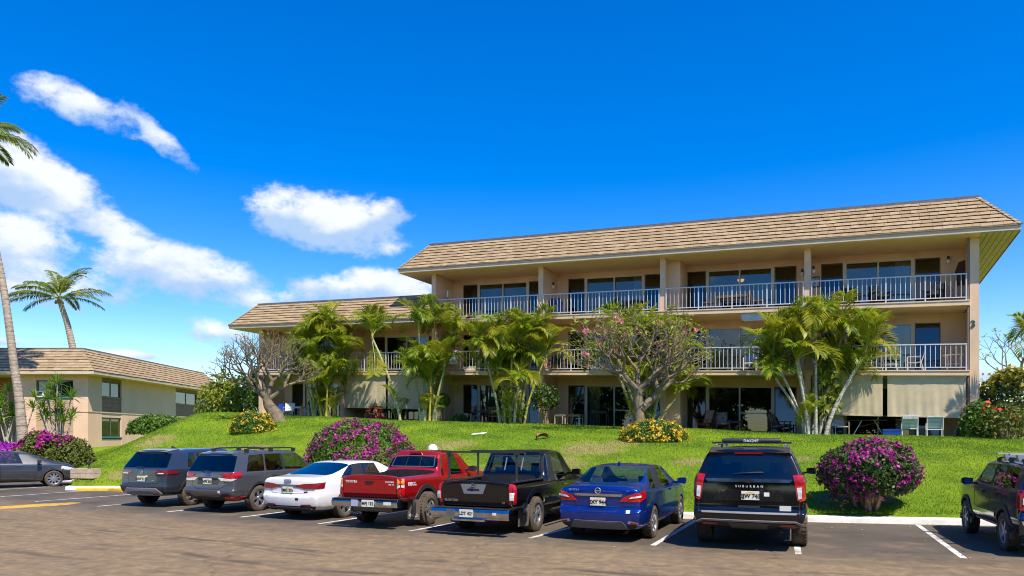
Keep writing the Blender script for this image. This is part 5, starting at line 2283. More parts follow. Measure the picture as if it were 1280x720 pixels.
        for (x, st) in ((0, 0), (wb, steer)):
            for sg in (-1, 1):
                o = link('wheel', tyre_me, s.root, (x, sg * (track / 2 + off), Rw))
                o.rotation_euler = (0, random.uniform(0, 6) if False else 0, (0 if sg < 0 else math.pi) + R(st))
                rmo = link('rim', rim_me, o)
                rmo.rotation_euler = (0, random.uniform(0, 1.2), 0)

    def mirrors(s, x, z, W, mt, size=(.10, .10, .075)):
        for sg in (-1, 1):
            mb = MB()
            pts = []
            for (dx, dy, dz) in ((-.05, .0, -.07), (.09, .0, -.05), (.10, .0, .06), (-.05, .0, .08)):
                pts.append((x + dx, dz + z))
            y0, y1 = sg * (W + .03), sg * (W + .22)
            B = [(p[0] + .02, y0, z + (p[1] - z) * .75) for p in pts]
            T = [(p[0], y1 - sg * .03, p[1]) for p in pts]
            mb.hexa(B, T)
            T2 = [(x + .02 + (p[0] - x) * .7, y1, z + (p[1] - z) * .75) for p in pts]
            mb.hexa(T, T2)
            mb.box(x - .0, x + .06, min(sg * (W - .10), y0), max(sg * (W - .10), y0), z - .06, z - .015)
            mb.obj('side_mirror', mt, s.root, smooth=True)

    def seats(s, rows, mt, W, zf=.42, hz=1.18, headm=None):
        """rows: list of (x of backrest, kind)"""
        for (x, kind) in rows:
            spans = [(-.66, -.10), (.10, .66)] if kind == 'front' else [(-.68, .68)]
            for (a, b) in spans:
                k = W / .9
                a_, b_ = a * k * .95, b * k * .95
                mb = MB()
                mb.hexa([(x - .06, a_, zf), (x + .50, a_ + .02, zf), (x + .50, b_ - .02, zf), (x - .06, b_, zf)], [(x - .06, a_, zf + .16), (x + .48, a_ + .03, zf + .18), (x + .48, b_ - .03, zf + .18), (x - .06, b_, zf + .16)])
                mb.hexa([(x - .06, a_, zf + .1), (x + .08, a_, zf + .1), (x + .08, b_, zf + .1), (x - .06, b_, zf + .1)],
                        [(x - .24, a_ + .06, hz - .22), (x - .14, a_ + .06, hz - .22), (x - .14, b_ - .06, hz - .22), (x - .24, b_ - .06, hz - .22)])
                o = mb.obj('seat', mt, s.root)
                hs = [(a_ + b_) / 2] if kind == 'front' else [a_ + .25, b_ - .25]
                for y in hs:
                    hb = MB()
                    hb.hexa([(x - .27, y - .12, hz - .21), (x - .16, y - .12, hz - .21), (x - .16, y + .12, hz - .21), (x - .27, y + .12, hz - .21)],
                            [(x - .28, y - .10, hz), (x - .20, y - .10, hz), (x - .20, y + .10, hz), (x - .28, y + .10, hz)])
                    hb.obj('headrest', headm or mt, o)

    def cabin(s, x0, x1, W, zf, zdash):
        mb = MB()
        mb.box(x0, x1, -W * .9, W * .9, zf - .03, zf)
        mb.hexa([(x1 - .35, -W * .85, zf + .35), (x1 + .1, -W * .85, zf + .35), (x1 + .1, W * .85, zf + .35), (x1 - .35, W * .85, zf + .35)],
                [(x1 - .28, -W * .84, zdash - .03), (x1 + .3, -W * .80, zdash - .02), (x1 + .3, W * .80, zdash - .02), (x1 - .28, W * .84, zdash - .03)])
        mb.obj('dashboard', SEATM, s.root)
        st = MB()
        pts = [(x1 - .42 + .06 * math.sin(a), .36 + .18 * math.cos(a), zdash - .03 + .17 * math.sin(a)) for a in [2 * math.pi * q / 16 for q in range(17)]]
        st.tube(pts, .014, 6, 0, cap=False)
        st.tube([(x1 - .3, .36, zdash - .06), (x1 - .42, .36, zdash - .03)], .03, 6)
        st.obj('steering_wheel', TRIM, s.root)

    def handle(s, x, z, mode, mt, w=.11, h=.018):
        u = x if mode == 'right' else -x
        s.patch('door_handle', [(u - w, z - h), (u + w, z - h), (u + w, z + h), (u - w, z + h)], mode, mt, off=.012, res=.08, thick=.02)

    def arch(s, cx, cz, rad, W, mt, wid=.05, a0=-12, a1=192):
        for sg in (-1, 1):
            mb = MB()
            prev = None
            n = 28
            for q in range(n + 1):
                a = R(a0 + (a1 - a0) * q / n)
                ring = []
                for (rr_, dy) in ((rad - .005, -.04), (rad - .005, .022), (rad + wid, .016), (rad + wid + .012, -.03)):
                    x, z = cx + math.cos(a) * rr_, cz + math.sin(a) * rr_
                    hx, hz_ = cx + math.cos(a) * (rad + wid), cz + math.sin(a) * (rad + wid)
                    h, nn = s.ray('right', hx, max(.3, hz_))
                    y = -h.y if h is not None and abs(h.y) > W * .8 else W * .97
                    ring.append(mb.add((x, sg * (y + dy), z)))
                if prev:
                    for k in range(3):
                        mb.f.append([prev[k], prev[k + 1], ring[k + 1], ring[k]]); mb.m.append(0)
                prev = ring
            mb.obj('wheel_arch', mt, s.root, smooth=True)

    def wiper(s, u0, z0, u1, z1):
        p, n = s.ray('rear', u0, z0); q, n2 = s.ray('rear', u1, z1)
        mb = MB()
        mid = p.lerp(q, .5) + (n + n2) * .025
        mb.tube([p + n * .01, p + n * .03, mid, q + n2 * .02], [.016, .014, .009, .006], 6)
        mb.obj('wiper', BLACK, s.root)


def suv(c, p):
    """wagon shaped shell. p: ro, wb, fo, W, H, zb, zs (belt), zg0 (rear glass foot), rake, side-window stations"""
    ro, wb, fo, W, H, zb, zs = (p[k] for k in ('ro', 'wb', 'fo', 'W', 'H', 'zb', 'zs'))
    wt = p.get('wt', W * .76)
    rk = p.get('rake', .34)
    xr = -ro
    drop = p.get('drop', .085)
    bz = p.get('bump', .0)
    zr = H
    zrr = H - p.get('rear_drop', .05)
    # tail: x offsets per ring level
    dxr = [.20, .13, .03, 0, .055, .075 + bz, .09 + bz, rk, rk + .02, rk + .05]
    ZA[0] = p.get('za', zb + .30)
    S = []
    t = st_cab(xr, xr, W * .965, zb + .05, zs, zrr, wt * .985, dx=dxr, drop=drop, zg=.04)
    S.append(t)
    q0 = p['win']          # list of (xl, xt) boundaries rear->front: D edge, quarter end, C, rear door end, B, front door end (top), A foot
    S.append(st_cab(q0[0][0], q0[0][1], W, zb, zs, zr - .015, wt, drop=drop))
    for (xl, xt) in q0[1:]:
        zz = zr + .012 * math.sin(math.pi * (xt - q0[0][1]) / max(.1, q0[-1][1] - q0[0][1]))
        S.append(st_cab(xl, xt, W, zb, zs - p.get('beltfall', .0) * (xl - q0[0][0]) / 2, zz, wt, drop=drop))
    nwin = len(q0)
    xa = q0[-1][0]
    zh = p['zh']
    xc = p['xcowl']
    xf = wb + fo
    S.append(st_deck(xc, W * .99, zb, zs - .05, zh + .03))
    S.append(st_deck(xc + (xf - xc) * .5, W * .985, zb, zs - .08, zh))
    S.append(st_deck(xf - .28, W * .96, zb + .02, zs - .16, zh - .06))
    S.append(st_deck(xf - .06, W * .86, zb + .06, zs - .28, zh - .22, dx=[-.1, -.05, .02, .04, .03, .02, .0, -.02, -.03, -.02]))
    G = {}
    wins = p['panes']      # {interval index (1-based between q0[k], q0[k+1]): group}
    for k, nm in wins.items():
        G[(1 + k, 6)] = nm
    iw = nwin          # interval from last cab station to the cowl
    G[(iw, 7)] = 'windshield'; G[(iw, 8)] = 'windshield'
    for i in range(len(S) - 1):
        G[(i, 1)] = p.get('sill', 'trim')
        G[(i, 0)] = 'under'
    G.update(p.get('extra', {}))
    c.full_rear = p.get('fullglass', False)
    rows = {0: 'under', 1: 'bump', 2: p.get('row2', 'body'), 3: 'body', 4: 'body', 5: 'body', 6: 'rear_window', 7: 'body', 8: 'body'}
    Rw = p['Rw']
    c.shell(S, G, rows, [(0, Rw, Rw + p.get('gap', .055), W), (wb, Rw, Rw + p.get('gap', .055), W)], bulge=p.get('bulge', .08), cap_inner=p.get('ci', .92))
    c.split({'body': ('body', c.body_mat), 'under': ('underbody', TRIM), 'well': ('wheel_well', TRIM), 'trim': ('lower_cladding', p.get('trim_mat', TRIM)), 'bump': ('rear_bumper', p.get('bump_mat', TRIM)),
             'rear_window': ('rear_window', p.get('rg', PRIVACY)), 'windshield': ('windshield', CARGLASS), 'win_q': ('side_window', p.get('qg', PRIVACY)), 'win_r': ('side_window', p.get('qg', PRIVACY)),
             'win_f': ('side_window', CARGLASS), 'pillar': ('pillar', TRIM)})


def sedan(c, p):
    ro, wb, fo, W, H, zb, zs = (p[k] for k in ('ro', 'wb', 'fo', 'W', 'H', 'zb', 'zs'))
    zd = p['zd']
    wt = p.get('wt', W * .70)
    xr = -ro
    S = []
    dxr = [.22, .14, .02, 0, .045, .04, .045, .055, .06, .06]
    ZA[0] = p.get('za', .60)
    S.append(st_deck(xr, W * .93, zb + .04, zs, zd, dx=dxr))
    S.append(st_deck(xr + .25, W * .985, zb + .01, zs, zd + .015))
    xg = p['xg']           # foot of rear glass
    S.append(st_deck(xg, W, zb, zs + .0, zd + .025))
    xq = p['xq']           # roof rear edge
    S.append(st_cab(xg + .10, xq, W, zb, zs, H - .045, wt, drop=.07))
    for (xl, xt) in p['win']:
        zz = H - .06 * ((xt - p['xpk']) / 1.0) ** 2
        S.append(st_cab(xl, xt, W, zb, zs - .03 * (xl - xg) / 2, zz, wt, drop=.07))
    n = len(p['win'])
    xc, zh, xf = p['xcowl'], p['zh'], wb + fo
    S.append(st_deck(xc, W * .99, zb, zs - .06, zh + .02))
    S.append(st_deck(xc + (xf - xc) * .5, W * .98, zb, zs - .10, zh - .03))
    S.append(st_deck(xf - .25, W * .93, zb + .02, zs - .22, zh - .15))
    S.append(st_deck(xf - .04, W * .78, zb + .06, zs - .32, zh - .28, dx=[-.12, -.06, .02, .04, .03, .02, .0, -.02, -.03, -.02]))
    G = {(2, 7): 'rear_window', (2, 8): 'rear_window', (3 + n, 7): 'windshield', (3 + n, 8): 'windshield'}
    for k, nm in p['panes'].items():
        G[(3 + k, 6)] = nm
    for i in range(len(S) - 1):
        G[(i, 0)] = 'under'
    rows = {0: 'under', 1: p.get('row1', 'bump')}
    Rw = p['Rw']
    c.shell(S, G, rows, [(0, Rw, Rw + .05, W), (wb, Rw, Rw + .05, W)], bulge=p.get('bulge', .10), cap_inner=.84)
    c.split({'body': ('body', c.body_mat), 'under': ('underbody', TRIM), 'well': ('wheel_well', TRIM), 'bump': ('bumper_valance', p.get('bump_mat', TRIM)), 'rear_window': ('rear_window', p.get('rg', REARGL)),
             'windshield': ('windshield', CARGLASS), 'win_q': ('side_window', CARGLASS), 'win_r': ('side_window', CARGLASS), 'win_f': ('side_window', CARGLASS), 'pillar': ('pillar', TRIM)})


def truck(c, p):
    ro, wb, fo, W, H, zb, zs, zd = (p[k] for k in ('ro', 'wb', 'fo', 'W', 'H', 'zb', 'zs', 'zd'))
    xb = p['xb']           # cab back
    ZA[0] = p.get('za', .78)
    wt = p.get('wt', W * .74)
    S = []
    S.append(st_deck(-ro, W * .955, zb + .12, zs, zd, dx=[.06, .04, .02, 0, 0, 0, 0, 0, 0, 0], wb=.85))
    S.append(st_deck(-ro + .07, W * .99, zb + .02, zs, zd + .005, wb=.85))
    S.append(st_deck(xb - .06, W, zb, zs, zd + .01, wb=.85))
    S.append(st_cab(xb, xb, W, zb, zs + .0, zd + .13, wt + .07, drop=.03))
    S.append(st_cab(xb + .02, xb + .17, W, zb, zs, H - .13, wt, drop=.05))
    S.append(st_cab(xb + .05, xb + .25, W, zb, zs, H - .01, wt, drop=.09))
    for (xl, xt) in p['win']:
        S.append(st_cab(xl, xt, W, zb, zs, H + .01, wt, drop=.09))
    n = len(p['win'])
    xc, zh, xf = p['xcowl'], p['zh'], wb + fo
    S.append(st_deck(xc, W * .985, zb, zs - .03, zh + .02))
    S.append(st_deck(xc + (xf - xc) * .5, W * .97, zb, zs - .06, zh))
    S.append(st_deck(xf - .2, W * .92, zb + .05, zs - .12, zh - .06))
    S.append(st_deck(xf, W * .86, zb + .08, zs - .2, zh - .16, dx=[-.1, -.05, .0, .02, .02, .02, .0, -.02, -.03, -.02]))
    G = {(3, 7): 'rear_window', (3, 8): 'rear_window', (5 + n, 7): 'windshield', (5 + n, 8): 'windshield'}
    for k, nm in p['panes'].items():
        G[(5 + k, 6)] = nm
    for i in range(len(S) - 1):
        G[(i, 0)] = 'under'
    Rw = p['Rw']
    c.shell(S, G, {0: 'under'}, [(0, Rw, Rw + .09, W), (wb, Rw, Rw + .09, W)], cut_boxes=[(-ro + .08, xb - .09, -(W - .14), W - .14, .62, 2.2)], bulge=.02, cap_inner=.80, creases=(5, 6, 7))
    c.split({'body': ('body', c.body_mat), 'under': ('underbody', TRIM), 'well': ('wheel_well', TRIM), 'rear_window': ('rear_window', p.get('rg', PRIVACY)), 'bed_liner': ('bed_liner', TRIM),
             'windshield': ('windshield', CARGLASS), 'win_q': ('side_window', CARGLASS), 'win_r': ('side_window', CARGLASS), 'win_f': ('side_window', CARGLASS), 'pillar': ('pillar', TRIM)})


def rect(u0, u1, v0, v1):
    return [(u0, v0), (u1, v0), (u1, v1), (u0, v1)]


def emblem_ring(c, u, z, r, mt, bar=True):
    p, n = c.ray('rear', u, z)
    mb = MB()
    pts = [(p.x - .012, p.y + r * math.cos(a), p.z + r * math.sin(a)) for a in [2 * math.pi * q / 18 for q in range(19)]]
    mb.tube(pts, .009, 6, 0, cap=False)
    if bar:
        mb.box(p.x - .02, p.x - .005, p.y - r * 1.15, p.y + r * 1.15, p.z - .012, p.z + .012)
    mb.obj('emblem', mt, c.root)


def roof_rails(c, x0, x1, y, z, mt, h=.06, feet=3):
    for sg in (-1, 1):
        mb = MB()
        mb.tube([(x0, sg * y, z - .01), (x0 + .10, sg * y, z + h), (x0 + .3, sg * y, z + h + .012), (x1 - .3, sg * y, z + h + .012), (x1 - .1, sg * y, z + h), (x1, sg * y, z - .01)], .020, 8)
        for q in range(feet):
            xx = x0 + (x1 - x0) * (q + .0) / max(1, feet - 1)
            xx = min(max(xx, x0 + .06), x1 - .06)
            mb.box(xx - .07, xx + .07, sg * y - .022, sg * y + .022, z - .03, z + h)
        mb.obj('roof_rail', mt, c.root)


def antenna(c, x, z, mt):
    mb = MB()
    mb.hexa([(x - .09, -.03, z), (x + .09, -.03, z), (x + .09, .03, z), (x - .09, .03, z)], [(x - .09, -.006, z + .075), (x - .05, -.008, z + .07), (x - .05, .008, z + .07), (x - .09, .006, z + .075)])
    mb.obj('antenna', mt, c.root)


def exhaust(c, x, y, z, r=.032):
    mb = MB()
    mb.lathe([(r, -.10), (r, .12), (r * .8, .12), (r * .8, -.10)], (0, 0, 0), 12)
    mb.v = [(x + v[2], y + v[1], z + v[0]) for v in mb.v]
    mb.obj('exhaust_pipe', mat_cached('pipe', (.12, .10, .09), .5, metal=.6), c.root)


# ---- black full-size SUV (rear towards us)
def big_suv():
    c = Car('parked_suv', 'large black SUV with roof pad and chrome bar across its tailgate', (4.62, 14.2), 21, paint('paint_black', (.0025, .003, .0045), 0, .2, .06), 'SUV')
    W, wb, ro, Rw = .99, 3.40, 1.16, .40
    suv(c, dict(ro=ro, wb=wb, fo=.98, W=W, H=1.86, zb=.36, zs=1.28, rake=.26, wt=.76, Rw=Rw, zh=1.16, xcowl=3.05, bulge=.07, rear_drop=.03, drop=.11, ci=.93,
                win=[(-.78, -.58), (.10, .14), (.20, .24), (1.05, 1.05), (1.13, 1.13), (1.9, 1.7), (2.42, 1.95)],
                panes={0: 'win_q', 1: 'pillar', 2: 'win_r', 3: 'pillar', 4: 'win_f', 5: 'win_f'}, bump_mat=TRIM, gap=.07))
    xr = -ro
    c.wheels(wb, 1.72, Rw, .28, .27, 'double', 6, SILVER)
    # lights
    out = [('r', .80, 1.36), ('r', .93, 1.38), ('s', xr + .18, 1.36), ('s', xr + .16, .95), ('r', .90, .90), ('r', .85, .93)]
    L = c.both('tail_light', out, .2, W, xr, REDL, res=.06, off=.004)
    out = [('r', .85, 1.15), ('r', .935, 1.16), ('r', .935, .97), ('r', .87, .95)]
    c.both('reverse_lamp', out, .2, W, xr, WHITEL, res=.05, off=.012, parent=L)
    c.patch('chrome_bar', [(-.70, 1.235), (.70, 1.235), (.74, 1.29), (-.74, 1.29)], 'rear', CHROME, off=.01, res=.10, thick=.02)
    mbp, mn = c.ray('rear', 0, 1.262)
    mb = MB(); mb.prism([(-.10, -.018), (-.035, -.018), (-.035, -.035), (.035, -.035), (.035, -.018), (.10, -.018), (.10, .018), (.035, .018), (.035, .035), (-.035, .035), (-.035, .018), (-.10, .018)], 0, .02, axis='x')
    mb.v = [(mbp.x - .035 - v[0] * .0 + v[0] * .5, v[1], mbp.z + v[2]) for v in mb.v]
    mb.obj('emblem', INK, c.root)
    c.text('SUBURBAN', 'rear', .02, 1.16, .058, WHITE, spacing=1.9)
    c.plate(.04, 1.0, 'EJW 743')
    c.patch('sticker', rect(.27, .36, .99, 1.06), 'rear', PLATE, off=.004, thick=.003)
    c.patch('sticker', [(.53, .74), (.72, .74), (.72, .83), (.53, .83)], 'rear', mat_cached('sticker_grey', (.5, .55, .52), .5), off=.004, thick=.003)
    c.patch('tailgate_recess', [(-.60, .90), (.62, .90), (.52, 1.10), (-.50, 1.10)], 'rear', mat_cached('gloss_black2', (.006, .006, .008), .2, coat=1.0), off=.001, thick=.004, res=.12)
    c.patch('tailgate_handle', rect(-.17, .20, .78, .82), 'rear', TRIM, off=.004, thick=.012)
    c.patch('bumper_strip', [(-.80, .665), (.80, .665), (.82, .70), (-.82, .70)], 'rear', GREYTRIM, off=.008, thick=.012, res=.10)
    c.patch('bumper_strip', [(-.90, .52), (-.80, .565), (.80, .565), (.90, .52), (.88, .50), (.78, .54), (-.78, .54), (-.88, .50)], 'rear', GREYTRIM, off=.012, thick=.016, res=.08)
    c.patch('bumper_pad', [(-.30, .40), (.32, .40), (.36, .52), (-.34, .52)], 'rear', mat_cached('pad_grey', (.07, .07, .072), .6), off=.008, thick=.012, res=.10)
    for sg in (-1, 1):
        c.patch('reflector', rect(sg * .66 - .13, sg * .66 + .13, .475, .515), 'rear', REDD, off=.012, thick=.012)
    c.seam([[(-.86, .68), (-.86, 1.30)], [(.86, .68), (.86, 1.30)], [(-.86, .70), (.86, .70)]], 'rear')
    # spoiler and high brake lamp
    mb = MB()
    mb.hexa([(-.92, -.72, 1.70), (-.55, -.74, 1.78), (-.55, .74, 1.78), (-.92, .72, 1.70)], [(-.98, -.70, 1.765), (-.55, -.70, 1.85), (-.55, .70, 1.85), (-.98, .70, 1.765)])
    mb.obj('spoiler', c.body_mat, c.root, smooth=True)
    mb = MB(); mb.box(-.985, -.96, -.24, .24, 1.735, 1.765); mb.obj('brake_lamp', REDD, c.root)
    c.wiper(.25, 1.40, -.25, 1.375)
    roof_rails(c, -.45, 2.1, .62, 1.84, GREYTRIM, .05)
    # pads on cross bars
    for x in (-.15, .75):
        mb = MB(); mb.box(x - .04, x + .04, -.72, .72, 1.915, 1.945); mb.obj('cross_bar', TRIM, c.root)
        mb = MB()
        mb.lathe([(.001, -.53), (.044, -.53), (.05, -.5), (.05, .5), (.044, .53), (.001, .53)], (x, 0, 1.965), 14, 0, axis='y')
        pad = mb.obj('rack_pad', BLACK, c.root, smooth=True)
        if x < 0:
            cu = bpy.data.curves.new('t', 'FONT'); cu.body = 'DAKINE'; cu.size = .07; cu.align_x = 'CENTER'; cu.align_y = 'CENTER'; cu.space_character = 1.1; cu.offset = .002
            tmp = bpy.data.objects.new('t', cu); COL.objects.link(tmp)
            dg = bpy.context.evaluated_depsgraph_get()
            me = bpy.data.meshes.new_from_object(tmp.evaluated_get(dg)); bpy.data.objects.remove(tmp)
            for v in me.vertices:
                a = v.co.y / .054
                v.co = Vector((x - .054 * math.cos(a), -v.co.x, 1.965 + .054 * math.sin(a)))
            me.materials.clear(); me.materials.append(WHITE)
            link('lettering', me, pad)
    c.mirrors(2.35, 1.30, W, c.body_mat)
    for x in (.75, 1.75):
        c.handle(x, 1.16, 'right', CHROME)
    c.seam([[(1.09, .45), (1.09, 1.28)], [(.16, .9), (.16, 1.28)], [(2.5, .45), (2.5, 1.2)], [(.5, .45), (2.5, .45)]], 'right')
    c.cabin(-.9, 2.5, W, .62, 1.24)
    c.seats([(1.75, 'front'), (.65, 'rear'), (-.3, 'rear')], SEATM, W, .62, 1.5)
    exhaust(c, xr + .12, -.55, .33)
    return c


# ---- blue sedan
def blue_sedan():
    c = Car('parked_sedan', 'metallic blue sedan with clear rear window between the black pickup and the black SUV', (2.10, 15.25), 24, paint('paint_blue', (.002, .030, .25), .55, .28, .2), 'car')
    W, wb, ro, Rw = .885, 2.70, 1.03, .325
    sedan(c, dict(ro=ro, wb=wb, fo=.90, W=W, H=1.48, zb=.20, zs=.965, zd=1.075, xg=-.42, xq=.30, xpk=1.0, xcowl=2.72, zh=.98, Rw=Rw, wt=.62,
                  win=[(.18, .48), (.86, .90), (.93, .97), (1.65, 1.50), (2.35, 1.72)], panes={-1 + 1: 'win_r', 1: 'pillar', 2: 'win_f', 3: 'win_f'}, bump_mat=TRIM))
    xr = -ro
    c.wheels(wb, 1.53, Rw, .215, .215, 'single', 8, SILVER)
    out = [('r', .43, .80), ('r', .50, .885), ('r', .72, .96), ('s', xr + .30, 1.0), ('s', xr + .26, .86), ('r', .84, .80)]
    L = c.both('tail_light', out, .2, W, xr, REDL, res=.05, off=.004)
    out = [('r', .60, .855), ('r', .84, .885), ('r', .86, .92), ('r', .66, .895)]
    c.both('reverse_lamp', out, .2, W, xr, WHITEL, res=.05, off=.020, parent=L)
    c.patch('chrome_bar', [(-.46, .895), (.46, .895), (.50, .94), (-.50, .94)], 'rear', CHROME, off=.008, res=.10, thick=.016)
    emblem_ring(c, 0, 1.0, .055, SILVER)
    c.text('SENTRA', 'rear', -.50, 1.005, .055, SILVER, spacing=1.2, bold=.001)
    c.text('SV', 'rear', .58, 1.0, .045, SILVER, spacing=1.1)
    c.plate(.0, .79, 'EXY 944')
    c.seam([[(-.56, .90), (-.44, .66), (-.32, .60), (.32, .60), (.44, .66), (.56, .90)]], 'rear', w=.006)
    c.patch('sticker', rect(.55, .63, .58, .635), 'rear', PLATE, off=.004, thick=.003)
    c.patch('bumper_insert', [(-.60, .27), (.60, .27), (.48, .42), (-.48, .42)], 'rear', mat_cached('insert_grey', (.12, .125, .13), .5), off=.006, thick=.012, res=.08)
    for sg in (-1, 1):
        c.patch('reflector_trim', [(sg * .58, .385), (sg * .76, .355), (sg * .78, .40), (sg * .60, .435)][::sg], 'rear', SILVER, off=.004, thick=.006)
        c.patch('reflector', [(sg * .63, .375), (sg * .755, .36), (sg * .76, .395), (sg * .64, .415)][::sg], 'rear', REDD, off=.012, thick=.006)
    c.mirrors(2.05, 1.05, W, c.body_mat)
    for x in (.62, 1.55):
        c.handle(x, .90, 'right', c.body_mat)
    c.seam([[(.90, .28), (.90, .95)], [(.20, .75), (.32, .95)], [(.20, .75), (.38, .50), (.42, .30)], [(1.95, .28), (2.0, .60), (2.15, .9)], [(.42, .28), (1.95, .28)]], 'right')
    antenna(c, .5, 1.45, c.body_mat)
    c.cabin(-.3, 2.3, W, .42, .98)
    c.seats([(1.35, 'front'), (.35, 'rear')], SEATM, W, .40, 1.18, SEATB)
    mb = MB(); mb.box(-.35, .25, -.62, .62, .98, 1.0); mb.obj('parcel_shelf', SEATM, c.root)
    exhaust(c, xr + .15, -.5, .2)
    return c


# ---- white sedan
def white_sedan():
    c = Car('parked_sedan', 'white sedan with wide dark red tail lights beside the red pickup', (-5.02, 19.0), 25, paint('paint_white', (.78, .79, .80), 0, .3, .25), 'car')
    W, wb, ro, Rw = .92, 2.82, 1.06, .335
    sedan(c, dict(ro=ro, wb=wb, fo=.88, W=W, H=1.425, zb=.20, zs=.92, zd=1.035, xg=-.40, xq=.48, xpk=1.1, xcowl=2.75, zh=.95, Rw=Rw, wt=.64,
                  win=[(.22, .62), (.90, .94), (.97, 1.01), (1.65, 1.55), (2.4, 1.8)], panes={0: 'win_r', 1: 'pillar', 2: 'win_f', 3: 'win_f'}, bump_mat=TRIM, rg=glass_mat('rear_glass_dark', (.06, .08, .09), .09, 1.4)))
    xr = -ro
    c.wheels(wb, 1.58, Rw, .23, .235, 'double', 5, SILVER)
    out = [('r', .26, .83), ('r', .24, .86), ('r', .50, .90), ('s', xr + .25, .93), ('s', xr + .20, .80), ('r', .78, .775), ('r', .50, .775)]
    c.both('tail_light', out, .2, W, xr, REDD, res=.05, off=.006)
    c.patch('tail_band', rect(-.32, .32, .805, .875), 'rear', mat_cached('band_grey', (.10, .11, .12), .4), off=.003, thick=.008)
    for q in range(4):
        emblem_ring(c, -.072 + q * .048, .96, .036, SILVER, bar=False)
    c.plate(.0, .745, 'EMG 376')
    c.patch('tail_badge', rect(-.60, -.52, .725, .755), 'rear', SILVER, off=.003, thick=.004)
    c.patch('tail_badge', rect(.48, .58, .685, .715), 'rear', INK, off=.003, thick=.004)
    c.patch('sticker', rect(.25, .34, .50, .555), 'rear', INK, off=.003, thick=.003)
    c.patch('bumper_insert', [(-.80, .24), (.80, .24), (.62, .36), (.40, .33), (-.40, .33), (-.62, .36)], 'rear', mat_cached('insert_dk', (.05, .052, .058), .45), off=.006, thick=.012, res=.08)
    for sg in (-1, 1):
        c.patch('reflector', [(sg * .38, .365), (sg * .70, .375), (sg * .66, .405), (sg * .42, .40)][::sg], 'rear', REDD, off=.010, thick=.008)
        c.patch('exhaust_trim', [(sg * .46, .255), (sg * .70, .255), (sg * .66, .325), (sg * .42, .325)][::sg], 'rear', CHROME, off=.018, thick=.012)
        c.patch('exhaust_hole', [(sg * .49, .268), (sg * .66, .268), (sg * .63, .312), (sg * .46, .312)][::sg], 'rear', INK, off=.034, thick=.004)
    c.seam([[(-.58, .77), (-.50, .66), (.50, .66), (.58, .77)]], 'rear', w=.005, mt=mat_cached('seam_grey', (.25, .25, .26), .7))
    c.mirrors(2.1, 1.0, W, c.body_mat)
    antenna(c, .72, 1.39, INK)
    c.handle(.72, .86, 'right', c.body_mat)
    c.cabin(-.3, 2.35, W, .40, .95)
    c.seats([(1.45, 'front'), (.45, 'rear')], SEATM, W, .38, 1.14)
    return c


# ---- dark sedan at the far left, side on
def grey_sedan():
    c = Car('parked_sedan', 'dark grey sedan seen from its side at the left edge', (-21.3, 28.93), 50, paint('paint_darkgrey', (.075, .078, .086), .65, .3, .3), 'car', None)
    W, wb, ro, Rw = .89, 2.70, 1.02, .325
    sedan(c, dict(ro=ro, wb=wb, fo=.93, W=W, H=1.47, zb=.20, zs=.95, zd=1.06, xg=-.42, xq=.35, xpk=1.0, xcowl=2.80, zh=.98, Rw=Rw, wt=.63,
                  win=[(.18, .5), (.86, .90), (.93, .97), (1.65, 1.50), (2.42, 1.78)], panes={0: 'win_r', 1: 'pillar', 2: 'win_f', 3: 'win_f'}))
    c.wheels(wb, 1.55, Rw, .215, .23, 'single', 9, SILVER)
    c.mirrors(2.15, 1.03, W, c.body_mat)
    for x in (.6, 1.5):
        c.handle(x, .88, 'right', CHROME)
    c.seam([[(.90, .28), (.90, .94)], [(2.05, .28), (2.1, .60), (2.22, .9)], [(.45, .28), (2.05, .28)]], 'right')
    o = [(2.95, .70), (3.36, .66), (3.42, .72), (3.2, .80), (2.98, .84)]
    c.patch('headlight', o, 'right', WHITEL, off=.004, res=.06)
    c.patch('headlight', [(-a, b) for a, b in o][::-1], 'left', WHITEL, off=.004, res=.06)
    c.patch('side_marker', rect(2.98, 3.06, .70, .74), 'right', AMBER, off=.02)
    c.cabin(-.3, 2.35, W, .42, .97)
    c.seats([(1.4, 'front'), (.4, 'rear')], SEATM, W, .40, 1.17)
    return c


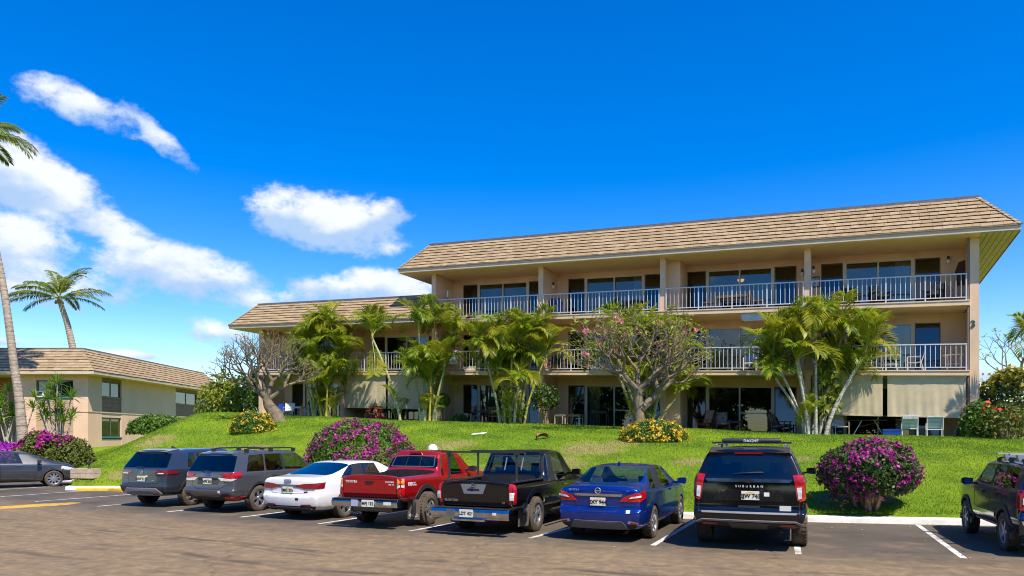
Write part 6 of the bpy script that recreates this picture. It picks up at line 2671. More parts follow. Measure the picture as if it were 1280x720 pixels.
# ---- grey brown SUV with roof rails
def mid_suv():
    c = Car('parked_suv', 'grey brown SUV with black roof rails and red C shaped tail lights', (-7.75, 20.6), 24, paint('paint_taupe', (.15, .14, .128), .7, .32, .4), 'SUV')
    W, wb, ro, Rw = .905, 2.67, .98, .355
    suv(c, dict(ro=ro, wb=wb, fo=.97, W=W, H=1.66, zb=.30, zs=1.06, rake=.34, wt=.72, fullglass=True, Rw=Rw, zh=1.05, xcowl=2.55, bulge=.09, drop=.10, rear_drop=.03,
                win=[(-.46, -.24), (.24, .30), (.28, .34), (.98, .98), (1.05, 1.05), (1.7, 1.48), (2.15, 1.68)],
                panes={0: 'win_q', 1: 'body', 2: 'win_r', 3: 'pillar', 4: 'win_f', 5: 'win_f'}, qg=glass_mat('tint_glass', (.16, .18, .17), .06, 1.1)))
    xr = -ro
    c.wheels(wb, 1.56, Rw, .23, .23, 'double', 5, SILVER)
    c.arch(0, Rw, Rw + .055, W, TRIM); c.arch(wb, Rw, Rw + .055, W, TRIM)
    out = [('r', .42, .955), ('r', .56, .985), ('r', .54, 1.02), ('r', .46, 1.045), ('r', .74, 1.08), ('s', xr + .30, 1.10), ('s', xr + .28, 1.0), ('s', xr + .16, .94), ('r', .74, .93)]
    L = c.both('tail_light', out, .2, W, xr, REDL, res=.05, off=.006)
    out = [('r', .36, .945), ('r', .46, .945), ('r', .74, .922), ('s', xr + .14, .925), ('r', .82, .86), ('r', .48, .865)]
    c.both('reverse_lamp', out, .2, W, xr, WHITEL, res=.05, off=.006)
    c.patch('plate_recess', [(-.38, .76), (.36, .76), (.42, .93), (-.36, .93)], 'rear', mat_cached('recess_taupe', (.06, .06, .06), .5), off=.001, thick=.003)
    c.patch('garnish', rect(-.33, .33, .915, .95), 'rear', TRIM, off=.006, thick=.015)
    c.plate(0, .85, 'WFK 829')
    p, n = c.ray('rear', 0, 1.02)
    mb = MB(); mb.lathe([(.001, -.012), (.045, -.012), (.05, .0)], (0, 0, 0), 16)
    mb.v = [(p.x - .01 + v[2], v[0] * 1.5 + p.y, v[1] * .8 + p.z) for v in mb.v]
    mb.obj('emblem', mat_cached('emblem_blue', (.02, .06, .45), .2, coat=1.0), c.root)
    c.text('FORESTER', 'rear', .52, .775, .04, SILVER, spacing=1.1)
    c.patch('bumper_lower', [(-.86, .34), (.86, .34), (.88, .52), (.60, .55), (.44, .46), (-.44, .46), (-.60, .55), (-.88, .52)], 'rear', TRIM, off=.008, thick=.016, res=.08)
    for sg in (-1, 1):
        c.patch('reflector', [(sg * .66, .385), (sg * .86, .385), (sg * .86, .45), (sg * .60, .45)][::sg], 'rear', REDL, off=.026, thick=.008)
    c.patch('sticker', rect(.40, .47, .545, .60), 'rear', PLATE, off=.004, thick=.003)
    c.seam([[(-.60, 1.0), (-.56, .72), (-.36, .64), (.36, .64), (.56, .72), (.60, 1.0)]], 'rear', w=.006)
    mb = MB()
    mb.hexa([(-.66, -.60, 1.54), (-.3, -.64, 1.60), (-.3, .64, 1.60), (-.66, .60, 1.54)], [(-.72, -.58, 1.585), (-.3, -.60, 1.65), (-.3, .60, 1.65), (-.72, .58, 1.585)])
    mb.obj('spoiler', c.body_mat, c.root, smooth=True)
    c.wiper(.1, 1.10, -.28, 1.13)
    roof_rails(c, -.25, 1.75, .60, 1.64, BLACK, .07)
    c.mirrors(2.0, 1.12, W, c.body_mat)
    for x in (.62, 1.5):
        c.handle(x, .98, 'right', c.body_mat)
    c.seam([[(1.02, .42), (1.02, 1.06)], [(.26, .80), (.30, 1.06)], [(.26, .80), (.40, .60), (.46, .42)], [(2.1, .42), (2.2, 1.0)], [(.46, .42), (2.1, .42)]], 'right')
    c.cabin(-.6, 2.3, W, .5, 1.07)
    c.seats([(1.35, 'front'), (.4, 'rear')], SEATM, W, .5, 1.32)
    exhaust(c, xr + .12, .5, .30)
    return c


# ---- blue grey SUV
def blue_grey_suv():
    c = Car('parked_suv', 'dark blue grey SUV with a silver lower bumper, leftmost in the row', (-10.35, 22.2), 21, paint('paint_bluegrey', (.070, .090, .118), .7, .3, .3), 'SUV')
    W, wb, ro, Rw = .92, 2.70, .97, .36
    suv(c, dict(ro=ro, wb=wb, fo=.95, W=W, H=1.69, zb=.30, zs=1.10, rake=.40, wt=.72, fullglass=True, Rw=Rw, zh=1.06, xcowl=2.55, bulge=.10, drop=.10, rear_drop=.03,
                win=[(-.12, .05), (.20, .26), (.26, .32), (.98, .98), (1.05, 1.05), (1.7, 1.48), (2.15, 1.68)],
                panes={0: 'win_q', 1: 'body', 2: 'win_r', 3: 'pillar', 4: 'win_f', 5: 'win_f'}, qg=glass_mat('tint_glass2', (.16, .18, .17), .06, 1.1)))
    xr = -ro
    c.wheels(wb, 1.58, Rw, .235, .235, 'single', 5, SILVER)
    c.arch(0, Rw, Rw + .055, W, TRIM, .06); c.arch(wb, Rw, Rw + .055, W, TRIM, .06)
    out = [('r', .42, 1.02), ('r', .44, 1.06), ('r', .80, 1.065), ('s', xr + .25, 1.05), ('s', xr + .48, 1.00), ('s', xr + .38, .965), ('r', .80, .95), ('r', .56, .955)]
    L = c.both('tail_light', out, .25, W, xr, REDD, res=.05, off=.006)
    out = [('r', .58, .965), ('r', .62, 1.0), ('r', .82, 1.0), ('r', .80, .965)]
    c.both('reverse_lamp', out, .25, W, xr, WHITEL, res=.04, off=.022, parent=L)
    c.patch('garnish', [(-.56, .93), (.56, .93), (.60, .99), (-.60, .99)], 'rear', mat_cached('garnish', (.03, .035, .045), .3, coat=1.0), off=.002, thick=.008)
    emblem_ring(c, -.02, 1.015, .05, SILVER)
    c.text('ROGUE', 'rear', -.02, .945, .04, SILVER, spacing=2.6, off=.018)
    c.plate(-.02, .83, 'EGW 512')
    c.patch('sticker', rect(.14, .20, .88, .93), 'rear', PLATE, off=.004, thick=.003)
    c.patch('tail_badge', rect(.36, .44, .765, .785), 'rear', SILVER, off=.004, thick=.003)
    c.patch('bumper_dark', [(-.90, .62), (-.62, .68), (.62, .68), (.90, .62), (.90, .40), (-.90, .40)], 'rear', mat_cached('bump_dark', (.028, .030, .033), .45), off=.004, thick=.010, res=.08)
    c.patch('bumper_silver', [(-.80, .36), (.80, .36), (.56, .56), (-.56, .56)], 'rear', mat_cached('bump_silver', (.36, .38, .40), .4, metal=.3), off=.016, thick=.012, res=.08)
    c.patch('bumper_slot', [(-.46, .41), (.46, .41), (.36, .49), (-.36, .49)], 'rear', GREYTRIM, off=.028, thick=.006, res=.08)
    for sg in (-1, 1):
        c.patch('reflector', rect(sg * .50 - .08, sg * .50 + .08, .395, .43), 'rear', REDD, off=.032, thick=.006)
    c.seam([[(-.58, .96), (-.56, .70), (.56, .70), (.58, .96)]], 'rear', w=.006)
    mb = MB()
    mb.hexa([(-.62, -.60, 1.56), (-.2, -.64, 1.62), (-.2, .64, 1.62), (-.62, .60, 1.56)], [(-.68, -.58, 1.605), (-.2, -.60, 1.68), (-.2, .60, 1.68), (-.68, .58, 1.605)])
    mb.obj('spoiler', c.body_mat, c.root, smooth=True)
    # dark quarter glass trim beside the rear window
    c.wiper(.05, 1.14, -.25, 1.16)
    antenna(c, .2, 1.69, c.body_mat)
    c.mirrors(2.0, 1.12, W, c.body_mat)
    for x in (.62, 1.5):
        c.handle(x, .98, 'right', c.body_mat)
    c.seam([[(1.02, .42), (1.02, 1.06)], [(.26, .80), (.30, 1.06)], [(.26, .80), (.40, .60), (.46, .42)], [(.46, .42), (2.1, .42)]], 'right')
    c.cabin(-.6, 2.3, W, .5, 1.08)
    c.seats([(1.35, 'front'), (.4, 'rear')], SEATM, W, .5, 1.34)
    return c


# ---- dark blue boxy SUV at the right edge
def jeep():
    c = Car('parked_suv', 'boxy dark blue SUV with roof bars cut off by the right edge', (9.68, 13.0), 19, paint('paint_navy', (.002, .008, .055), 0, .25, .10), 'SUV')
    W, wb, ro, Rw = .875, 2.635, .86, .345
    suv(c, dict(ro=ro, wb=wb, fo=.90, W=W, H=1.62, zb=.34, zs=1.09, rake=.17, wt=.70, Rw=Rw, zh=1.05, xcowl=2.42, bulge=.05, drop=.10, rear_drop=.02, ci=.90,
                win=[(-.50, -.40), (.10, .12), (.16, .18), (.86, .86), (.94, .94), (1.60, 1.45), (1.98, 1.62)],
                panes={0: 'win_q', 1: 'win_q', 2: 'win_r', 3: 'pillar', 4: 'win_f', 5: 'win_f'}, qg=glass_mat('tint_glass3', (.20, .22, .21), .07, 1.3), trim_mat=TRIM))
    xr = -ro
    c.wheels(wb, 1.54, Rw, .215, .215, 'single', 5, mat_cached('steel_grey', (.34, .34, .35), .4, metal=.6))
    c.arch(0, Rw, Rw + .055, W, TRIM, .075); c.arch(wb, Rw, Rw + .055, W, TRIM, .075)
    out = [('r', .68, 1.12), ('s', xr + .10, 1.13), ('s', xr + .10, .80), ('r', .68, .79)]
    L = c.both('tail_light', out, .2, W, xr, REDL, res=.05, off=.010)
    c.both('reverse_lamp', [('r', .72, 1.0), ('r', .84, 1.0), ('r', .84, .89), ('r', .72, .89)], .2, W, xr, WHITEL, res=.05, off=.026, parent=L)
    c.plate(0, .86, 'SVD 208')
    mb = MB()
    mb.prism([(-.97, .40), (-.80, .36), (-.80, .62), (-.95, .62), (-1.0, .56)], -.84, .84, axis='y')
    mb.obj('rear_bumper', TRIM, c.root)
    roof_rails(c, -.35, 1.3, .60, 1.60, BLACK, .035)
    for x in (-.12, .62):
        mb = MB()
        mb.prism([(x - .05, 1.72), (x + .05, 1.72), (x + .04, 1.745), (x - .04, 1.745)], -.80, .80, axis='y')
        mb.obj('cross_bar', GREYTRIM, c.root)
        for sg in (-1, 1):
            mb = MB()
            mb.hexa([(x - .06, sg * .60 - .06, 1.60), (x + .06, sg * .60 - .06, 1.60), (x + .06, sg * .60 + .06, 1.60), (x - .06, sg * .60 + .06, 1.60)],
                    [(x - .05, sg * .60 - .09, 1.719), (x + .05, sg * .60 - .09, 1.719), (x + .05, sg * .60 + .09, 1.719), (x - .05, sg * .60 + .09, 1.719)])
            mb.obj('rack_foot', SILVER, c.root)
    c.mirrors(1.88, 1.14, W, c.body_mat)
    for x in (.5, 1.38):
        c.handle(x, .98, 'left', c.body_mat)
        c.handle(x, .98, 'right', c.body_mat)
    sm_ = [[(-.90, .42), (-.90, 1.08)], [(-.12, .85), (-.14, 1.08)], [(-.12, .85), (-.38, .62), (-.42, .42)], [(-1.86, .42), (-1.9, .7), (-1.98, 1.05)], [(-.42, .42), (-1.86, .42)]]
    c.seam(sm_, 'left')
    # side moulding strip
    c.patch('side_moulding', [(-1.84, .56), (-.50, .56), (-.50, .64), (-1.84, .64)], 'left', c.body_mat, off=.006, thick=.014, res=.15)
    c.patch('sill_strip', [(-2.1, .385), (-.46, .385), (-.46, .415), (-2.1, .415)], 'left', SILVER, off=.012, thick=.012, res=.15)
    c.cabin(-.6, 2.1, W, .5, 1.06)
    c.seats([(1.25, 'front'), (.35, 'rear')], SEATM, W, .5, 1.34)
    return c


# ---- red pickup
def red_truck():
    c = Car('pickup_truck', 'red pickup truck with chrome bumper, black flares and mud flaps', (-2.75, 17.45), 23, paint('paint_red', (.36, .004, .008), .35, .3, .2), 'pickup truck')
    W, wb, ro, Rw = .845, 3.10, 1.10, .385
    truck(c, dict(ro=ro, wb=wb, fo=.85, W=W, H=1.70, zb=.52, zs=1.06, zd=1.17, xb=.74, wt=.63, Rw=Rw, zh=1.12, xcowl=2.75,
                  win=[(.88, 1.02), (1.30, 1.32), (1.39, 1.39), (1.9, 1.72), (2.30, 1.95)], panes={0: 'win_r', 1: 'body', 2: 'win_f', 3: 'win_f'}))
    xr = -ro
    c.wheels(wb, 1.52, Rw, .27, .21, 'single', 6, SILVER, off=.05)
    c.arch(0, Rw, Rw + .09, W, BLACK, .085); c.arch(wb, Rw, Rw + .09, W, BLACK, .085)
    for (z0, z1, m_) in ((.98, 1.105, AMBER), (.90, .975, WHITEL), (.70, .895, REDL)):
        c.both('tail_light', [('r', .72, z1), ('s', xr + .07, z1), ('s', xr + .07, z0), ('r', .72, z0)], .2, W, xr, m_, res=.05, off=.008)
    c.seam([[(-.70, .70), (-.70, 1.13)], [(.70, .70), (.70, 1.13)], [(-.70, .70), (.70, .70)]], 'rear', w=.007)
    c.seam([[(-.68, 1.10), (.68, 1.10)]], 'rear', w=.006, mt=mat_cached('crease_red', (.10, .002, .004), .5))
    c.text('TOYOTA', 'rear', -.48, 1.035, .075, WHITE, bold=.002, spacing=1.05)
    c.text('TACOMA', 'rear', .53, 1.04, .052, WHITE, bold=.001)
    c.text('SR5 V6', 'rear', .57, .985, .045, WHITE, bold=.001)
    c.patch('tailgate_handle', rect(-.10, .10, 1.005, 1.055), 'rear', INK, off=.004, thick=.014)
    c.text('TRD', 'right', -.72, .98, .105, WHITE, bold=.003, ital=.2)
    c.text('OFF', 'right', -.54, 1.0, .05, WHITE, bold=.001)
    c.text('ROAD', 'right', -.52, .955, .05, WHITE, bold=.001)
    # bumper
    mb = MB()
    mb.prism([(xr - .22, .50), (xr - .02, .48), (xr - .02, .66), (xr - .20, .665), (xr - .24, .60)], -.86, .86, axis='y')
    bp = mb.obj('rear_bumper', CHROME, c.root)
    mb = MB(); mb.box(xr - .24, xr - .02, -.84, .84, .664, .675); mb.obj('bumper_step', TRIM, bp)
    mb = MB(); mb.box(xr - .26, xr - .245, -.12 - .155, -.12 + .155 - .0, .505, .655)
    pl = mb.obj('license_plate', PLATE, c.root)
    cu = bpy.data.curves.new('t', 'FONT'); cu.body = 'MFJ 632'; cu.size = .09; cu.align_x = 'CENTER'; cu.align_y = 'CENTER'; cu.offset = .003
    tmp = bpy.data.objects.new('t', cu); COL.objects.link(tmp)
    dg = bpy.context.evaluated_depsgraph_get(); me = bpy.data.meshes.new_from_object(tmp.evaluated_get(dg)); bpy.data.objects.remove(tmp)
    for v in me.vertices:
        v.co = Vector((xr - .264, -.12 - v.co.x, .575 + v.co.y))
    me.materials.clear(); me.materials.append(INK); link('plate_number', me, pl)
    mb = MB(); mb.box(xr - .256, xr - .24, .15, .32, .51, .65); mb.obj('sticker', mat_cached('sticker_blue', (.35, .42, .62), .5), c.root)
    mb = MB(); mb.box(xr - .252, xr - .235, -.70, -.52, .555, .62); mb.obj('sticker', PLATE, c.root)
    for sg in (-1, 1):
        mb = MB(); mb.box(-.50, -.48, min(sg * .62, sg * .92), max(sg * .62, sg * .92), .17, .62)
        fl = mb.obj('mud_flap', TRIM if sg > 0 else mat_cached('flap_dusty', (.16, .13, .10), .9), c.root)
        cu = bpy.data.curves.new('t', 'FONT'); cu.body = 'TOYOTA' if sg > 0 else '4WD'; cu.size = .07 if sg > 0 else .10; cu.align_x = 'CENTER'; cu.align_y = 'CENTER'; cu.offset = .003
        tmp = bpy.data.objects.new('t', cu); COL.objects.link(tmp)
        dg = bpy.context.evaluated_depsgraph_get(); me = bpy.data.meshes.new_from_object(tmp.evaluated_get(dg)); bpy.data.objects.remove(tmp)
        for v in me.vertices:
            v.co = Vector((-.504, sg * .77 - v.co.x, .26 + v.co.y))
        me.materials.clear(); me.materials.append(WHITE); link('lettering', me, fl)
    # rear window frame bars
    h0, n0 = c.ray('rear', .2, 1.36)
    c.seam([[(-.19, 1.33), (-.19, 1.54)], [(.19, 1.33), (.19, 1.54)]], 'rear', 'window_bar', .010, TRIM, .006)
    c.seam([[(-.60, 1.31), (.60, 1.31), (.545, 1.57), (-.545, 1.57), (-.60, 1.31)]], 'rear', 'window_seal', .012, mat_cached('seal_dark', (.07, .07, .075), .5), .006)
    mb = MB(); mb.box(.905, .94, -.16, .16, 1.625, 1.655); mb.obj('brake_lamp', REDD, c.root)
    c.seam([[(1.30, .58), (1.30, 1.1)], [(.69, .58), (.69, 1.16)], [(2.4, .58), (2.45, 1.1)]], 'right')
    c.handle(1.72, .98, 'right', TRIM)
    c.mirrors(2.12, 1.22, W, BLACK)
    c.cabin(.9, 2.3, W, .7, 1.14)
    c.seats([(1.5, 'front')], SEATM, W, .68, 1.42)
    mb = MB(); mb.box(-1.0, 2.9, -.5, .5, .36, .54); mb.tube([(-.02, -.72, Rw), (-.02, .72, Rw)], .06, 8); mb.tube([(xr + .1, -.35, .45), (.6, -.42, .45)], .03, 8); mb.tube([(wb, -.72, Rw), (wb, .72, Rw)], .05, 8)
    mb.obj('chassis', TRIM, c.root)
    return c


# ---- black pickup with a ladder rack
def black_truck():
    c = Car('pickup_truck', 'black pickup truck carrying a black ladder rack over its bed', (-.30, 16.3), 25, paint('paint_black2', (.0025, .0025, .0035), 0, .2, .07), 'pickup truck')
    W, wb, ro, Rw = .915, 3.20, 1.12, .375
    truck(c, dict(ro=ro, wb=wb, fo=.90, W=W, H=1.74, zb=.44, zs=1.0, zd=1.10, xb=.76, wt=.70, Rw=Rw, zh=1.12, xcowl=2.8,
                  win=[(.90, 1.02), (1.26, 1.28), (1.33, 1.33), (1.9, 1.72), (2.36, 1.95)], panes={0: 'win_q', 1: 'pillar', 2: 'win_f', 3: 'win_f'}, rg=glass_mat('truck_rear_glass', (.35, .40, .40), .06, 1.2)))
    xr = -ro
    c.wheels(wb, 1.57, Rw, .27, .225, 'double', 6, SILVER, off=.03)
    c.arch(0, Rw, Rw + .09, W, c.body_mat, .10); c.arch(wb, Rw, Rw + .09, W, c.body_mat, .10)
    L = c.both('tail_light', [('r', .79, 1.06), ('s', xr + .06, 1.07), ('s', xr + .10, .98), ('s', xr + .08, .72), ('s', xr + .04, .66), ('r', .79, .66)], .2, W, xr, REDL, res=.05, off=.008)
    c.both('reverse_lamp', [('r', .81, .90), ('r', .885, .90), ('r', .885, .75), ('r', .81, .75)], .2, W, xr, WHITEL, res=.05, off=.024, parent=L)
    c.seam([[(-.775, .62), (-.775, 1.08)], [(.775, .62), (.775, 1.08)], [(-.775, .62), (.775, .62)]], 'rear', w=.007)
    c.patch('tailgate_plate', [(-.24, .86), (.20, .86), (.28, 1.06), (-.32, 1.06)], 'rear', mat_cached('plate_grey', (.20, .215, .235), .4, metal=.3), off=.004, thick=.012)
    c.patch('tailgate_handle', rect(-.16, .12, .925, .965), 'rear', INK, off=.016, thick=.004)
    p, n = c.ray('rear', -.02, 1.02)
    mb = MB(); mb.tube([(p.x - .03, p.y + .055 * math.cos(a), p.z + .055 * math.sin(a)) for a in [2 * math.pi * q / 18 for q in range(19)]], .010, 6, 0, cap=False); mb.box(p.x - .04, p.x - .02, p.y - .065, p.y + .065, p.z - .012, p.z + .012)
    mb.obj('emblem', CHROME, c.root)
    c.text('FRONTIER', 'rear', -.555, .715, .068, SILVER, bold=.002, spacing=1.05)
    c.text('SV', 'rear', .66, .69, .065, SILVER, bold=.002)
    mb = MB()
    mb.prism([(xr - .24, .36), (xr - .02, .34), (xr - .02, .56), (xr - .22, .575), (xr - .26, .50), (xr - .26, .42)], -.90, .90, axis='y')
    bp = mb.obj('rear_bumper', CHROME, c.root)
    mb = MB(); mb.box(xr - .24, xr - .02, -.86, .86, .572, .582); mb.obj('bumper_step', TRIM, bp)
    mb = MB(); mb.box(xr - .268, xr - .255, -.36, .36, .415, .425); mb.box(xr - .30, xr - .2, -.38, .38, .325, .36); mb.obj('bumper_lip', CHROME, bp)
    mb = MB(); mb.box(xr - .275, xr - .262, -.155 + .06, .155 + .06, .40, .555)
    pl = mb.obj('license_plate', PLATE, c.root)
    cu = bpy.data.curves.new('t', 'FONT'); cu.body = 'LDT 426'; cu.size = .09; cu.align_x = 'CENTER'; cu.align_y = 'CENTER'; cu.offset = .003
    tmp = bpy.data.objects.new('t', cu); COL.objects.link(tmp)
    dg = bpy.context.evaluated_depsgraph_get(); me = bpy.data.meshes.new_from_object(tmp.evaluated_get(dg)); bpy.data.objects.remove(tmp)
    for v in me.vertices:
        v.co = Vector((xr - .279, .06 - v.co.x, .475 + v.co.y))
    me.materials.clear(); me.materials.append(INK); link('plate_number', me, pl)
    mb = MB(); mb.box(xr - .268, xr - .255, .34, .52, .42, .54); mb.obj('bumper_pocket', mat_cached('pocket', (.10, .10, .10), .5), c.root)
    mb = MB(); mb.box(xr - .268, xr - .255, -.62, -.54, .46, .51); mb.obj('sticker', PLATE, c.root)
    # ladder rack
    RK = mat_cached('rack_black', (.022, .026, .030), .45)
    for (x, k) in ((-.78, 0), (.56, 1)):
        mb = MB()
        mb.box(x - .03, x + .03, -.98, .98, 1.70, 1.735)
        bar = mb.obj('rack_bar', RK, c.root)
        for sg in (-1, 1):
            mb = MB()
            mb.tube([(x, sg * .80, 1.10), (x, sg * .80, 1.16), (x, sg * .80, 1.69)], [.045, .026, .026], 8)
            mb.box(x - .09, x + .09, sg * .80 - .06, sg * .80 + .06, 1.10, 1.125)
            mb.box(x - .06, x + .06, sg * .80 - .045, sg * .80 + .045, 1.665, 1.70)
            mb.obj('rack_post', RK, bar)
    mb = MB()
    for sg in (-1, 1):
        mb.box(-1.0, .64, sg * .80 - .05, sg * .80 + .05, 1.098, 1.118)
    mb.obj('bed_rail', TRIM, c.root)
    for sg in (-1, 1):
        mb = MB(); mb.hexa([(-.50, sg * .70, .14), (-.47, sg * .70, .14), (-.47, sg * .93, .18), (-.50, sg * .93, .18)], [(-.46, sg * .70, .62), (-.43, sg * .70, .62), (-.40, sg * .95, .62), (-.43, sg * .95, .62)])
        mb.obj('mud_flap', mat_cached('flap_grey', (.10, .095, .09), .85), c.root)
    c.seam([[(-.22, 1.27), (-.22, 1.56)], [(.20, 1.27), (.20, 1.56)]], 'rear', 'window_bar', .014, GREYTRIM, .006)
    c.seam([[(-.66, 1.24), (.66, 1.24), (.60, 1.60), (-.60, 1.60), (-.66, 1.24)]], 'rear', 'window_seal', .014, INK, .006)
    mb = MB(); mb.box(.925, .96, -.20, -.04, 1.665, 1.695); mb.box(.925, .96, .04, .20, 1.665, 1.695); mb.obj('brake_lamp', REDL, c.root)
    c.seam([[(1.30, .5), (1.30, 1.05)], [(.71, .5), (.71, 1.10)], [(2.5, .5), (2.55, 1.05)], [(1.0, .5), (2.5, .5)]], 'right')
    c.handle(1.74, .93, 'right', CHROME)
    c.mirrors(2.15, 1.20, W, c.body_mat)
    c.cabin(.9, 2.35, W, .6, 1.12)
    c.seats([(1.5, 'front')], SEATM, W, .60, 1.42)
    mb = MB(); mb.box(-1.0, 3.0, -.5, .5, .30, .46); mb.tube([(-.02, -.72, Rw), (-.02, .72, Rw)], .06, 8); mb.tube([(wb, -.72, Rw), (wb, .72, Rw)], .05, 8)
    mb.obj('chassis', TRIM, c.root)
    for sg in (-1, 1):
        mb = MB(); mb.tube([(.8, sg * .93, .40), (2.6, sg * .93, .40)], .035, 8); mb.obj('side_step', TRIM, c.root)
    exhaust(c, xr + .1, -.62, .34)
    return c


for f in (big_suv, blue_sedan, white_sedan, grey_sedan, mid_suv, blue_grey_suv, jeep, red_truck, black_truck):
    f()
# ------------------------------------------------------------------ lanai furniture and small things
WHITEF = mat('furn_white', (.72, .72, .68), .5, var=.05)
TANF = mat('furn_tan', (.50, .42, .30), .6, var=.06)
SLING = mat('sling_pale', (.55, .62, .58), .8, var=.06)
SLINGT = mat('sling_tan', (.46, .39, .28), .85, var=.06)
WOODR = mat('wood_redbrown', (.13, .04, .025), .5, var=.2, vscale=6)
WOODL = mat('wood_light', (.45, .32, .18), .6, var=.15, vscale=6)
DARKF = mat('furn_dark', (.03, .026, .024), .6)
FLORAL = mat('cushion_floral', (.36, .30, .20), .9, col2=(.12, .10, .09), vscale=14)
BLUEP = mat('plastic_blue', (.01, .05, .30), .4)
STRIPE = mat('blanket_stripe', (.55, .36, .26), .95, col2=(.25, .12, .10), vscale=9, stretch=(6, 1, .5))
GLASST = glass_mat('glass_top', (.75, .8, .78), .1, 1.0)


def t_of(px, d):
    k = (px - 640) / FPX
    return ((18.73 + .4297 * d) - k * (29.5 + .903 * d)) / (.903 + .4297 * k)


def on_floor(px, d, k):
    p = Bm(t_of(px, d), d, FL[k])
    return p


YAW = math.atan2(.4297, -.903)          # world heading of +t; chairs facing the lawn use rotation about this


def face(deg):
    """0 = facing out towards the lawn; local -y is the chair's front"""
    return math.atan2(-.4297, .903) + R(deg)


def arm_chair(label, px, d, k, rot, fm, sm_, group, dark=False, back=.52, arms=True):
    root = thing('patio_chair', label, 'chair', on_floor(px, d, k) + Vector((0, 0, -.008)), face(rot), group)
    w, dp, sh = .28, .26, .40
    mb = MB()
    for sx in (-1, 1):
        lg = MB()
        lg.tube([(sx * w, -dp, 0), (sx * w, -dp - .01, sh + .22), (sx * w, -dp + .05, sh + .25), (sx * w, dp - .02, sh + .24)] if arms else [(sx * w, -dp, 0), (sx * w, -dp, sh)], .017, 6)
        lg.obj('leg', fm, root, smooth=True)
        lg = MB()
        lg.tube([(sx * w, dp + .06, 0), (sx * w, dp - .02, sh), (sx * w, dp + .14, sh + back)], .017, 6)
        lg.obj('leg', fm, root, smooth=True)
    mb = MB()
    mb.tube([(-w, -dp, sh), (w, -dp, sh)], .016, 6)
    mb.tube([(-w, dp - .02, sh), (w, dp - .02, sh)], .016, 6)
    mb.tube([(-w, dp + .14, sh + back), (w, dp + .14, sh + back)], .017, 6)
    mb.obj('frame', fm, root, smooth=True)
    mb = MB()
    n = 8
    for q in range(n):
        a, b = q / n, (q + .86) / n
        f = lambda s: (-dp + .02 + (2 * dp - .06) * s, sh + .012 - .03 * math.sin(math.pi * s))
        (y0, z0), (y1, z1) = f(a), f(b)
        mb.hexa([(-w + .01, y0, z0), (w - .01, y0, z0), (w - .01, y1, z1), (-w + .01, y1, z1)], [(-w + .01, y0, z0 + .012), (w - .01, y0, z0 + .012), (w - .01, y1, z1 + .012), (-w + .01, y1, z1 + .012)])
    mb.obj('seat', sm_, root)
    mb = MB()
    for q in range(n):
        a, b = q / n, (q + .86) / n
        f = lambda s: (dp - .01 + .145 * s, sh + .05 + (back - .07) * s)
        (y0, z0), (y1, z1) = f(a), f(b)
        mb.hexa([(-w + .015, y0, z0), (w - .015, y0, z0), (w - .015, y1, z1), (-w + .015, y1, z1)], [(-w + .015, y0 - .015, z0), (w - .015, y0 - .015, z0), (w - .015, y1 - .015, z1), (-w + .015, y1 - .015, z1)])
    mb.obj('backrest', sm_, root)
    return root


def round_table(label, px, d, k, r, h, fm, tm, group):
    root = thing('patio_table', label, 'table', on_floor(px, d, k) + Vector((0, 0, -.008)), face(0), group)
    mb = MB(); mb.lathe([(.001, h - .02), (r - .02, h - .02), (r, h - .012), (r, h + .008), (r - .02, h + .012), (.001, h + .012)], (0, 0, 0), 26)
    mb.obj('tabletop', tm, root)
    for q in range(4):
        a = R(45 + 90 * q)
        mb = MB(); mb.tube([(math.cos(a) * r * .85, math.sin(a) * r * .85, 0), (math.cos(a) * r * .7, math.sin(a) * r * .7, h * .5), (math.cos(a) * r * .8, math.sin(a) * r * .8, h - .02)], .014, 6)
        mb.obj('leg', fm, root, smooth=True)
    mb = MB(); pts = [(math.cos(a) * r * .72, math.sin(a) * r * .72, h * .45) for a in [2 * math.pi * q / 20 for q in range(21)]]
    mb.tube(pts, .010, 5, 0, cap=False); mb.obj('stretcher', fm, root)
    return root


def box_table(label, px, d, k, w, dp, h, m, rot=0, group=None, top=None, cat='table'):
    root = thing('patio_table', label, cat, on_floor(px, d, k) + Vector((0, 0, -.008)), face(rot), group)
    mb = MB(); mb.box(-w / 2, w / 2, -dp / 2, dp / 2, h - .035, h); mb.obj('tabletop', top or m, root)
    for sx in (-1, 1):
        for sy in (-1, 1):
            x, y = sx * (w / 2 - .04), sy * (dp / 2 - .04)
            mb = MB(); mb.box(x - .022, x + .022, y - .022, y + .022, 0, h - .036); mb.obj('leg', m, root)
    mb = MB()
    for sy in (-1, 1):
        y = sy * (dp / 2 - .04)
        mb.box(-w / 2 + .063, w / 2 - .063, y - .012, y + .012, h - .10, h - .037)
    mb.obj('apron', m, root)
    return root


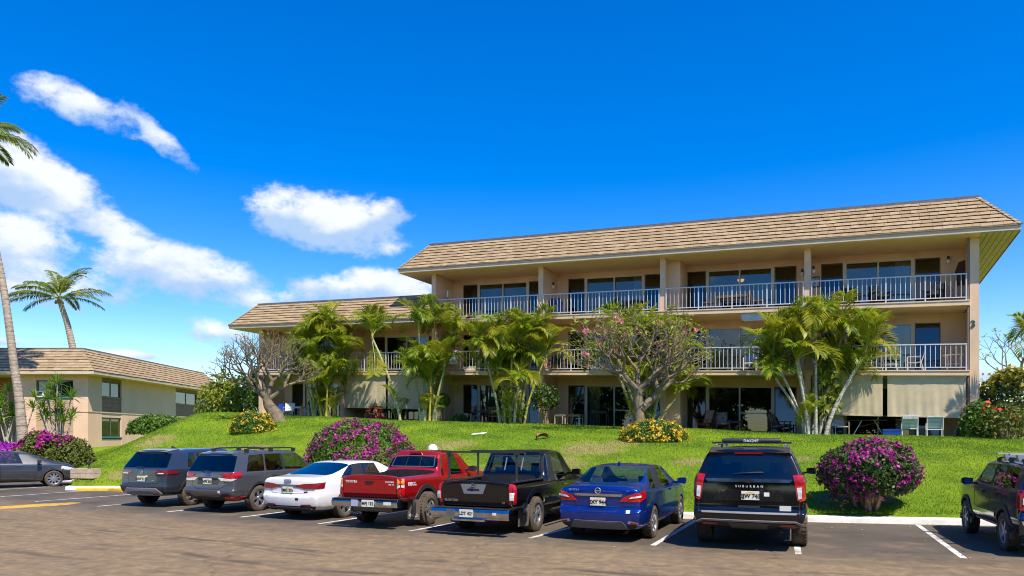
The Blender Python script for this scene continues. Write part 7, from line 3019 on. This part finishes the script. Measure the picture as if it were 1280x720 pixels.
def wood_chair(label, px, d, k, rot, m, group, seat=None, wide=.25):
    root = thing('dining_chair', label, 'chair', on_floor(px, d, k) + Vector((0, 0, -.008)), face(rot), group)
    w = wide
    for sx in (-1, 1):
        mb = MB(); mb.box(sx * w - .02, sx * w + .02, -w - .02, -w + .02, 0, .43); mb.obj('leg', m, root)
        mb = MB(); mb.hexa([(sx * w - .02, w - .02, 0), (sx * w + .02, w - .02, 0), (sx * w + .02, w + .02, 0), (sx * w - .02, w + .02, 0)],
                           [(sx * w - .02, w + .05, .95), (sx * w + .02, w + .05, .95), (sx * w + .02, w + .09, .95), (sx * w - .02, w + .09, .95)]); mb.obj('leg', m, root)
    mb = MB(); mb.box(-w - .02, w + .02, -w - .02, w - .03, .43, .47); mb.obj('seat', seat or m, root)
    mb = MB()
    mb.hexa([(-w + .021, w + .055, .84), (w - .021, w + .055, .84), (w - .021, w + .075, .84), (-w + .021, w + .075, .84)], [(-w + .021, w + .06, .95), (w - .021, w + .06, .95), (w - .021, w + .085, .95), (-w + .021, w + .085, .95)])
    for q in range(5):
        x = -w + .06 + (2 * w - .12) * q / 4
        mb.hexa([(x - .016, w + .01, .47), (x + .016, w + .01, .47), (x + .016, w + .025, .47), (x - .016, w + .025, .47)], [(x - .016, w + .055, .839), (x + .016, w + .055, .839), (x + .016, w + .07, .839), (x - .016, w + .07, .839)])
    mb.obj('backrest', m, root)
    return root


def lounge(label, px, d, k, rot, m, group, cushion=None, throw=None):
    """slatted reclining wooden garden chair"""
    root = thing('garden_chair', label, 'chair', on_floor(px, d, k) + Vector((0, 0, -.008)), face(rot), group)
    for sx in (-1, 1):
        mb = MB()
        x = sx * .30
        mb.box(x - .025, x + .025, -.36, -.31, 0, .56); mb.obj('leg', m, root)
        mb = MB(); mb.box(x - .025, x + .025, .22, .27, 0, .56); mb.obj('leg', m, root)
        mb = MB(); mb.box(x - .06, x + .06, -.42, .36, .561, .59); mb.obj('armrest', m, root)
    for q in range(6):
        mb = MB(); y = -.34 + q * .10
        mb.hexa([(-.27, y, .36 - q * .022), (.27, y, .36 - q * .022), (.27, y + .08, .345 - q * .022), (-.27, y + .08, .345 - q * .022)], [(-.27, y, .38 - q * .022), (.27, y, .38 - q * .022), (.27, y + .08, .365 - q * .022), (-.27, y + .08, .365 - q * .022)])
        mb.obj('seat_slat', m, root)
    for q in range(6):
        mb = MB(); x = -.25 + q * .1
        mb.hexa([(x - .04, .24, .26), (x + .04, .24, .26), (x + .04, .27, .26), (x - .04, .27, .26)], [(x - .04, .52, .98), (x + .04, .52, .98), (x + .04, .55, .98), (x - .04, .55, .98)])
        mb.obj('back_slat', m, root)
    if cushion:
        mb = MB()
        mb.hexa([(-.26, -.32, .40), (.26, -.32, .40), (.26, .24, .29), (-.26, .24, .29)], [(-.25, -.32, .46), (.25, -.32, .46), (.25, .22, .36), (-.25, .22, .36)])
        mb.hexa([(-.25, .17, .36), (.25, .17, .36), (.25, .24, .33), (-.25, .24, .33)], [(-.24, .43, .95), (.24, .43, .95), (.24, .50, .95), (-.24, .50, .95)])
        mb.obj('cushion', cushion, root)
    if throw:
        p = on_floor(px, d, k)
        mb = MB()
        n = 10
        prof = [(.22, .42), (.30, .62), (.40, .85), (.50, 1.02), (.56, 1.03), (.62, .85), (.66, .6), (.67, .4)]
        rows = []
        for i in range(n + 1):
            x = -.30 + .46 * i / n
            rows.append([mb.add((x, y + .012 * math.sin(i * 2.1 + j), z + .01 * math.sin(i * 1.7))) for j, (y, z) in enumerate(prof)])
        for i in range(n):
            for j in range(len(prof) - 1):
                mb.f.append([rows[i][j], rows[i + 1][j], rows[i + 1][j + 1], rows[i][j + 1]]); mb.m.append(0)
        o = mb.obj('throw_blanket', STRIPE, None, smooth='all', loc=p)
        o.rotation_euler = (0, 0, face(rot))
        tag(o, 'rust and cream throw blanket draped over the back of a garden chair', 'blanket')
    return root


G1 = 'white patio furniture on the second floor'
# ground floor, right bay (below the shades)
arm_chair('white framed armchair with bare sling, rightmost in front of the right shade', 1168, -.55, 0, 180, WHITEF, SLING, 'armchairs set out below the shades')
arm_chair('white framed armchair with a towel over its back below the right shade', 1137, -.55, 0, 180, WHITEF, SLING, 'armchairs set out below the shades')
p = on_floor(1137, -.55, 0)
mb = MB()
prof = [(-.30, .62), (-.285, .80), (-.36, .95), (-.40, .955), (-.43, .9), (-.45, .78)]
rows = []
for i in range(9):
    x = -.27 + .54 * i / 8
    rows.append([mb.add((x, -y + .008 * math.sin(i * 2 + j), z + .008 * math.sin(i * 3))) for j, (y, z) in enumerate(prof)])
for i in range(8):
    for j in range(len(prof) - 1):
        mb.f.append([rows[i][j], rows[i + 1][j], rows[i + 1][j + 1], rows[i][j + 1]]); mb.m.append(0)
o = mb.obj('towel', mat('towel_grey', (.30, .33, .32), .95, var=.2, vscale=12), None, smooth='all', loc=p)
o.rotation_euler = (0, 0, face(180))
tag(o, 'grey patterned towel hung over the back of a white armchair', 'towel')
arm_chair('tan armchair with white cushion below the left shade of the right bay', 1050, .25, 0, 20, TANF, WHITEF, 'armchairs set out below the shades')
# folding table
p = on_floor(1085, .55, 0)
root = thing('folding_table', 'dark topped folding table on crossed legs below the right bay shades', 'table', p, face(0))
mb = MB(); mb.box(-.75, .75, -.3, .3, .70, .735); mb.obj('tabletop', DARKF, root)
for sx in (-1, 1):
    mb = MB(); mb.tube([(sx * .62, -.2, 0), (sx * .25, -.2, .70)], .018, 6); mb.obj('leg', WHITEF if sx < 0 else TANF, root)
    mb = MB(); mb.tube([(sx * .62, .2, 0), (sx * .25, .2, .70)], .018, 6); mb.obj('leg', TANF, root)
mb = MB(); mb.tube([(-.40, -.2, .42), (.32, .2, .62)], .014, 6); mb.obj('brace', CLAY, root)
# cooler
p = on_floor(1114, .35, 0)
root = thing('cooler', 'dark blue cooler box on the ground between the folding table and the white chairs', 'cooler', p, face(5))
mb = MB(); mb.box(-.33, .33, -.2, .2, 0, .30); mb.obj('box', BLUEP, root)
mb = MB(); mb.box(-.345, .345, -.215, .215, .301, .37); mb.obj('lid', mat('cooler_lid', (.012, .06, .33), .4), root)
# leaning boards at the right column
for q, (px, col, lab) in enumerate(((1190, (.30, .28, .24), 'pale folded beach umbrella leaning by the corner column'), (1195, (.05, .045, .04), 'dark board leaning against the end wall beside the folded umbrella'))):
    p = on_floor(px, 1.0, 0)
    mb = MB(); mb.hexa([(-.05, -.3, 0), (.05, -.3, 0), (.05, -.24, 0), (-.05, -.24, 0)], [(-.03 + .28, .2, 1.35), (.03 + .28, .2, 1.35), (.03 + .28, .25, 1.35), (-.03 + .28, .25, 1.35)])
    o = mb.obj('leaning_board' if q else 'beach_umbrella', mat('lean%d' % q, col, .8), None, loc=p)
    o.rotation_euler = (0, 0, face(0))
    tag(o, lab, 'board' if q else 'umbrella')

# ground floor, second bay
lounge('brown slatted garden chair under a draped throw in the second ground floor bay', 882, .9, 0, -25, WOODR, 'slatted garden chairs', throw=True)
lounge('brown slatted garden chair with a patterned cushion beside the draped one', 903, 1.0, 0, 15, WOODR, 'slatted garden chairs', FLORAL)
lounge('brown slatted garden chair turned sideways near the whitish palm trunks', 975, .9, 0, 70, WOODR, 'slatted garden chairs', FLORAL)
box_table('low red brown side table between the garden chairs', 918, 1.2, 0, .7, .5, .55, WOODR)
# ground floor, third bay
box_table('small tan open framed side table at the leafy shrub', 700, .5, 0, .5, .45, .62, TANF)
box_table('brown wooden table with a white stand below in the third ground floor bay', 719, 1.0, 0, .75, .5, .66, WOODL)
box_table('thin black bar table before the pale curtain in the third bay', 750, 1.0, 0, .9, .5, .85, DARKF)
p = on_floor(712, .9, 0); p.z += 0
mb = MB(); mb.lathe([(.03, 0), (.17, .0), (.16, .03), (.04, .06), (.035, .40), (.14, .44), (.15, .47), (.001, .47)], (0, 0, 0), 14)
o = mb.obj('plant_stand', WHITE, None, smooth=True, loc=on_floor(724, .25, 0)); tag(o, 'white pedestal plant stand in front of the brown wooden table', 'stand')
# ground floor, fourth bay: dark dining set
box_table('dark red brown dining table in front of the blinds in the fourth bay', 608, 1.0, 0, 1.1, .8, .74, WOODR)
wood_chair('dark wooden dining chair left of the dark dining table', 597, .9, 0, -80, WOODR, 'dark dining chairs', WOODL)
wood_chair('dark wooden dining chair in front of the dark dining table', 619, .45, 0, 180, WOODR, 'dark dining chairs', WOODL)
wood_chair('dark wooden dining chair behind the dark dining table by the glass door', 612, 1.65, 0, 0, WOODR, 'dark dining chairs')
box_table('small white framed side table left of the dark dining set', 581, .4, 0, .62, .5, .56, WHITEF, top=SLINGT)
# wing ground floor
arm_chair('white plastic armchair at the foot of the diagonal light patch in the wing', 361, .3, 0, 30, WHITEF, WHITEF, 'white chairs in the wing')
arm_chair('white plastic armchair half hidden by the dark palm in the wing', 389, .5, 0, -30, WHITEF, WHITEF, 'white chairs in the wing')
box_table('white plastic table between the two wing chairs', 374, .7, 0, .8, .7, .70, WHITEF)
p = on_floor(350, .4, 0)
mb = MB(); mb.hexa([(-.28, -.1, 0), (.28, -.1, 0), (.28, .0, 0), (-.28, .0, 0)], [(-.15, .1, .85), (.18, .1, .85), (.18, .18, .85), (-.15, .18, .85)])
o = mb.obj('bodyboard', BLUEP, None, loc=p); o.rotation_euler = (0, 0, face(10)); tag(o, 'blue bodyboard leaning beside the white chair at the wing end', 'bodyboard')
arm_chair('dark armchair in the shade beneath the wing roller shades', 474, .9, 0, 0, DARKF, DARKF, 'dark chairs in the wing')
box_table('dark table in the shade beneath the wing roller shades', 492, 1.2, 0, .9, .6, .72, DARKF)
# second floor right bay
arm_chair('white armchair left of the round white table on the second floor balcony', 1078, .9, 1, 60, WHITEF, WHITEF, G1)
arm_chair('white armchair in side view right of the round white table on the second floor', 1143, .9, 1, -90, WHITEF, WHITEF, G1)
round_table('round white patio table on the second floor right balcony', 1112, .9, 1, .48, .70, WHITEF, WHITEF, None)
round_table('small round white side table at the right end of the second floor balcony', 1192, .8, 1, .42, .70, WHITEF, WHITEF, None)
# second floor second bay
arm_chair('pale blue chair behind the second bay railing of the second floor', 938, .8, 1, 0, WHITEF, mat('sling_blue', (.25, .40, .60), .8), None)
arm_chair('dark chair beside the pale blue chair on the second floor', 962, 1.0, 1, -20, DARKF, DARKF, 'dark balcony chairs')
arm_chair('white chair near the whitish palm on the second floor', 1012, .9, 1, 20, WHITEF, WHITEF, None)
# second floor third bay
arm_chair('dark chair in the left part of the third bay on the second floor', 693, .9, 1, 0, DARKF, DARKF, 'dark balcony chairs')
arm_chair('dark chair nearer the pink flowering tree in the third bay on the second floor', 708, 1.1, 1, -30, DARKF, DARKF, 'dark balcony chairs')
# second floor fourth bay: towels, crate, pot
for q, (px, c, lab) in enumerate(((556, (.10, .25, .55), 'blue and white beach towel hung on the second floor railing'), (566, (.45, .60, .75), 'pale blue beach towel hung on the second floor railing beside the darker one'))):
    t = t_of(px, -.05)
    mb = MB()
    n = 6
    rows = []
    prof = [(.03, .55), (.02, .85), (.01, 1.085), (-.045, 1.10), (-.10, 1.085), (-.105, .7), (-.11, .35)]
    for i in range(n + 1):
        tt = t - .28 + .56 * i / n
        rows.append([mb.add(Bm(tt, d_ + .01 * math.sin(i * 2 + j), FL[1] + z_)) for j, (d_, z_) in enumerate(prof)])
    for i in range(n):
        for j in range(len(prof) - 1):
            mb.f.append([rows[i][j], rows[i + 1][j], rows[i + 1][j + 1], rows[i][j + 1]]); mb.m.append(0)
    o = mb.obj('beach_towel', mat('beach_towel%d' % q, c, .95, col2=(.6, .66, .7), vscale=6), None, smooth='all')
    tag(o, lab, 'towel')
p = Bm(t_of(586, -.02), .12, FL[1])
mb = MB(); mb.box(-.30, .30, -.12, .12, 0, .20); mb.box(-.32, .32, -.14, .14, .201, .235)
o = mb.obj('storage_bin', WHITE, None, loc=p); o.rotation_euler = (0, 0, face(0)); tag(o, 'white lidded storage bin behind the second floor railing beside the towels', 'bin')
p = Bm(t_of(614, .3), .3, FL[1])
root = thing('potted_plant', 'terracotta pot with a small plant on the second floor balcony', 'potted plant', p)
mb = MB(); mb.lathe([(.001, 0), (.10, 0), (.15, .26), (.17, .27), (.17, .31), (.14, .31), (.001, .28)], (0, 0, 0), 16); mb.obj('pot', CLAY, root, smooth=True)
rng = np.random.default_rng(5); P = rng.normal(0, .12, (80, 3)) + np.array([0, 0, .45]); link('foliage', leaves_mesh('foliage', P, np.tile([0, -.3, 1.0], (80, 1)), .07, LEAFM, None, rng), root)
# wing second floor
arm_chair('blue sling chair on the left end balcony of the wing', 362, .9, 1, 20, WHITEF, BLUEP, None)
p = Bm(t_of(437, .7), .7, FL[1])
mb = MB(); mb.box(-.35, .35, -.2, .2, 0, .45); o = mb.obj('storage_crate', WOODL, None, loc=p); o.rotation_euler = (0, 0, face(0)); tag(o, 'tan wooden crate on the wing balcony between two palms', 'crate')
# third floor
lounge('dark wicker chair with patterned cushion left of centre on the top right balcony', 1100, .9, 2, 20, DARKF, 'cushioned chairs on the top right balcony', FLORAL)
lounge('dark wicker chair with patterned cushion near the right end of the top balcony', 1168, .9, 2, -20, DARKF, 'cushioned chairs on the top right balcony', FLORAL)
lounge('dark wicker chair at the left end of the top right balcony', 1064, .9, 2, 10, DARKF, 'cushioned chairs on the top right balcony')
box_table('pale wooden dining table on the top floor second balcony', 916, .95, 2, 1.5, .8, .74, WOODL)
wood_chair('pale wooden chair left of the pale table on the top floor', 886, .9, 2, -90, WOODL, 'pale chairs on the top floor')
wood_chair('pale wooden chair right of the pale table on the top floor', 948, .9, 2, 90, WOODL, 'pale chairs on the top floor')
box_table('dark table on the top floor third balcony', 790, 1.0, 2, 1.0, .6, .72, DARKF)
arm_chair('dark chair left of the dark table on the top floor third balcony', 762, 1.0, 2, -40, DARKF, DARKF, 'dark chairs on the top floor')
for q, (px, c) in enumerate(((690, (.02, .03, .14)), (697, (.03, .10, .25)))):
    p = on_floor(px, .8, 2)
    mb = MB()
    mb.hexa([(-.20, -.12, 0), (.20, -.12, 0), (.20, -.04, 0), (-.20, -.04, 0)], [(-.25, .05, .75), (.25, .05, .75), (.25, .12, .75), (-.25, .12, .75)])
    mb.hexa([(-.25, .05, .75), (.25, .05, .75), (.25, .12, .75), (-.25, .12, .75)], [(-.08, .12, 1.02), (.10, .12, 1.02), (.10, .17, 1.02), (-.08, .17, 1.02)])
    o = mb.obj('bodyboard', mat('board%d' % q, c, .5), None, loc=p); o.rotation_euler = (0, 0, face(0))
    tag(o, ('navy bodyboard' if q == 0 else 'dark blue bodyboard right of the navy one') + ' stood upright on the top floor third balcony', 'bodyboard')
p = on_floor(599, .45, 2)
root = thing('potted_plant', 'white bowl of pale flowers on the top floor left balcony', 'potted plant', p)
mb = MB(); mb.lathe([(.001, 0), (.12, 0), (.22, .14), (.20, .14), (.001, .10)], (0, 0, 0), 16); mb.obj('pot', WHITE, root, smooth=True)
P = rng.normal(0, .13, (70, 3)) * np.array([1.3, 1, .6]) + np.array([0, 0, .26]); link('blossoms', leaves_mesh('blossoms', P, np.tile([0, -.3, 1.0], (70, 1)), .06, leaf_mat('pale_flower', [(.6, .6, .5), (.3, .36, .15)], .3), None, rng), root)
# picture, carved ornament
p = Bm(t_of(1019, 1.99), 1.985, FL[2] + 1.15)
root = thing('framed_picture', 'small framed blue seascape on the top floor wall beside the column', 'picture', p, face(0))
mb = MB(); mb.box(-.19, .19, -.03, .0, 0, .5); mb.obj('frame', DARKF, root)
mb = MB(); mb.box(-.15, .15, -.036, -.031, .05, .45); mb.obj('print', mat('print', (.55, .62, .68), .6, col2=(.10, .30, .55), vscale=4), root)
p = Bm(t_of(1202, 1.9), 1.93, FL[2] + .95)
mb = MB(); mb.prism([(-.22, 0), (.20, .02), (.24, .5), (.16, .95), (.26, 1.12), (.1, 1.05), (-.12, .98), (-.24, .6)], -.03, .03, axis='y')
o = mb.obj('wall_carving', mat('carving', (.06, .03, .02), .7, var=.3, vscale=20), None, loc=p); o.rotation_euler = (0, 0, face(0)); tag(o, 'dark carved ornament hung on the top right balcony wall', 'carving')
# ceiling fan with lit bowl behind the top floor glass
p = Bm(t_of(926, 3.2), 3.2, FL[2] + 1.95)
root = thing('ceiling_fan', 'ceiling fan with a warm lit bowl behind the top floor glass', 'ceiling fan', p)
LIT = bpy.data.materials.new('lamp_lit'); LIT.use_nodes = True
LIT.node_tree.nodes['Principled BSDF'].inputs['Emission Color'].default_value = (1, .55, .15, 1); LIT.node_tree.nodes['Principled BSDF'].inputs['Emission Strength'].default_value = 1.6
mb = MB(); mb.lathe([(.001, -.14), (.12, -.11), (.17, -.02), (.17, 0), (.001, 0)], (0, 0, 0), 14); mb.obj('bowl', LIT, root, smooth=True)
mb = MB(); mb.tube([(0, 0, .0), (0, 0, .55)], .03, 8); mb.lathe([(.001, .02), (.12, .02), (.12, .16), (.001, .16)], (0, 0, 0), 14); mb.obj('motor', DARKF, root)
for q in range(5):
    a = 2 * math.pi * q / 5
    mb = MB(); c, s_ = math.cos(a), math.sin(a)
    mb.hexa([(c * .12 - s_ * .05, s_ * .12 + c * .05, .10), (c * .12 + s_ * .05, s_ * .12 - c * .05, .10), (c * .62 + s_ * .07, s_ * .62 - c * .07, .10), (c * .62 - s_ * .07, s_ * .62 + c * .07, .10)],
            [(c * .12 - s_ * .05, s_ * .12 + c * .05, .112), (c * .12 + s_ * .05, s_ * .12 - c * .05, .112), (c * .62 + s_ * .07, s_ * .62 - c * .07, .112), (c * .62 - s_ * .07, s_ * .62 + c * .07, .112)])
    mb.obj('blade', WOODR, root)

# ---- on the lawn and the lot
p = lawn_at(107, 597)
root = thing('stone_box', 'tan block stone valve box on the lawn edge by the yellow kerb', 'stone box', p + Vector((0, 0, -.05)), R(-12))
SB = mat('tan_block', (.46, .35, .24), .9, var=.15, vscale=5, bump=.4, bscale=25)
for q in range(2):
    for r_ in range(3):
        mb = MB(); x0 = -.50 + r_ * .34 - (.0 if q else .0)
        mb.box(x0, x0 + .325, -.22, .22, .02 + q * .19, .20 + q * .19); mb.obj('block', SB, root)
p2 = p + Vector((.14, 0, .345))
root = thing('backflow_valve', 'small black irrigation valve standing on the tan stone box', 'valve', p2, 0)
mb = MB(); mb.lathe([(.05, 0), (.06, .03), (.035, .06), (.035, .16), (.07, .19), (.07, .26), (.02, .30)], (0, 0, 0), 12); mb.obj('body', BLACK, root, smooth=True)
mb = MB(); mb.tube([(.05, 0, .2), (.13, 0, .24), (.12, 0, .28)], .02, 6); mb.obj('spout', BLACK, root)
p = lawn_at(678, 549)
root = thing('fallen_frond', 'brown curled dry palm sheath lying on the lawn', 'dry frond', p)
for q in range(3):
    mb = MB(); prev = None
    for i in range(9):
        s = i / 8
        x, z = -.24 + .48 * s, .03 + .09 * math.sin(math.pi * s) + q * .03
        w = .10 * math.sin(math.pi * (.1 + .85 * s))
        y = .08 * q * math.cos(s * 3)
        cur = (mb.add((x, y - w, z + .05)), mb.add((x, y, z)), mb.add((x, y + w, z + .06)))
        if prev:
            for k in range(2):
                mb.f.append([prev[k], cur[k], cur[k + 1], prev[k + 1]]); mb.m.append(0)
        prev = cur
    o = mb.obj('leaf_blade', mat_cached('dry_leaf', (.22, .10, .05), .9, var=.3, vscale=8), root, smooth='all')
    o.rotation_euler = (0, 0, q * .7)
p = lawn_at(598, 544)
mb = MB(); mb.hexa([(-.28, -.04, .02), (.2, -.02, .05), (.34, .06, .10), (-.26, .10, .03)], [(-.28, -.03, .05), (.2, -.01, .10), (.34, .06, .13), (-.26, .08, .06)])
o = mb.obj('paper_scrap', WHITE, None, loc=p); tag(o, 'white paper scrap lying on the lawn', 'paper')
p = lawn_at(541, 572)
root = thing('lawn_light', 'pale blue garden post light with a white dome on the lawn behind the pickups', 'garden light', p)
mb = MB(); mb.lathe([(.11, -.05), (.11, .22), (.001, .22)], (0, 0, 0), 14); mb.obj('post', mat('pale_blue', (.25, .42, .55), .5), root)
mb = MB(); mb.lathe([(.17, .221), (.18, .30), (.14, .40), (.06, .46), (.001, .47)], (0, 0, 0), 16); mb.obj('dome', WHITE, root, smooth=True)

# dry leaves along the kerb and on the asphalt
rng = np.random.default_rng(12)
xs = np.concatenate([rng.uniform(4.5, 12, 150), rng.uniform(-8, 12, 90)])
ys = np.array([kerb_y(x) for x in xs]) - np.concatenate([np.abs(rng.normal(0, .5, 150)) + .06, rng.uniform(.2, 6, 90)])
P = np.stack([xs, ys, np.full(len(xs), .012)], 1)
me = leaves_mesh('leaf_litter', P, np.tile([0, 0, 4.0], (len(xs), 1)), .035, leaf_mat('litter', [(.35, .24, .08), (.20, .12, .06), (.50, .40, .15)], .1), None, rng, .5, .5)
o = link('leaf_litter', me); tag(o, 'fallen dry leaves scattered on the asphalt along the kerb', 'leaf litter', kind='stuff')
